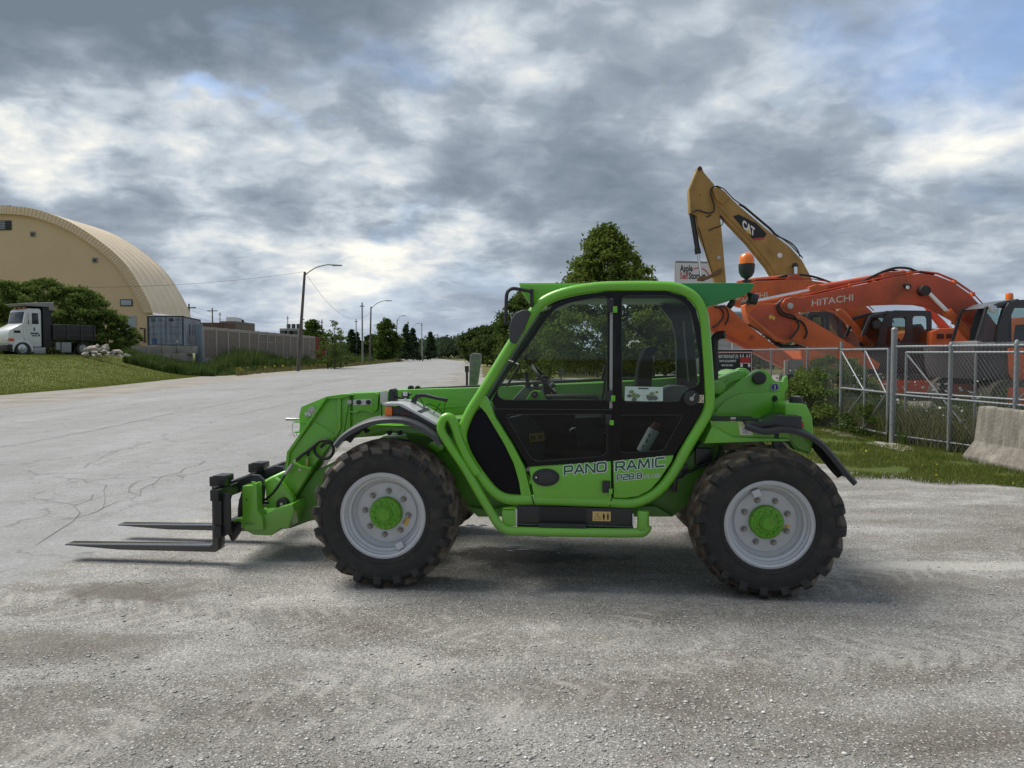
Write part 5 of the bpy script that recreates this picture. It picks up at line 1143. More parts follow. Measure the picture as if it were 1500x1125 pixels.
# company board on the fence
SP_ = Plane((0, 20.6, 0), 0)
sg = thing('sign_board', 'black company board with red frame and two red excavators, fixed to the chain link fence', 'sign', W(1078, 530, 20.6).xyz)
so = sg.location.copy()
class Off:
    def __init__(s, pl, off): s.pl = pl; s.off = off; s.O = pl.O
    def L(s, px, py, y): a = s.pl.L(px, py, y); o = s.off; return (a[0] + s.pl.O.x - o.x, a[1] + s.pl.O.y - o.y, a[2] - o.z)
    def P(s, pts, y): return [(q[0], q[2]) for q in (s.L(a, b, y) for a, b in pts)]
sp_ = Off(SP_, so)
def wplate(pl, name, pts, y, m, th=.004, parent=None, yb=None, bevel=0, label=None):
    q = pl.P(pts, y); oy = pl.L(750, 500, y)[1]
    return MB().prism(q, oy - th, oy).build(name, m, parent, bevel, label=label)
REDP = mat('red_print', (.48, .03, .03), .5); PINKP = mat('pale_pink_print', (.75, .45, .45), .5)
wplate(sp_, 'board', [(1040, 512.5), (1102, 512.5), (1102, 556), (1040, 556)], 0, mat('board_black', (.012, .012, .014), .5), .02, sg)
wplate(sp_, 'board_frame', [(1040, 515.3), (1101.3, 515.3), (1101.3, 517), (1040, 517)], -.022, PINKP, .003, sg)
wplate(sp_, 'board_frame', [(1100.2, 517.1), (1101.4, 517.1), (1101.4, 555), (1100.2, 555)], -.022, PINKP, .003, sg)
wplate(sp_, 'board_print', [(1084, 523), (1099, 523), (1099, 531.5), (1084, 531.5)], -.022, REDP, .003, sg)
for i in range(4): x = 1084.6 + i * 4.7 - (1 if i in (1, 3) else 0); wplate(sp_, 'board_print', [(x - .9, 523), (x + .1, 518.8), (x + .7, 518.8), (x + 1.0, 523)], -.022, WHITE, .003, sg)
for x in (1084.5, 1095.5): wplate(sp_, 'board_print', [(x, 532.5), (x + 3.4, 533), (x + 3.8, 537.5), (x + .2, 537.5)], -.022, WHITE, .003, sg)
wplate(sp_, 'board_print', [(1083.7, 531.7), (1099.2, 531.7), (1099.2, 532.4), (1083.7, 532.4)], -.022, WHITE, .003, sg)
sp2 = Off(SP_, so)
for s, x0, x1, y, h in (('HEAVY IRON PLANT LTD', 1051.8, 1081.5, 524.6, 5.0), ('PARTS & EQUIPMENT', 1054, 1078.5, 530.4, 3.2), ('+648 525-5355', 1056, 1073.5, 536.4, 2.8), ('info@heavyironplant', 1054.5, 1075, 543.3, 2.6)):
    place_text(s, x0, y, x1, y, h, WHITE, -.024, bold=.02, parent=sg, frame=sp2, nm='board_print')

# ---- excavators. Each stands with its tracks along x and faces left; boom and stick in the vertical middle plane
ORG = mat('orange_paint', (.58, .115, .024), .5, var=.15, vscale=1.6, dirt=(.26, .10, .05), dirt_amt=.65, dscale=1.4)
ORG2 = mat('faded_orange_paint', (.49, .080, .033), .55, var=.18, vscale=1.3, dirt=(.20, .08, .045), dirt_amt=.7, dscale=1.1)
CATY = mat('ochre_paint', (.36, .215, .055), .55, var=.13, vscale=1.2, dirt=(.17, .10, .04), dirt_amt=.45, dscale=1.3)
RUST = mat('rusty_bucket', (.25, .13, .055), .8, var=.3, vscale=3, dirt=(.36, .24, .11), dirt_amt=.6, dscale=2)
TRK = mat('track_steel', (.045, .036, .030), .75, var=.3, vscale=5)
CABB = mat('cab_black', (.020, .022, .027), .42, coat=.3)
SEATG = mat('grey_seat', (.09, .095, .10), .8)
class EX:
    def __init__(s, name, lab, cat, px_base, Y):
        s.o = W(px_base, 500, Y); s.o.z = 0; s.Y = Y; s.r = thing(name, lab, cat, s.o)
    def pl(s, y=0): return s
    def L(s, px, py, y): p = W(px, py, s.Y + y); return (p.x - s.o.x, y, p.z)
    def P(s, pts, y): return [(q[0], q[2]) for q in (s.L(a, b, y) for a, b in pts)]
    def pr(s, name, pts, y0, y1, m, bevel=.015, yp=None, parent=None, label=None):
        return MB().prism(s.P(pts, y0 if yp is None else yp), y0, y1).build(name, m, parent or s.r, bevel, label=label)
    def tube(s, name, pts, y, r, m, sm=0, seg=8): return MB().tube([s.L(a, b, y) for a, b in pts], r, seg, smooth=sm).build(name, m, s.r)
    def pin(s, name, px, py, y, ln, r, m=None): return MB().cyl(s.L(px, py, y), (0, ln, 0), r, 16).build(name, m or STEEL, s.r, .006)
def tracks(E, x0, x1, ys, w=.6, h=.9):
    for y in ys:
        mb = MB(); n = 30; cx0, cx1 = x0 + h / 2, x1 - h / 2; prof = []
        for k in range(17): a = pi / 2 + pi * k / 16; prof.append((cx0 + h / 2 * cos(a), h / 2 + h / 2 * sin(a)))
        for k in range(17): a = -pi / 2 + pi * k / 16; prof.append((cx1 + h / 2 * cos(a), h / 2 + h / 2 * sin(a)))
        o = MB().prism(prof, y, y + w).build('track', TRK, E.r, .02)
        MB().box((cx0, y - .02, .22), (cx1, y + .1, h - .2)).build('track_frame', ORG2, o, .02)
        first = None
        for k in range(7):
            xx = cx0 + (cx1 - cx0) * k / 6
            if first is None: first = MB().cyl((0, 0, 0), (0, .06, 0), .13, 16).build('roller', TRK, o, .01); rl = first
            else: rl = first.copy(); C.objects.link(rl); rl.parent = o
            rl.location = (xx, y - .04, .17)
def exc_cab(E, outer, front, door_w, y0, y1, beacon=None, extra=None):
    """outer: cab side outline, front: windscreen quad, door_w: list of window outlines"""
    from mathutils.geometry import tessellate_polygon
    for yy, yr in ((y0, y0), (y1 - .06, y0)):
        polys = [[Vector((a, b, 0)) for a, b in E.P(outer, yr)]] + [[Vector((a, b, 0)) for a, b in E.P(h_, yr)] for h_ in door_w]
        tris = tessellate_polygon(polys); flat = [v for p in polys for v in p]; n = len(flat); mb = MB()
        mb.v = [(v.x, yy, v.y) for v in flat] + [(v.x, yy + .06, v.y) for v in flat]; mb.f = [tuple(t_) for t_ in tris] + [tuple(i + n for i in t_[::-1]) for t_ in tris]; k = 0
        for p in polys:
            for i in range(len(p)): j = (i + 1) % len(p); mb.f.append((k + i, k + j, n + k + j, n + k + i))
            k += len(p)
        mb.mi = [0] * len(mb.f); mb.build('cab_side', CABB, E.r, ang=30)
        for h_ in door_w:
            q = E.P(h_, yr); g = MB(); g.add([(a, yy + .03, b) for a, b in q], [tuple(range(len(q)))]); g.build('cab_window', GLASSF, E.r, smooth=False)
    q = E.P(outer, y0); top = sorted(q, key=lambda p: -p[1]); xs = [p[0] for p in q]; zt_ = max(p[1] for p in q)
    MB().box((min(p[0] for p in q if p[1] > zt_ - .12) , y0 + .06, zt_ - .10), (max(xs), y1 - .06, zt_ - .012)).build('cab_roof', CABB, E.r, .03)
    return q
# Excavator A, nearest
A = EX('excavator', 'nearest orange excavator with pale lettered boom and cab at the right edge', 'excavator', 1470, 21.5)
boomA = [(1146, 446), (1150, 438), (1160, 435), (1175, 435.5), (1220, 425.5), (1260, 417), (1300, 408.5), (1321, 404), (1348, 400.5), (1372, 403.5), (1396, 413), (1420, 430), (1441, 452), (1462, 478), (1482, 505), (1470, 516), (1452, 500), (1430, 477.6), (1407, 469), (1386, 458), (1372, 450), (1350, 445.5), (1324, 445), (1292, 446), (1260, 449), (1184, 456), (1160, 458), (1149, 453)]
A.pr('boom', boomA, .55, 1.05, ORG2, .02)
place_text('HITACHI', 1189, 448.8, 1249.5, 440.2, 9.6, mat('pale_lettering', (.60, .50, .44), .6), .545, bold=.012, parent=A.r, frame=A)
A.tube('boom_pipe', [(1176, 433), (1220, 423), (1300, 405), (1348, 397), (1374, 400), (1398, 410), (1423, 427), (1446, 452)], .62, .018, ORG2)
A.tube('boom_pipe', [(1176, 434.5), (1220, 424.3), (1300, 406.5), (1348, 398.5), (1374, 401.5), (1397, 411.5), (1421, 428)], .9, .018, ORG2)
for px, py in ((1246, 419), (1280, 412), (1335, 400), (1400, 414), (1427, 432)): A.pr('pipe_bracket', [(px - 1.5, py - 4), (px + 1.5, py - 4), (px + 2, py + 2), (px - 2, py + 2)], .6, .95, ORG, .004)
A.pr('stick', [(1091, 447), (1096, 444), (1108, 443.5), (1137, 445), (1150, 441), (1160, 445), (1172, 460), (1215, 485), (1252, 507.7), (1290, 533), (1286, 541), (1244.5, 534), (1196, 510), (1161, 499), (1152, 503), (1137, 500), (1113, 482), (1099, 474), (1094, 463)], .58, 1.02, ORG, .02)
A.pr('stick_rib', [(1094, 462), (1096, 460), (1140, 495), (1152, 499), (1148, 502), (1137, 500)], .56, .58, ORG, .004)
A.pr('stick_plate', [(1096, 461), (1110, 447), (1136, 446), (1156, 462), (1164, 490), (1150, 499), (1138, 496), (1118, 482)], .562, .58, ORG2, .006)
A.pr('stick_sticker', [(1126, 464), (1129, 461), (1136, 465), (1134, 469.5), (1130, 465.5), (1128, 468)], .552, .56, YEL, 0)
A.pin('pivot_pin', 1158, 448, .50, .6, .09); A.pin('pivot_pin', 1097, 442, .52, .55, .08, TRK)
A.tube('cylinder_rod', [(1108, 441), (1190, 424.3)], .80, .055, CHROME, seg=12); A.tube('stick_cylinder', [(1189, 424.3), (1200, 421.5), (1296, 404.5), (1324, 400)], .80, .095, ORG2, seg=14)
A.pr('cylinder_head', [(1186, 420), (1196, 416.5), (1208, 418), (1216, 422), (1206, 426), (1190, 428.5)], .68, .92, ORG, .02)
A.pr('cylinder_bracket', [(1290, 412), (1294, 400), (1302, 398), (1318, 398.5), (1325, 404)], .62, .98, ORG2, .02)
A.tube('hydraulic_hose', [(1262, 413), (1278, 405), (1296, 397), (1312, 392.5), (1330, 393), (1345, 398), (1368, 401.5)], .7, .035, RUB, 4); A.tube('hydraulic_hose', [(1268, 411), (1290, 401), (1305, 396), (1322, 398.5), (1338, 398)], .85, .03, RUB, 4)
A.tube('hydraulic_hose', [(1144, 440), (1138, 448), (1144, 460), (1160, 466), (1175, 472), (1182, 486), (1178, 496)], .50, .030, RUB, 4); A.tube('hydraulic_hose', [(1148, 437), (1141, 446), (1148, 458), (1163, 463), (1170, 478), (1163, 490), (1157, 497)], .47, .030, RUB, 4)
A.tube('stick_underside_hose', [(1097, 474), (1116, 484), (1136, 502), (1150, 508), (1170, 508)], .8, .06, RUB, 4)
A.tube('cylinder_rod', [(1357, 425.6), (1390, 458.5)], .40, .060, CHROME, seg=12); A.tube('boom_cylinder', [(1389, 457.5), (1400, 469), (1428, 502), (1440, 516)], .40, .115, ORG, seg=14); A.tube('boom_cylinder', [(1387, 456), (1391, 461)], .40, .135, ORG, seg=14)
A.pin('boom_lug', 1356.5, 425.5, .32, .9, .15, mat('dark_pin', (.03, .02, .018), .6)); A.pr('boom_lamp', [(1325, 416), (1334, 416), (1336, 420), (1332, 423), (1327, 422)], .44, .56, BLKP, .02); A.pin('lamp_glass', 1330, 421, .42, .03, .05, WHITE)
exc_cab(A, [(1461, 506), (1464, 480), (1471, 455), (1478, 444), (1488, 439.5), (1500, 439), (1562, 440), (1568, 506)], None, [rnd([(1474, 500), (1478, 470), (1487, 449), (1493, 447), (1520, 447), (1520, 500)]), rnd([(1526, 500), (1526, 447), (1556, 447), (1560, 500)])], -1.0, .30)
A.pr('windscreen_frame', [(1429, 502), (1445, 449), (1480, 442), (1482, 446), (1447, 453), (1433, 502)], -.98, -.90, CABB, .006); A.pr('windscreen_frame', [(1429, 502), (1445, 449), (1480, 442), (1482, 446), (1447, 453), (1433, 502)], .16, .24, CABB, .006, yp=-.98)
q = A.P([(1431, 502), (1446, 451), (1464, 447), (1462, 502)], -.95); g = MB(); g.add([(a, -.95, b) for a, b in q], [(0, 1, 2, 3)]); g.build('windscreen', GLASSF, A.r, smooth=False)
A.pr('cab_front_post', [(1461, 506), (1464, 478), (1471, 453), (1478, 443), (1482, 445), (1475, 458), (1470, 480), (1468, 506)], -1.04, -.9, CABB, .012)
A.pr('visor', [(1446, 451), (1462, 443), (1492, 437.5), (1494, 442), (1466, 449)], -.9, .2, mat('visor_grey', (.10, .11, .12), .4), .01)
A.pr('cab_mirror', [(1449, 448), (1452, 446), (1460, 448), (1462, 454), (1459, 459), (1451, 456)], -1.12, -1.05, mat('mirror_silver', (.5, .52, .55), .15, metal=.8), .02)
MB().lathe([(.10, 0), (.10, .10), (.085, .16), (0, .19)], A.L(1478.5, 438.5, -.5), 'z', 16).build('cab_beacon', ORLENS, A.r)
A.pr('cab_sill', [(1431, 499), (1445, 503), (1500, 500), (1568, 503), (1568, 508), (1450, 510), (1432, 505)], -1.05, .25, mat('pale_sill', (.35, .36, .37), .5), .01)
A.pr('cab_seat', [(1500, 506), (1504, 475), (1516, 474), (1520, 506)], -.6, -.1, SEATG, .04)
A.pr('house', [(1428, 508), (1570, 508), (1570, 556), (1436, 556), (1430, 540)], -1.15, 1.4, mat('dark_house', (.05, .045, .05), .6), .03)
A.pr('engine_cover', [(1560, 460), (1760, 466), (1770, 556), (1560, 556)], -1.3, 1.4, ORG, .06)
A.pr('side_panel', [(1478, 510), (1530, 508), (1530, 562), (1486, 562), (1478, 548)], -1.22, -1.15, ORG, .015)
tracks(A, A.L(1405, 500, 0)[0], A.L(1640, 500, 0)[0], (-1.45, 1.0))
MB().cyl((A.L(1525, 500, 0)[0], .1, .55), (0, 0, .35), .7, 24).build('slew_ring', TRK, A.r)
# Excavator B behind it
B = EX('excavator', 'middle orange excavator whose black cab stands under the arched lettered boom', 'excavator', 1316, 27.0)
B.pr('boom', [(1075, 446), (1074, 436), (1083, 421), (1106, 412), (1150, 410), (1189, 411), (1222, 416), (1250, 432), (1276, 455), (1300, 480), (1330, 508), (1318, 520), (1290, 505), (1262, 488), (1230, 458), (1190, 446), (1120, 446), (1088, 450)], .55, 1.05, ORG, .02)
place_text('HITACHI', 1072, 440.5, 1124, 436.0, 8.4, MATS['pale_lettering'], .545, bold=.012, parent=B.r, frame=B)
B.pr('stick', [(1030, 449), (1048, 447.5), (1062, 446), (1070, 452), (1090, 471), (1126, 499), (1151, 516), (1180, 540), (1172, 548), (1145, 538), (1090, 509), (1040, 484), (1030, 474)], .60, 1.0, ORG, .02)
B.pr('stick_rib', [(1040, 481), (1042, 478), (1092, 505), (1140, 531), (1140, 535), (1090, 509)], .57, .60, ORG2, .004)
B.tube('cylinder_rod', [(1082, 432), (1094, 419)], .8, .05, CHROME); B.tube('stick_cylinder', [(1080, 415), (1108, 410), (1166, 405)], .80, .09, ORG2, seg=14); B.pr('cylinder_bracket', [(1150, 411), (1156, 403), (1170, 401.5), (1180, 411)], .62, .98, ORG2, .02)
B.tube('hydraulic_hose', [(1104, 413), (1128, 410), (1150, 404), (1172, 402.5), (1188, 404.5), (1205, 409.5), (1222, 416)], .7, .04, RUB, 4)
B.tube('hydraulic_hose', [(1046, 449), (1056, 452), (1060, 462), (1052, 474), (1044, 479)], .54, .03, RUB, 4); B.tube('hydraulic_hose', [(1054, 448), (1064, 452), (1067, 464), (1062, 476)], .52, .03, RUB, 4); B.pin('pivot_pin', 1102, 494, .56, .5, .08, ORG2)
B.tube('boom_pipe', [(1083, 418), (1108, 409), (1150, 407.5), (1190, 408.5), (1226, 415), (1254, 431), (1280, 455)], .66, .02, ORG2)
B.tube('boom_cylinder', [(1228, 454), (1240, 466), (1254, 482), (1276, 512)], .38, .13, ORG, seg=14); B.tube('cylinder_rod', [(1218, 441), (1229, 455)], .38, .07, CHROME, seg=12)
exc_cab(B, [(1286, 508), (1290, 480), (1296, 464), (1302, 457), (1310, 454.5), (1361, 455), (1365, 460), (1365, 508)], None, [rnd([(1297, 505), (1300, 482), (1305, 466), (1309, 463), (1327, 463), (1327, 490), (1318, 505)]), rnd([(1337, 504), (1337, 463), (1358, 463), (1359, 504)])], -1.0, .45)
B.pr('windscreen_frame', [(1262, 492), (1274, 462), (1300, 455), (1302, 459), (1277, 466), (1266, 492)], -.98, -.90, CABB, .006); B.pr('windscreen_frame', [(1262, 492), (1274, 462), (1300, 455), (1302, 459), (1277, 466), (1266, 492)], .30, .38, CABB, .006, yp=-.98)
q = B.P([(1264, 508), (1264, 490), (1275, 463), (1296, 459), (1286, 508)], -.95); g = MB(); g.add([(a, -.95, b) for a, b in q], [tuple(range(5))]); g.build('windscreen', GLASSF, B.r, smooth=False)
B.pr('cab_seat', [(1339, 508), (1341, 476), (1350, 474), (1354, 480), (1358, 508)], -.6, -.05, SEATG, .04); B.pr('cab_seat', [(1318, 508), (1330, 498), (1345, 498), (1345, 508)], -.6, -.05, SEATG, .04)
B.pr('house', [(1262, 508), (1366, 508), (1366, 548), (1272, 548), (1264, 530)], -1.1, 1.4, MATS['dark_house'], .03)
B.pr('engine_cover', [(1365, 486), (1376, 481), (1440, 479), (1560, 484), (1565, 548), (1365, 548)], -1.3, 1.4, ORG, .05)
for px in (1378, 1392): B.pr('cover_vent', [(px - 5, 489), (px + 5, 489), (px + 5, 496), (px - 5, 496)], -1.33, -1.30, mat('vent_dark', (.06, .015, .008), .7), .004)
B.pr('swing_arm_link', [(1354, 445), (1362, 449), (1384, 470), (1398, 486), (1408, 496), (1396, 498), (1384, 486), (1370, 468)], 1.5, 1.7, ORG2, .015)
tracks(B, B.L(1235, 500, 0)[0], B.L(1425, 500, 0)[0], (-1.45, 1.0)); MB().cyl((B.L(1330, 500, 0)[0], .1, .55), (0, 0, .35), .7, 24).build('slew_ring', TRK, B.r)
# Excavator D, further back, only its cab and boom foot show
D_ = EX('excavator', 'farthest orange excavator, a sliver of its cab showing under the lettered boom', 'excavator', 1200, 33.5)
exc_cab(D_, [(1180, 512), (1181, 464), (1186, 457), (1232, 457), (1236, 512)], None, [rnd([(1186, 504), (1187, 462), (1204, 462), (1204, 504)]), rnd([(1208, 504), (1208, 462), (1228, 462), (1228, 504)])], -.9, .45)
D_.pr('boom', [(1205, 452), (1220, 448), (1238, 456), (1250, 474), (1262, 500), (1276, 520), (1262, 528), (1240, 500), (1226, 480)], .55, 1.0, mat('muddy_orange', (.16, .085, .055), .8, var=.3, vscale=2), .02)
D_.tube('boom_cylinder', [(1226, 453), (1238, 470), (1246, 484)], .4, .10, CHROME)
D_.pr('house', [(1172, 510), (1330, 510), (1330, 545), (1176, 545)], -1.1, 1.4, ORG, .05); tracks(D_, D_.L(1160, 500, 0)[0], D_.L(1320, 500, 0)[0], (-1.4, 1.0))
# buckets on the ground in front
def bucket(E, c, s, lab):
    px, py = c; mb = MB(); prof = [(-1.1, -.1), (-1.0, .35), (-.55, .62), (0, .70), (.45, .55), (.8, .2), (1.1, -.35), (1.0, -.40), (.7, .05), (.35, .38), (0, .50), (-.5, .44), (-.85, .2), (-.95, -.1)]
    p0 = E.L(px, py, -.1); pp = [(p0[0] + a * s, p0[2] + b * s) for a, b in prof]
    b = MB().prism(pp, .1, 1.4).build('bucket', RUST, E.r, .01)
    outl = [(p0[0] + a * s, p0[2] + b_ * s) for a, b_ in prof[:7]]
    for y in (.1, 1.36): MB().prism(outl, y - .02, y + .02).build('bucket_cheek', RUST, b, .004)
    for k in range(5): MB().box((pp[6][0] - .06, .14 + k * .28, pp[6][1] - .16), (pp[6][0] + .06, .26 + k * .28, pp[6][1] + .04)).build('bucket_tooth', TRK, b, .01)
bucket(A, (1272, 572), .62, ''); bucket(D_, (1236, 560), .55, '')
B.pr('bucket_link', [(1230, 512), (1252, 513), (1262, 521), (1256, 530), (1236, 526)], -.4, -.2, mat('dull_yellow_paint', (.45, .36, .08), .6), .01)
# CAT boom
K = EX('excavator', 'tall ochre excavator arm with black logo panel, rising above the orange machines', 'excavator', 1230, 37.0)
K.pr('stick', [(1009, 278.5), (1021.6, 247), (1024, 243), (1028, 244), (1031, 252.4), (1046, 270), (1047, 280), (1053, 304.7), (1057, 334.5), (1063.6, 412), (1067, 440), (1050, 440), (1047.7, 411), (1034.7, 366), (1024.4, 342), (1020.7, 316), (1011, 312), (1010, 294)], .55, 1.0, CATY, .02)
K.pr('stick_edge', [(1009, 278.5), (1021.6, 247), (1024, 243), (1026, 245), (1023.4, 249), (1011.5, 279), (1012.5, 311), (1011, 312), (1010, 294)], .52, .56, mat('pale_ochre', (.40, .27, .10), .6), .004)
K.pr('boom', [(1045, 276.7), (1050, 274), (1061, 279.5), (1072, 291.6), (1081, 300), (1128, 340), (1156, 360.7), (1174.7, 381), (1186, 401.7), (1196, 425), (1235, 490), (1225, 505), (1205, 490), (1150, 425), (1138, 407), (1128, 388.7), (1098, 351), (1057, 308.4), (1047.7, 291.6)], .50, 1.05, CATY, .02)
K.pr('boom_underside', [(1047.7, 291.6), (1057, 308.4), (1098, 351), (1128, 388.7), (1140, 409), (1134, 409), (1124, 392), (1095, 356), (1054, 313)], .54, 1.0, CATY, .004)
K.pr('boom_ear', [(1044, 277), (1050, 273.5), (1060, 279), (1068, 290), (1058, 300), (1048, 290)], .44, .50, CATY, .01)
K.tube('boom_pipe', [(1050, 272), (1061, 277), (1074, 291), (1084, 298.5), (1130, 338), (1158, 358.5), (1176, 378)], .6, .03, mat('grey_pipe', (.09, .09, .09), .5)); K.tube('boom_pipe', [(1083, 299), (1090, 303), (1128, 335), (1136, 344)], .6, .06, BLKP)
K.tube('hydraulic_hose', [(1136, 345), (1148, 350), (1160, 357), (1168, 366), (1172, 376)], .6, .035, RUB, 4)
K.tube('hydraulic_hose', [(1056, 276), (1046, 273), (1041, 282), (1046, 300), (1045, 310), (1036, 312), (1022, 308), (1013, 312)], .45, .035, RUB, 4); K.tube('hydraulic_hose', [(1054, 316), (1059, 322), (1057, 330), (1046, 334), (1038, 338)], .5, .025, RUB, 4)
K.tube('bucket_cylinder', [(1013, 313), (1016, 330), (1022.5, 370)], .78, .125, BLK, seg=14); K.tube('bucket_cylinder', [(1021.3, 364), (1022.7, 372)], .78, .15, BLK, seg=14); K.tube('cylinder_rod', [(1022.5, 371), (1026.5, 404)], .78, .07, CHROME, seg=12)
K.pr('bucket_linkage', [(1021, 411), (1022, 407), (1028, 405), (1036, 404.5), (1056, 393), (1059, 396), (1056, 401), (1038, 409), (1030, 412)], .5, .62, mat('rusty_link', (.16, .09, .04), .75, var=.3), .01)
K.tube('hydraulic_hose', [(1023, 333), (1027, 345), (1032, 365), (1041, 392), (1044, 402)], .53, .022, RUB, 3)
K.pin('pivot_pin', 1052.8, 377.5, .50, .2, .10); K.pin('pivot_pin', 1142.5, 374, .44, .1, .12, WHITE); K.pin('boom_lug', 1165, 389, .42, .2, .14, BLK); K.tube('cylinder_rod', [(1165, 391), (1165.5, 410), (1166, 440)], .42, .10, CHROME, seg=12); K.pin('pivot_pin', 1025, 247, .5, .6, .1, TRK)
for pts in (([(1025.5, 285), (1026.5, 285), (1026.5, 287.5), (1025.5, 287.5)]), ([(1034, 317), (1042, 314), (1042, 316), (1035, 319)])): K.pr('mark', pts, .535, .545, TRK, 0)
K.pr('logo_panel', [(1074, 317), (1082, 314), (1107.5, 327), (1123, 342), (1120.5, 347), (1102, 349)], .47, .497, mat('logo_black', (.008, .009, .012), .5), 0); K.pr('logo_stripe', [(1102, 349.5), (1120, 347.5), (1119, 350), (1104, 352)], .47, .497, mat('logo_red', (.40, .05, .06), .5), 0)
place_text('CAT', 1087.5, 333.0, 1105.5, 346.0, 11.5, WHITE, .465, bold=.045, parent=K.r, frame=K)
tri = K.pr('logo_triangle', [(1092, 339.5), (1097, 336), (1101, 345)], .452, .46, mat('logo_yellow', (.6, .42, .08), .5), 0)
K.pr('house', [(1190, 478), (1330, 478), (1335, 535), (1195, 535)], -1.2, 1.5, CATY, .05); tracks(K, K.L(1180, 500, 0)[0], K.L(1330, 500, 0)[0], (-1.4, 1.0))
# ================================================================ TREES
BARK = mat('bark', (.075, .060, .045), .9, var=.3, vscale=6, bump=.5)
def fol(name, c1, c2): return leaf_mat(name, c1, c2, .38)
F_MAPLE = fol('maple_leaves', (0.038, 0.072, 0.016), (0.21, 0.27, 0.06)); F_DARK = fol('dark_leaves', (0.028, 0.05, 0.018), (0.10, 0.14, 0.04)); F_MID = fol('mid_leaves', (0.028, 0.06, 0.016), (0.13, 0.18, 0.045))
F_CON = fol('conifer_needles', (0.028, 0.05, 0.028), (0.08, 0.115, 0.055)); F_SHR = fol('shrub_leaves', (0.045, 0.085, 0.02), (0.20, 0.26, 0.07)); F_FAR = fol('far_leaves', (0.03, 0.05, 0.03), (0.085, 0.12, 0.058)); F_LIGHT = fol('light_leaves', (0.05, 0.085, 0.02), (0.17, 0.22, 0.075))
def leaves(C_, size, rs, flat=.5):
    n = len(C_); d = rs.randn(n, 3); d /= np.linalg.norm(d, axis=1)[:, None]; u = np.cross(d, rs.randn(n, 3)); u /= np.linalg.norm(u, axis=1)[:, None]; w = np.cross(d, u)
    s = size * (.6 + .8 * rs.rand(n))[:, None]; u = u * s; w = w * s * .55
    return np.stack([C_ - u, C_ - w * .9, C_ + u, C_ + w * .9], 1).reshape(-1, 3)
def crown_pts(rs, n_cl, per, shape, cr, seed):
    """shape(t, ang) -> radius of the crown at height fraction t; clumps sit mostly near the surface"""
    out = []
    for k in range(n_cl):
        t = rs.rand(); a = rs.rand() * 6.28; r = shape(t) * (1 - .55 * rs.rand() ** 2.2) * (1 + .42 * noise.noise(Vector((cos(a) * 1.7, sin(a) * 1.7, t * 5 + seed))))
        out.append((r * cos(a), r * sin(a), t, rs.rand()))
    return out
def tree(name, lab, x, y, z0, h, wd, fm, prof='round', seed=0, ncl=150, per=150, leaf=.1, trunk=.16, base=.15, group=None, cat='tree', clr=.12, lean=0):
    rs = np.random.RandomState(seed + 11); t = thing(name, lab, cat, (x, y, z0), 0, group)
    hb = h * base; hc = h - hb; R_ = wd / 2
    S_ = {'round': lambda q: R_ * sqrt(max(.0, 1 - (2 * q - .9) ** 2 / 1.25)), 'oval': lambda q: R_ * (sin(pi * min(1, q * .9 + .12)) ** .6), 'pyramid': lambda q: R_ * (min(1, q * 5 + .45) * (1 - q) ** .78 * 1.1 + .02),
          'cone': lambda q: R_ * ((1 - q) ** .85 + .02), 'bush': lambda q: R_ * sqrt(max(0.02, 1 - q * q)) * (.8 + .4 * rs.rand()), 'airy': lambda q: R_ * (sin(pi * min(1, q * .92 + .05)) ** .8)}[prof]
    cl = crown_pts(rs, ncl, per, S_, 0, seed); V = []
    lay = prof == 'cone'
    for (cx, cy, tq, u) in cl:
        n = int(per * (.5 + u)); r = h * clr * (.55 + .7 * u) * (.55 if lay else 1) * (.55 + .45 * (1 - tq)); P_ = rs.randn(n, 3) * np.array([r, r, r * (.32 if lay else .62)]) * .6
        if lay: P_[:, 2] -= np.abs(P_[:, 0]) * .15
        V.append(P_ + np.array([cx, cy, hb + tq * hc * .97]))
    V = np.concatenate(V); V = V[V[:, 2] < h * 1.03]; V = V[V[:, 2] > .05]
    soup('crown', leaves(V, leaf, rs), 4, fm, t)
    mb = MB().tube([(0, 0, -.1), (.02 * h * rs.randn() * .3, .01 * h, h * .35), (.01 * h, -.01 * h, h * .65), (0, 0, h * .93)], trunk, 9, smooth=3, r2=trunk * .12)
    for k in range(9 if h > 3 else 4):
        cx, cy, tq, u = cl[k * 3]; z1 = hb + tq * hc * .9; z2 = max(hb * .7, z1 * .62); mb.tube([(0, 0, z2), (cx * .45, cy * .45, (z1 + z2) / 2 + .05), (cx * .9, cy * .9, z1)], trunk * .36, 6, smooth=2, r2=trunk * .08)
    mb.build('trunk', BARK, t, kind=None); return t
def at(px, Y): return W(px, 518, Y).x
def ht(py, Y): return W(750, py, Y).z
tree('maple_tree', 'tall full maple with pyramidal crown rising behind the telehandler cab', at(888, 40), 40, 0, ht(330, 40), 8.4, F_MAPLE, 'pyramid', 1, 330, 190, .10, .17, .12, clr=.065)
tree('broadleaf_tree', 'bushy green tree behind the cab mirror at the right road side', at(775, 62), 62, 0, ht(424, 62), 5.6, F_MID, 'oval', 2, 200, 150, .13, .16, .1, clr=.1)
tree('broadleaf_tree', 'round dark tree at the right road side left of the mirror', at(737, 92), 92, 0, ht(470, 92), 6.8, F_DARK, 'oval', 3, 130, 110, .2, .16, .08, clr=.13)
tree('broadleaf_tree', 'low dark tree farthest left of those along the right verge', at(711, 120), 120, 0, ht(478, 120), 7.5, F_DARK, 'round', 4, 110, 100, .26, .16, .08, clr=.14)
tree('broadleaf_tree', 'loose leafy tree behind the rear window of the cab', at(975, 52), 52, 0, ht(468, 52), 4.6, F_MID, 'oval', 5, 120, 120, .13, .12, .1, clr=.1)
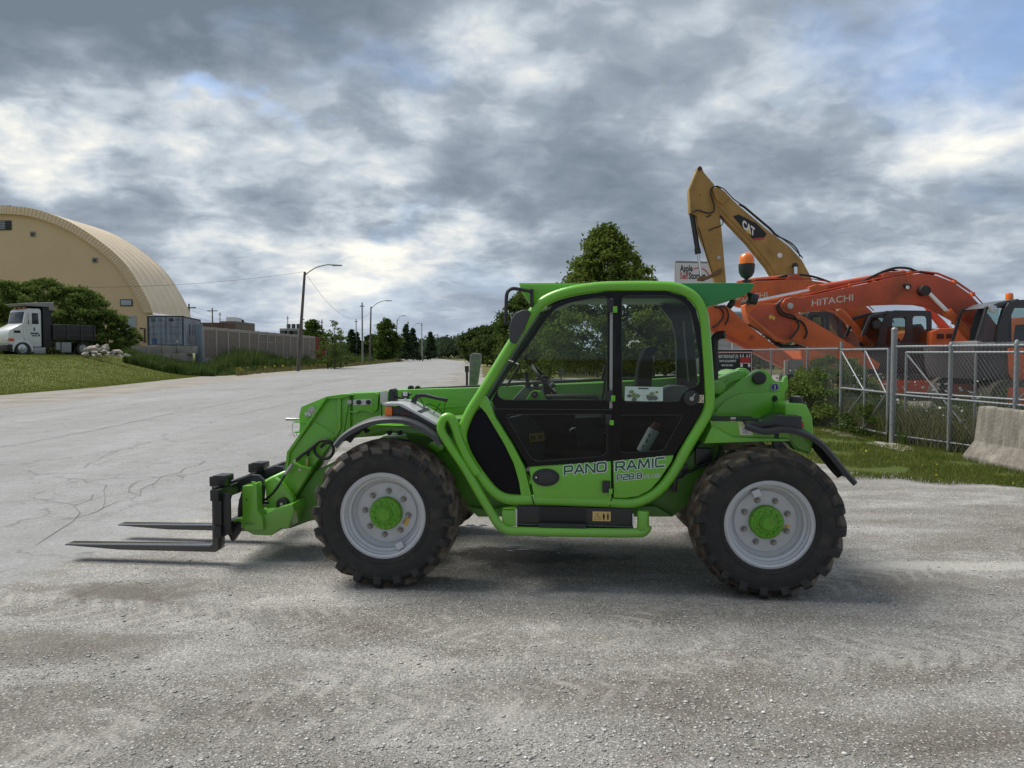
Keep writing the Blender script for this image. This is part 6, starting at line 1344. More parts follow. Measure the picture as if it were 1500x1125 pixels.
tree('shrub', 'wide feathery shrub behind the front of the cab window', at(775, 46), 46.5, 0, ht(505, 46), 4.2, F_LIGHT, 'bush', 6, 90, 130, .07, .03, .0, cat='shrub', clr=.16)
tree('shrub', 'loose green bush climbing the chain link fence beside the telehandler tank', 7.2, 17.0, 0, ht(522, 17), 2.3, F_SHR, 'bush', 7, 110, 150, .035, .02, .0, cat='shrub', clr=.15)
tree('shrub', 'low bush growing through the foot of the gate', 7.0, 14.4, 0, .75, 1.3, F_MID, 'bush', 8, 45, 110, .03, .02, .0, cat='shrub', clr=.2)
# big shrubs behind the truck
for i, (px, py, Y, w_, lab) in enumerate([(8, 410, 59, 7.4, 'broad green shrub behind the truck at the left edge'), (62, 407, 60, 8.2, 'tall green shrub behind the dump box of the truck'), (112, 420, 61, 7.6, 'round green shrub between the truck and the hangar door'), (158, 458, 61.5, 4.6, 'lower green shrub with drooping branches beside the hangar door'), (-60, 424, 60, 6.5, 'green shrub just outside the left edge behind the truck')]):
    tree('large_shrub', lab, at(px, Y), Y, 1.38, ht(py, Y) - 1.38, w_, F_SHR, 'bush', 20 + i, 200, 130, .10, .08, .0, cat='shrub', group='shrubs in front of the hangar', clr=.085)
# trees along the left side of the road, seen far away
for i, (px, py, Y, w_, pf, fm, lab) in enumerate([(458, 467, 135, 4.0, 'oval', F_MID, 'round green tree behind the first street lamp'), (566, 467, 150, 4.6, 'oval', F_MID, 'full green tree between the second and third street lamps'),
        (595, 474, 165, 3.4, 'cone', F_CON, 'dark conifer left of the pair beside the far lamps'), (605, 480, 170, 3.4, 'cone', F_CON, 'dark conifer right of the pair beside the far lamps'), (631, 486, 190, 3.0, 'cone', F_CON, 'slim dark conifer standing alone near the bend of the road'),
        (515, 482, 150, 4.0, 'cone', F_CON, 'small dark conifer left of the second street lamp'), (523, 486, 160, 4.0, 'cone', F_CON, 'small dark conifer touching the second street lamp'), (545, 490, 180, 6, 'round', F_DARK, 'low dark tree beneath the arm of the second lamp'),
        (355, 468, 170, 2.6, 'cone', F_CON, 'little dark conifer top showing over the panel wall'), (490, 469, 78, 2.0, 'airy', F_LIGHT, 'thin airy sapling above the weeds right of the first lamp'), (480, 488, 80, 2.4, 'airy', F_MID, 'small loose sapling left of the airy one'), (499, 490, 84, 2.4, 'airy', F_LIGHT, 'small pale sapling right of the airy one')]):
    tree('roadside_tree', lab, at(px, Y), Y, 0, ht(py, Y), w_, fm, pf, 40 + i, 110 if pf != 'airy' else 55, 70 if pf != 'airy' else 22, .0016 * Y, .1, .06, group='trees along the left side of the road', clr=.10)
# far woodland: one mass
def wood():
    rs = np.random.RandomState(9); V = []
    for k in range(420):
        px = 395 + 420 * rs.rand(); Y = 215 + 130 * rs.rand()
        top = 505 - 15 * max(0, 1 - abs(px - 690) / 110) - 4 * max(0, 1 - abs(px - 600) / 60); h = max(3, ht(top + 7 * rs.rand(), Y)); x = at(px, Y); w_ = 3 + 3.5 * rs.rand()
        for q in range(9):
            n = 26; V.append(rs.randn(n, 3) * np.array([w_ * .35, w_ * .35, h * .10]) + np.array([x + rs.randn() * w_ * .35, Y + rs.randn() * 2, h * (.25 + .72 * rs.rand())]))
    V = np.concatenate(V); V[:, 2] = np.maximum(V[:, 2], .2)
    tag(soup('woodland', leaves(V, .55, rs), 4, F_FAR), 'far dark woodland closing the view where the road bends away', 'woodland', kind='stuff')
    V = []
    for k in range(300):
        px = 1000 + 700 * rs.rand(); Y = 75 + 30 * rs.rand(); h = 2 + 3.0 * rs.rand(); x = at(px, Y)
        for q in range(5): V.append(rs.randn(22, 3) * np.array([1.2, 1.2, h * .18]) + np.array([x, Y, h * (.2 + .6 * rs.rand())]))
    V = np.concatenate(V); V[:, 2] = np.maximum(V[:, 2], .1)
    tag(soup('hedgerow', leaves(V, .22, rs), 4, F_FAR), 'dark hedgerow beyond the yard of excavators', 'hedgerow', kind='stuff')
wood()
# ================================================================ BUILDINGS AND STREET THINGS, left
TAN = mat('tan_fabric', (.74, .53, .335), .75, var=.05, vscale=.35); TANR = mat('tan_roof_fabric', (.80, .67, .50), .7, var=.05, vscale=.5); TANB = mat('tan_band', (.72, .52, .33), .75)
def hangar():
    Yn, Ln = 75.0, 9.0; o = W(222, 460, Yn); x1 = o.x; zs = o.z
    arch_px = [(223, 459), (217, 442), (203, 416), (185, 388.6), (162, 365.5), (129, 341), (92, 320.4), (46, 305), (4, 301)]
    half = [(W(a, b, Yn).x, W(a, b, Yn).z) for a, b in arch_px]; half = [(p.x, p.z) for p in smooth_path([(a, 0, b) for a, b in half], 4)]
    xc = half[-1][0]; full = half + [(2 * xc - a, b) for a, b in half[::-1][1:]]
    t = thing('hangar', 'large tan arched fabric hangar at the left with a ribbed pale roof', 'hangar', (xc, Yn, 1.35)); gz = 1.35
    F_ = [(a - xc, b - gz) for a, b in full]
    wall = [(F_[0][0], 0)] + F_ + [(F_[-1][0], 0)]
    MB().prism([(a * (.985), b if b < 4.2 else b * .985) for a, b in wall], .35, .6).build('gable_wall', TAN, t, smooth=False)
    # band of fabric round the arch: scalloped strip
    band = MB(); n = len(F_)
    inner = [(a * .945, b * .945 if b > 4.5 else b) for a, b in F_]
    band.v = [(a, .12, b) for a, b in F_] + [(a, .0, b) for a, b in inner] + [(a, .36, b) for a, b in inner]; band.f = [(i, i + 1, n + i + 1, n + i) for i in range(n - 1)] + [(n + i, n + i + 1, 2 * n + i + 1, 2 * n + i) for i in range(n - 1)]; band.mi = [0] * len(band.f); band.build('edge_band', TANB, t, ang=60)
    for i in range(1, n - 1):
        for f in (0, .5):
            a = Vector((F_[i][0] * (1 - f) + F_[i + 1][0] * f, .10, F_[i][1] * (1 - f) + F_[i + 1][1] * f)) if i < n - 1 else None
            b_ = Vector((inner[i][0] * (1 - f) + inner[i + 1][0] * f, -.02, inner[i][1] * (1 - f) + inner[i + 1][1] * f)); MB().tube([a, b_], .05, 5).build('band_fold', TANR, t)
    roof = MB(); m = 66; vs = []
    for j in range(m + 1):
        y = .12 + (Ln) * j / m; sag = .30 * (abs(sin(pi * j / 11)) ** .7) if j < m else .0
        for i, (a, b) in enumerate(F_):
            L_ = sqrt(a * a + b * b); k = (L_ - sag * (1 if 0 < i < n - 1 else 0)) / L_; vs.append((a * k, y, b * k))
    fs = [(j * n + i, j * n + i + 1, (j + 1) * n + i + 1, (j + 1) * n + i) for j in range(m) for i in range(n - 1)]
    roof.add(vs, fs); roof.build('roof', TANR, t, ang=40)
    for s in (1,):
        MB().box((F_[0][0] - .35, .3, 0), (F_[0][0] - .05, Ln, F_[0][1] - .1)).build('side_wall', TAN, t); MB().box((F_[-1][0] + .05, .3, 0), (F_[-1][0] + .35, Ln, F_[-1][1] - .1)).build('side_wall', TAN, t)
    def lp(px, py, y=.0): p = W(px, py, Yn + y); return (p.x - xc, y, p.z - gz)
    def rect(name, x0, y0, x1_, y1_, d, m_, par=None, fr=None):
        a, b = lp(x0, y1_, .3), lp(x1_, y0, .3); o_ = MB().box((a[0], .34 - d, a[2]), (b[0], .34, b[2])).build(name, m_, par or t, .01)
        return o_
    FRK = mat('dark_frame', (.03, .03, .035), .5); PALE = mat('pale_window', (.40, .44, .52), .25); GRYD = mat('grey_door', (.36, .41, .46), .55)
    for q in ((176, 438.5, 194, 448.5), (-2, 301, 16, 311)): f = rect('window', *q, .06, FRK); rect('window_pane', q[0] + 1.3, q[1] + 1.3, q[2] - 1.3, q[3] - 1.3, .075, PALE, f)
    f = rect('louvre', -16, 323, 16.5, 337, .08, FRK); 
    for i in range(5): rect('louvre_blade', -14, 324.5 + i * 2.4, 8, 325.7 + i * 2.4, .12, PALE, f)
    rect('door', 175, 464, 198, 506, .06, GRYD); rect('door_frame', 174, 462.8, 199, 464, .08, mat('door_frame_grey', (.4, .4, .4), .5)); rect('door_frame', 198, 464, 199.3, 506, .08, MATS['door_frame_grey'])
    for q in ((48, 343), (139, 381)): f = rect('wall_lamp', q[0] - 3.6, q[1] - 3.6, q[0] + 3.6, q[1] + 3.6, .10, mat('lamp_box_grey', (.24, .23, .21), .5)); rect('lamp_eye', q[0] - 1.5, q[1] - 1.2, q[0] + 2.0, q[1] + 1.6, .16, FRK, f)
    rect('corner_trim', 217, 463, 218.5, 506, .10, mat('trim_white', (.6, .57, .5), .6))
    MB().tube([lp(205, 481, .0), lp(212, 481.5, .0), lp(212, 502, .0)], .09, 8).build('vent_pipe', mat('vent_brown', (.07, .05, .04), .6), t)
    MB().tube([lp(205, 498, .0), lp(209, 498, .0)], .14, 8).build('vent_stub', MATS['vent_brown'], t)
hangar()
# shipping container on a block wall
CG = mat('container_grey', (.27, .31, .36), .6, var=.12, vscale=1.2, dirt=(.16, .10, .07), dirt_amt=.5, dscale=1.6); CD = mat('container_dark', (.06, .065, .075), .6); CBL = mat('blocks', (.30, .28, .25), .9, var=.15, vscale=1.0, bump=.3, dirt=(.15, .14, .12), dirt_amt=.5, dscale=.8)
a = W(218, 506, 60.0); b = W(269, 506, 60.0); cw = b.x - a.x; chh = W(218, 463, 60).z - a.z
ct = thing('shipping_container', 'grey blue shipping container with double end doors standing on the block wall beside the hangar', 'container', (a.x, 60, a.z), 0)
e = W(294, 507, 66.2); sx = (e.x - b.x); ly = 6.2
def cpt(u, v, z): return (u + sx * v / ly, v, z)      # sheared plan follows the wall line
mb = MB(); n = 44; vs = []
for i in range(n + 1):
    v = ly * i / n; d = -.035 if (i // 2) % 2 else 0
    vs += [cpt(cw + d, v, .12), cpt(cw + d, v, chh - .1)]
mb.add(vs, [(2 * i, 2 * i + 1, 2 * i + 3, 2 * i + 2) for i in range(n)]); mb.build('side_wall', CG, ct, smooth=False)
MB().add([cpt(0, .05, .02), cpt(cw - .05, .05, .02), cpt(cw - .05, ly, .02), cpt(0, ly, .02), cpt(0, .05, chh), cpt(cw - .05, .05, chh), cpt(cw - .05, ly, chh), cpt(0, ly, chh)], [(0, 3, 2, 1), (4, 5, 6, 7), (0, 1, 5, 4), (1, 2, 6, 5), (2, 3, 7, 6), (3, 0, 4, 7)]).build('container_body', CG, ct, smooth=False)
for (u, v) in ((0, 0), (cw, 0), (cw, ly)): MB().tube([cpt(u - .03, v, 0), cpt(u - .03, v, chh)], .07, 6).build('corner_post', CD, ct)
MB().tube([cpt(cw, 0, .06), cpt(cw, ly, .06)], .07, 6).build('bottom_rail', CG, ct); MB().tube([cpt(cw, 0, chh - .04), cpt(cw, ly, chh - .04)], .06, 6).build('top_rail', CD, ct); MB().tube([(0, -.0, chh), (cw, 0, chh)], .07, 6).build('door_header', CD, ct)
for k in (0, 1):
    d = MB().box((k * cw / 2 + .09, -.04, .10), ((k + 1) * cw / 2 - .04, .03, chh - .09)).build('door', CG, ct, .01)
    for z in (.35, .9, 1.45, 1.95): MB().box((k * cw / 2 + .14, -.055, z), ((k + 1) * cw / 2 - .09, -.041, z + .05)).build('door_rib', mat('rib_grey', (.20, .23, .27), .6), d)
    for q in (.3, .72): MB().cyl((k * cw / 2 + q * cw / 2, -.08, .08), (0, 0, chh - .16), .022, 8).build('locking_bar', GALV, d)
def cplate(x0, z0, x1, z1, m, nm='door_mark'): return MB().box((x0 * cw, -.062, z0 * chh), (x1 * cw, -.058, z1 * chh)).build(nm, m, ct)
MKW = mat('faded_white_mark', (.50, .53, .54), .6); MKD = mat('faded_teal_mark', (.09, .19, .21), .6); MKB = mat('blue_mark', (.04, .10, .26), .6)
cplate(.09, .80, .22, .95, MKD); cplate(.11, .84, .19, .88, MKW); cplate(.30, .82, .40, .93, mat('grey_mark', (.18, .18, .18), .6)); cplate(.60, .82, .72, .93, INKB); cplate(.78, .88, .93, .91, MKD); cplate(.10, .05, .24, .24, MKB); cplate(.80, .10, .88, .17, MKW)
text('container_print', 'GC 203', .16, MATS['grey_mark'], ct, (.60 * cw, -.064, .60 * chh), sx=1.1); text('container_print', 'TY 22', .16, MATS['grey_mark'], ct, (.60 * cw, -.064, .36 * chh), sx=1.1); text('container_print', 'SEA', .14, MATS['grey_mark'], ct, (.12 * cw, -.064, .36 * chh), sx=1.1)
for i in range(4):
    v = 2.0 + i * .95; MB().add([cpt(cw + .012, v, .9), cpt(cw + .012, v + .5, .9), cpt(cw + .012, v + .5, 1.75), cpt(cw + .012, v, 1.75)], [(0, 1, 2, 3)]).build('side_letter', mat('dark_blue_letter', (.08, .10, .14), .6), ct, smooth=False)
# block wall under it
bw = thing('block_wall', 'low wall of big concrete blocks carrying the shipping container', 'wall', (a.x - 1.6, 59.5, 1.0))
xx = 0; r_ = random.Random(3)
while xx < 4.2:
    for row in range(2): MB().box((xx + .02 + (.4 if row else 0), r_.random() * .04, row * .61), (xx + 1.18 + (.4 if row else 0), 1.2, row * .61 + .60)).build('block', CBL, bw, .02)
    xx += 1.2
# panel wall along the yard
PB = mat('wall_panel_brown', (.20, .165, .135), .85, var=.12, vscale=1.5, bump=.3); PL = mat('wall_post_tan', (.34, .30, .255), .85, var=.08)
pw0 = W(297, 478, 62.0); x0 = pw0.x; zt = pw0.z
pw = thing('panel_wall', 'long brown wall of concrete panels between pale posts running beside the road', 'wall', (x0, 62, .4))
NPN = 13; Ltot = 35.0; st = Ltot / NPN
for k in range(NPN):
    y0 = k * st
    for row in range(3):
        hz0 = .85 + row * ((zt - .4 - .30 - .85) / 3)
        MB().box((-.10, y0 + .15, hz0 + .006), (.0, y0 + st - .15, hz0 + (zt - .4 - .30 - .85) / 3 - .006)).build('panel', PB, pw)
    MB().box((-.14, y0 + .13, zt - .4 - .29), (.02, y0 + st - .13, zt - .4 - .02)).build('cap_beam', PL, pw, .01)
    MB().box((-.14, y0 - .13, 0), (.06, y0 + .13, zt - .4)).build('post', PL, pw, .01)
    MB().box((-.13, y0 + .14, 0), (.03, y0 + st - .14, .84)).build('base_block', CBL, pw, .01)
MB().box((-.14, Ltot - .13, 0), (.06, Ltot + .13, zt - .4)).build('post', PL, pw, .01)
MB().box((-.45, -.5, 0), (.1, -.25, zt - .2)).build('end_post', mat('blue_grey_post', (.20, .24, .28), .6), pw, .01, label='blue grey end post next to the container')
# distant buildings above the wall
def bld(name, lab, px0, px1, pt, Y, m, dep=12, cat='building'):
    a, b = W(px0, 518, Y), W(px1, 518, Y); t = thing(name, lab, cat, (a.x, Y, 0)); MB().box((0, 0, 0), (b.x - a.x, dep, ht(pt, Y))).build('wall', m, t, .05); return t, b.x - a.x, ht(pt, Y)
BRK = mat('dark_brick', (.12, .065, .055), .85, var=.15, vscale=.8)
t, w, h = bld('brick_building', 'low dark red brick building showing over the panel wall beside the container', 294, 328, 472.5, 150, BRK)
for i in range(7): MB().box((w * (i + .3) / 7, -.1, h - 1.4), (w * (i + .5) / 7, -.02, h - .2)).build('pilaster', mat('brick_light', (.19, .12, .10), .8), t)
t, w, h = bld('brick_building', 'taller brown building block with pale rooftop unit right of the red brick one', 322, 345, 470.5, 156, mat('brown_wall', (.17, .13, .115), .85, var=.1)); MB().box((w * .2, 2, h), (w * .75, 6, h + .9)).build('roof_unit', WHITE, t); MB().box((w * .35, -.1, h * .55), (w * .85, -.02, h - .5)).build('window_band', CD, t)
t, w, h = bld('plant_building', 'pale industrial building with three dark rooftop vents behind the wall', 410, 437, 481, 190, mat('pale_wall', (.30, .30, .30), .8)); 
for i in range(3): MB().cyl((w * (.3 + .27 * i), 3, h), (0, 0, 1.2), .5, 12).build('roof_vent', CD, t); MB().box((w * (.3 + .27 * i) - 1.2, -.1, h - 3.2), (w * (.3 + .27 * i) + .6, -.02, h - .6)).build('dark_opening', CD, t)
t, w, h = bld('container_store', 'dark red steel container standing beyond the end of the wall', 455, 475, 494, 110, mat('dark_red_steel', (.20, .03, .03), .6, var=.1), 3, 'container')
t, w, h = bld('house', 'small pale house far off at the bend of the road', 668, 676, 513, 240, WHITE, 6, 'house'); MB().prism([(-.3, h), (w + .3, h), (w / 2, h + 1.2)], -.3, 6.3).build('roof', CD, t)
# utility poles and lamps
POLE = mat('weathered_pole', (.115, .10, .085), .85, var=.2, vscale=3); POLEC = mat('concrete_pole', (.24, .235, .22), .8, var=.1, vscale=2)
def lamp(px, ptop, Y, arm_px, arm_py, lab, m, lean=0.0, r=.15):
    b = Vector((at(px, Y), Y, 0)); top = W(px + lean, ptop, Y); t = thing('street_lamp', lab, 'street lamp', b, 0, 'street lamps along the left side of the road'); tp = top - b
    MB().tube([(0, 0, -.1), tp], r, 12, r2=r * .62).build('pole', m, t)
    e = W(arm_px, arm_py, Y) - b; ar = MB().tube([tp + Vector((0, 0, -.3)), tp.lerp(e, .35) + Vector((0, 0, .12)), tp.lerp(e, .75) + Vector((0, 0, .18)), e], .045, 8, smooth=3).build('arm', m, t)
    d = Vector((1, 0, -.02)); MB().tube([e - d * .1, e + d * .2, e + d * .75], .09, 8, r2=.06).build('lamp_head', mat('lamp_head_grey', (.22, .22, .22), .5), t); return b + tp
l1 = lamp(436, 398, 69, 489, 388.5, 'nearest and tallest street lamp, leaning brown pole beside the panel wall', POLE, 10.5, .17)
l2 = lamp(541.5, 449, 116, 567, 440.5, 'second street lamp with a long thin arm over the weeds', POLE, 2, .16); l3 = lamp(578, 468, 158, 590, 462.5, 'third street lamp with a curved arm before the round tree', POLEC, 4)
l4 = lamp(601, 480, 205, 612, 473.5, 'fourth and farthest street lamp by the conifers', POLEC, 2)
def pole(px, ptop, Y, lab, m=POLEC, r=.14, cross=False):
    b = Vector((at(px, Y), Y, 0)); h = ht(ptop, Y); t = thing('utility_pole', lab, 'utility pole', b, 0, 'utility poles'); MB().tube([(0, 0, 0), (0, 0, h)], r, 10, r2=r * .65).build('pole', m, t)
    MB().box((-.9 if cross else -.3, -.06, h - .6), (.9 if cross else .3, .06, h - .45)).build('crossarm', m, t); return b + Vector((0, 0, h))
p1 = pole(531, 443, 108, 'tall utility pole left of the second street lamp'); p2 = pole(598, 470, 178, 'utility pole between the third and fourth lamps'); pole(618, 473, 190, 'utility pole right of the conifers'); pole(522, 467, 150, 'short utility pole far behind the second lamp', r=.12)
pole(278, 445, 100, 'dark utility pole behind the hangar roof end', POLE, .16, True); pole(312, 451, 135, 'utility pole above the red brick building', POLE, .15, True); pole(323, 457, 175, 'thin pale pole above the brown building'); pole(422, 463, 180, 'thin pole just left of the leaning lamp pole'); pole(443.5, 463, 120, 'dark thin pole just right of the leaning lamp pole', POLE, .1); pole(472, 468, 140, 'pale pole at the right edge of the round tree'); pole(619, 496, 150, 'short pale marker pole at the road bend', r=.09)
def wire(pts, sag, lab, r=.012):
    P_ = []
    for a_, b_ in zip(pts, pts[1:]):
        for k in range(14): t_ = k / 14; P_.append(a_.lerp(b_, t_) - Vector((0, 0, 4 * sag * t_ * (1 - t_))))
    P_.append(pts[-1]); tag(MB().tube(P_, r, 4).build('overhead_wire', RUB), lab, 'wire')
wire([Vector((-55, 50, 8.4)), l1], 1.9, 'overhead wire sagging from the left past the hangar to the first lamp', .013)
wire([l1, W(543, 457, 112)], 2.4, 'overhead wire dropping from the first lamp pole to the right', .012)
for i, (ya, yb) in enumerate([(448, 476), (455, 481), (462, 487)]): wire([W(280, ya, 130), W(440, ya + 22, 150), W(600, yb + 3, 185), W(720, yb + 24, 300)], 1.2, ['highest far power line over the panel wall', 'middle far power line over the panel wall', 'lowest far power line over the panel wall'][i], .014)
# ---- truck on the lawn
TW = mat('truck_white', (.66, .68, .70), .3, coat=.5, var=.04, dirt=(.3, .28, .25), dirt_amt=.2); TB = mat('truck_black', (.012, .012, .014), .45); TG = mat('tarp_grey', (.24, .24, .25), .6, var=.1); TGL = mat('truck_glass', (.02, .03, .04), .08)
th = radians(58); fax = W(22, 508, 51.0); tr = thing('dump_truck', 'white truck with black dump box parked on the lawn in front of the shrubs', 'truck', (fax.x, fax.y, 1.46), pi + th)
# local x forward, local +y = left side (towards the camera)
def side(name, pts, y0, y1, m, bv=.03, par=None): return MB().prism(pts, y0, y1).build(name, m, par or tr, bv)
side('hood', [(-.2, .62), (.78, .62), (.84, .75), (.84, 1.30), (.72, 1.50), (.3, 1.68), (-.05, 1.84), (-.2, 1.84)], -.98, .98, TW, .12)
side('cab', [(-1.2, .55), (-.52, .55), (-.10, 1.0), (-.04, 1.80), (-.22, 2.52), (-.36, 2.66), (-1.12, 2.68), (-1.2, 2.55)], -1.05, 1.05, TW, .09)
fw_ = MB(); fw_.box((-.02, -.90, 0), (.02, .90, .66), M=Matrix.Translation((-.035, 0, 1.83)) @ Matrix.Rotation(radians(-14), 4, 'Y')); fw_.build('windscreen', TGL, tr, .02)
d = side('door', [(-1.14, .75), (-.50, .75), (-.28, 1.2), (-.22, 1.75), (-.40, 2.48), (-1.08, 2.5)], 1.052, 1.07, TW, .01)
side('door_window', [(-1.02, 1.80), (-.34, 1.80), (-.46, 2.40), (-.98, 2.42)], 1.072, 1.08, TGL, .01, d); MB().box((-1.06, 1.082, 1.15), (-.98, 1.12, 1.24)).build('door_handle', TB, d)
MB().box((-.78, 1.072, 1.42), (-.68, 1.078, 1.62)).box((-.98, 1.072, 1.24), (-.48, 1.078, 1.34)).box((-.90, 1.072, 1.12), (-.56, 1.078, 1.20)).build('door_emblem', mat('emblem_dark', (.06, .10, .16), .5), d)
for y in (-1.25, 1.25): MB().box((-.46, y - .06, 1.80), (-.34, y + .10, 2.40)).tube([(-.40, y * .82, 2.3), (-.40, y, 2.3)], .03, 6).build('mirror', mat('mirror_white', (.6, .6, .6), .3), tr, .02)
for k in range(3): MB().lathe([(.09, 0), (.08, .08), (0, .10)], (-.36, -.6 + .6 * k, 2.66), 'z', 10).build('marker_light', ORLENS, tr)
side('bumper', [(.6, .30), (.98, .30), (1.0, .66), (.7, .68)], -1.1, 1.1, TB, .04)
for y in (-.95, .72): MB().box((.70, y, .86), (.87, y + .20, 1.02)).build('headlight', mat('headlight_glass', (.6, .6, .62), .15), tr, .03)
MB().box((.50, .982, .86), (.84, 1.0, 1.0)).build('turn_signal', mat('red_orange_lens', (.65, .09, .03), .3), tr, .02)
MB().tube([Vector((.62 * cos(k * pi / 12), 1.0, .28 + .58 * sin(k * pi / 12))) for k in range(13)], .08, 6).build('fender', TW, tr)
MB().box((.1, .985, 1.30), (.5, .99, 1.44)).build('hood_vent', TB, tr)
side('chassis', [(-4.7, .55), (.6, .55), (.6, .8), (-4.7, .8)], -.42, .42, TB, .02)
side('headboard', [(-1.28, .5), (-1.85, .5), (-1.85, 2.75), (-1.28, 2.75)], -1.12, 1.12, TB, .02)
side('dump_box', [(-4.75, .95), (-1.86, .95), (-1.86, 1.82), (-4.75, 1.82)], -1.2, 1.2, TB, .03)
for k in range(4): MB().box((-4.75 + k * .93, 1.2, .96), (-4.65 + k * .93, 1.26, 1.81)).build('box_stake', mat('box_grey', (.03, .03, .035), .5), tr)
for z in (1.2, 1.52): MB().box((-4.64, 1.202, z), (-1.9, 1.235, z + .05)).build('box_rib', MATS['box_grey'], tr)
side('cab_shield', [(-1.9, 2.76), (-.2, 2.80), (.0, 2.92), (-1.95, 3.06)], -1.2, 1.2, TG, .04); side('shield_side', [(-1.95, 2.60), (-1.65, 2.60), (-1.65, 3.04), (-1.95, 3.04)], -1.22, 1.22, TG, .02)
MB().box((-3.1, .75, .22), (-2.45, 1.15, .82)).build('tool_box', mat('tool_box_grey', (.26, .27, .28), .5), tr, .03); MB().box((-2.38, .75, .38), (-2.1, 1.12, .82)).build('battery_box', MATS['tool_box_grey'], tr, .03)
MB().box((-1.4, .75, .12), (-.66, 1.15, .52)).build('fuel_step', mat('step_alu', (.34, .35, .37), .4, metal=.4), tr, .04)
for ch_ in [x for x in tr.children] + [y for x in tr.children for y in x.children]:
    for v in ch_.data.vertices:
        if v.co.z > .35: v.co.z = .35 + (v.co.z - .35) * 1.22
for cx in (0, -4.0):
    for y, s in ((1.02, 1), (-1.02, -1)):
        w_ = MB().lathe([(.29, -.02), (.33, .0), (.47, 0), (.50, -.05), (.50, -.25), (.47, -.28), (.3, -.28)], (0, 0, 0), 'y', 30).build('wheel', TB, tr); w_.location = (cx, y, .50); w_.rotation_euler = (0, 0, 0 if s > 0 else pi)
        MB().lathe([(0, .05), (.09, .05), (.10, .0), (.20, -.02), (.27, -.06), (.30, -.01)], (0, 0, 0), 'y', 24).build('wheel_hub', mat('wheel_alu', (.55, .56, .58), .35, metal=.6) if cx == 0 else mat('wheel_grey', (.30, .30, .30), .6), w_)
# ---- pile of boulders
RK = mat('boulder', (.36, .32, .265), .9, var=.3, vscale=2, bump=.6, bscale=8)
RK2 = mat('grey_boulder', (.25, .235, .215), .9, var=.3, vscale=2, bump=.6, bscale=8)
rr = random.Random(5)
RLAB = ['leftmost long tan boulder on top of the pile', 'broad tan boulder leaning right of the leftmost one', 'pale low boulder at the left foot of the pile', 'flat pale boulder low under the broad tan one', 'small grey boulder between the tan boulder and the pointed one', 'pale pointed boulder, the highest of the pile',
    'dark slab directly under the pointed boulder', 'little pale stone at the foot below the dark slab', 'rounded grey boulder low in the middle of the pile', 'small rounded boulder right of the middle of the pile', 'grey slab on the right half of the pile', 'tiny stone at the foot in the middle of the pile', 'flat pale slab low at the right of the pile',
    'second boulder from the right end of the pile', 'small flat stone second from the left at the foot', 'small flat stone at the foot right of the middle', 'smallest stone at the far right end of the pile', 'brownish stone perched between the two tan boulders']
rocks = [(127, 514, 9, 6), (136, 511, 10, 6), (125, 519, 6, 5), (140, 517, 7, 4), (147, 513, 6, 4), (155, 509, 6, 6.5), (152, 515, 8, 4), (146, 520, 5, 3), (160, 518, 5, 4), (166, 517, 5, 5), (174, 515, 8, 4), (156, 521, 4, 2.5), (175, 521, 6, 2.5), (184, 520, 5, 3), (138, 521, 4, 2.5), (166, 521, 4, 2.5), (189, 521, 2.5, 2), (142, 507, 4, 4)]
for i, (px, py, rx, rz_) in enumerate(rocks):
    Y = 50.5 + (521 - py) * .09 + rr.random() * .3; c = W(px, py, Y); s = Y / F; bm = bmesh.new(); bmesh.ops.create_icosphere(bm, subdivisions=3, radius=1); sd_ = i * 3.7
    for v in bm.verts:
        k = 1 + .45 * noise.noise(v.co * 1.1 + Vector((sd_, 0, 0))) + .15 * noise.noise(v.co * 2.5 + Vector((0, sd_, 0))); v.co = v.co * k
        for nrm in range(9):
            nv = Vector((sin(sd_ + nrm * 2.1), cos(sd_ * 1.3 + nrm), sin(sd_ * .7 + nrm * 1.7))).normalized(); dd = v.co.dot(nv)
            if dd > .60: v.co -= nv * (dd - .60)
        v.co.x *= rx * s; v.co.y *= rx * s * .8; v.co.z *= rz_ * s
    me = bpy.data.meshes.new('boulder'); bm.to_mesh(me); bm.free(); me.materials.append(RK if i % 3 else RK2)
    o = bpy.data.objects.new('boulder', me); C.objects.link(o); o.location = c; o.rotation_euler = (rr.random() * .5, rr.random() * .5, rr.random() * 3)
    tag(o, RLAB[i], 'boulder', 'boulders piled behind the truck')
# ================================================================ behind the machine on the right side
# self storage sign
SGp = Plane((0, 62.0, 0), 0); so2 = W(1012, 520, 62.0); so2.z = 0; st = thing('storage_sign', 'white storage company sign board on posts above the cab roof', 'sign', so2); of = Off(SGp, so2)
wplate(of, 'sign_box', [(988, 383), (1056, 384.5), (1056, 416), (988, 416)], 0, mat('sign_frame_grey', (.22, .20, .19), .5), .4, st); wplate(of, 'sign_face', [(990, 385), (1054, 386.3), (1054, 414.6), (990, 414.6)], -.402, mat('sign_white', (.62, .62, .61), .45), .02, st)
for s, x0, x1, y, h, m_ in (('Apple', 996, 1014.5, 397.5, 9.5, INKB), ('Self', 996, 1008.5, 408.5, 9.5, mat('sign_red', (.50, .09, .08), .5)), ('Storage', 1008.8, 1034, 408.5, 9.5, INKB)): place_text(s, x0, y, x1, y, h, m_, -.43, bold=.03, parent=st, frame=of, nm='sign_print')
MB().tube([of.L(a_, b_, -.43) for a_, b_ in ((1016, 394), (1022, 392.5), (1030, 394), (1036, 399), (1038, 404))], .05, 5, smooth=3).build('sign_print', MATS['sign_red'], st)
for x in (993, 1048): p = of.L(x, 415, 0); MB().box((p[0] - .12, -.3, 0), (p[0] + .12, -.1, p[2])).build('sign_post', MATS['sign_frame_grey'], st)
SID = mat('pale_siding', (.40, .40, .385), .7, var=.06, vscale=.5)
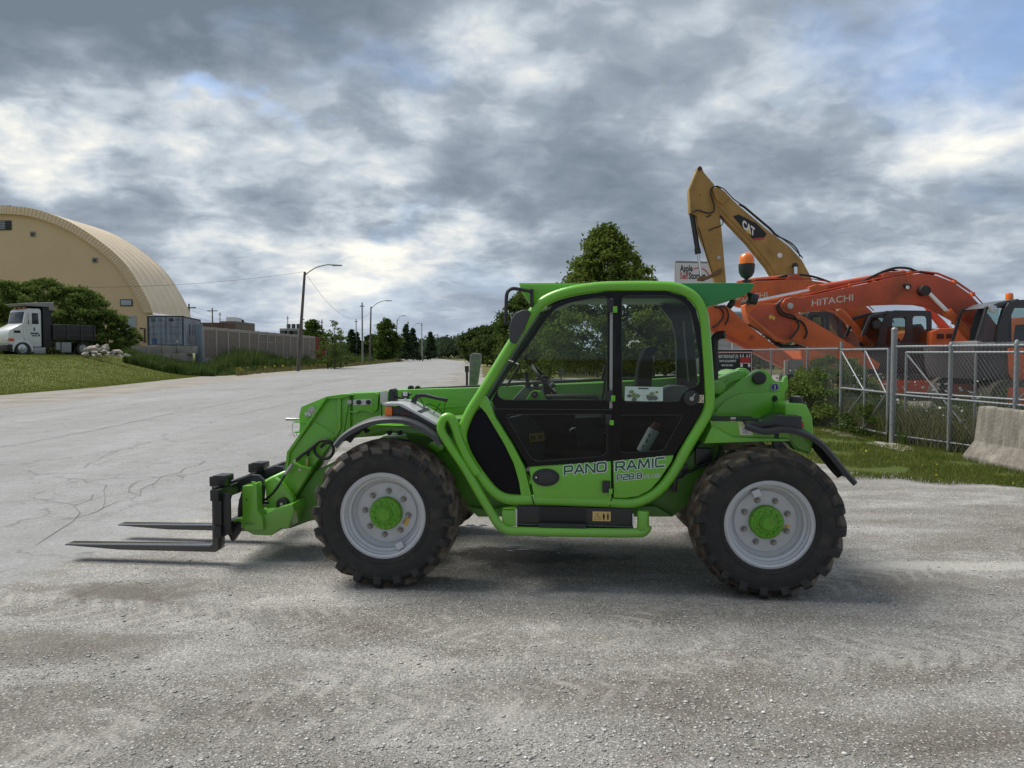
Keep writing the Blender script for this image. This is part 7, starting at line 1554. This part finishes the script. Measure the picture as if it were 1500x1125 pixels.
t, w, h = bld('storage_building', 'long pale storage building behind the excavators and the cab', 955, 1100, 466, 58, SID, 14)
for k in range(10): MB().prism([(0, h * .1 + k * .44), (w, h * .1 + k * .44), (w, h * .1 + k * .44 + .42), (0, h * .1 + k * .44 + .42)], -.06 + .0, -.005).build('siding_board', SID, t, .02)
MB().box((-.3, -.5, h), (w + .3, 14.4, h + .35)).build('roof', mat('grey_roof', (.20, .20, .20), .7), t, .03); MB().cyl((w * .80, -.12, 0), (0, 0, h), .07, 8).build('downpipe', WHITE, t)
# picket fence seen through the cab
pf = thing('picket_fence', 'grey wooden picket fence seen through the cab windows', 'fence', (at(818, 50.5), 50.5, 0)); xx = 0; wtot = at(930, 50.5) - at(818, 50.5); WD = mat('grey_wood', (.17, .16, .145), .85, var=.25, vscale=3)
mb = MB()
while xx < wtot: mb.box((xx, 0, .05), (xx + .13, .025, 1.32 + .03 * rr.random())); xx += .165
mb.build('picket', WD, pf, smooth=False, kind='stuff')
for z in (.35, 1.0): MB().box((0, .026, z), (wtot, .07, z + .09)).build('fence_rail', WD, pf)
# grey marker and dark bin in front of it
mk = thing('utility_marker', 'slim grey utility post on the grass beyond the cab window', 'post', (at(822, 46), 46, 0)); MB().box((-.17, -.1, .35), (.17, .1, ht(526, 46))).build('marker_plate', mat('marker_grey', (.30, .33, .36), .6), mk, .01); MB().cyl((0, 0, 0), (0, 0, .4), .04, 8).build('post', GALV, mk)
bn = thing('storage_bin', 'dark green bin with white marks seen through the rear cab window', 'bin', (at(932, 44), 44, 0)); bh = ht(513, 44)
MB().box((-1.0, -.6, .1), (1.0, .6, bh)).build('bin_body', mat('bin_green', (.012, .045, .035), .5), bn, .05); MB().box((-1.05, -.65, bh), (1.05, .65, bh + .1)).build('lid', mat('bin_lid', (.01, .03, .025), .5), bn, .03)
for dx, z0_ in ((-.35, 1.0), (-.12, 1.15)): MB().tube([(dx, -.61, z0_ + .4), (dx + .08, -.61, z0_ + .25), (dx - .02, -.61, z0_ + .1), (dx + .05, -.61, z0_)], .03, 5).build('bin_mark', WHITE, bn)
# wooden gate post / board behind the chain link fence
wp = thing('wooden_board', 'weathered upright wooden board behind the chain link fence near the bush', 'board', (W(1165, 560, 21.5).x, 21.5, 0)); MB().box((-.22, 0, 0), (.22, .05, ht(526, 21.5))).build('board', WD, wp, .01); MB().box((-.32, -.04, 0), (-.23, .05, ht(528, 21.5))).build('board_post', mat('pale_wood', (.32, .28, .22), .8), wp, .01)
# dirt mounds in the yard
for px, py, Y, rx_, rz_, lab in ((1262, 585, 19.5, 1.3, .55, 'tan heap of dirt behind the gate'),):
    bm = bmesh.new(); bmesh.ops.create_icosphere(bm, subdivisions=4, radius=1)
    for v in bm.verts: v.co *= 1 + .25 * noise.noise(v.co * 2) + .08 * noise.noise(v.co * 6); v.co.x *= rx_; v.co.y *= rx_; v.co.z *= rz_
    me = bpy.data.meshes.new('dirt_heap'); bm.to_mesh(me); bm.free(); me.materials.append(mat('tan_dirt', (.26, .17, .085), .95, var=.3, vscale=3, bump=.8, bscale=12)); o = bpy.data.objects.new('dirt_heap', me); C.objects.link(o); o.location = (at(px, Y), Y, 0); tag(o, lab, 'dirt heap')
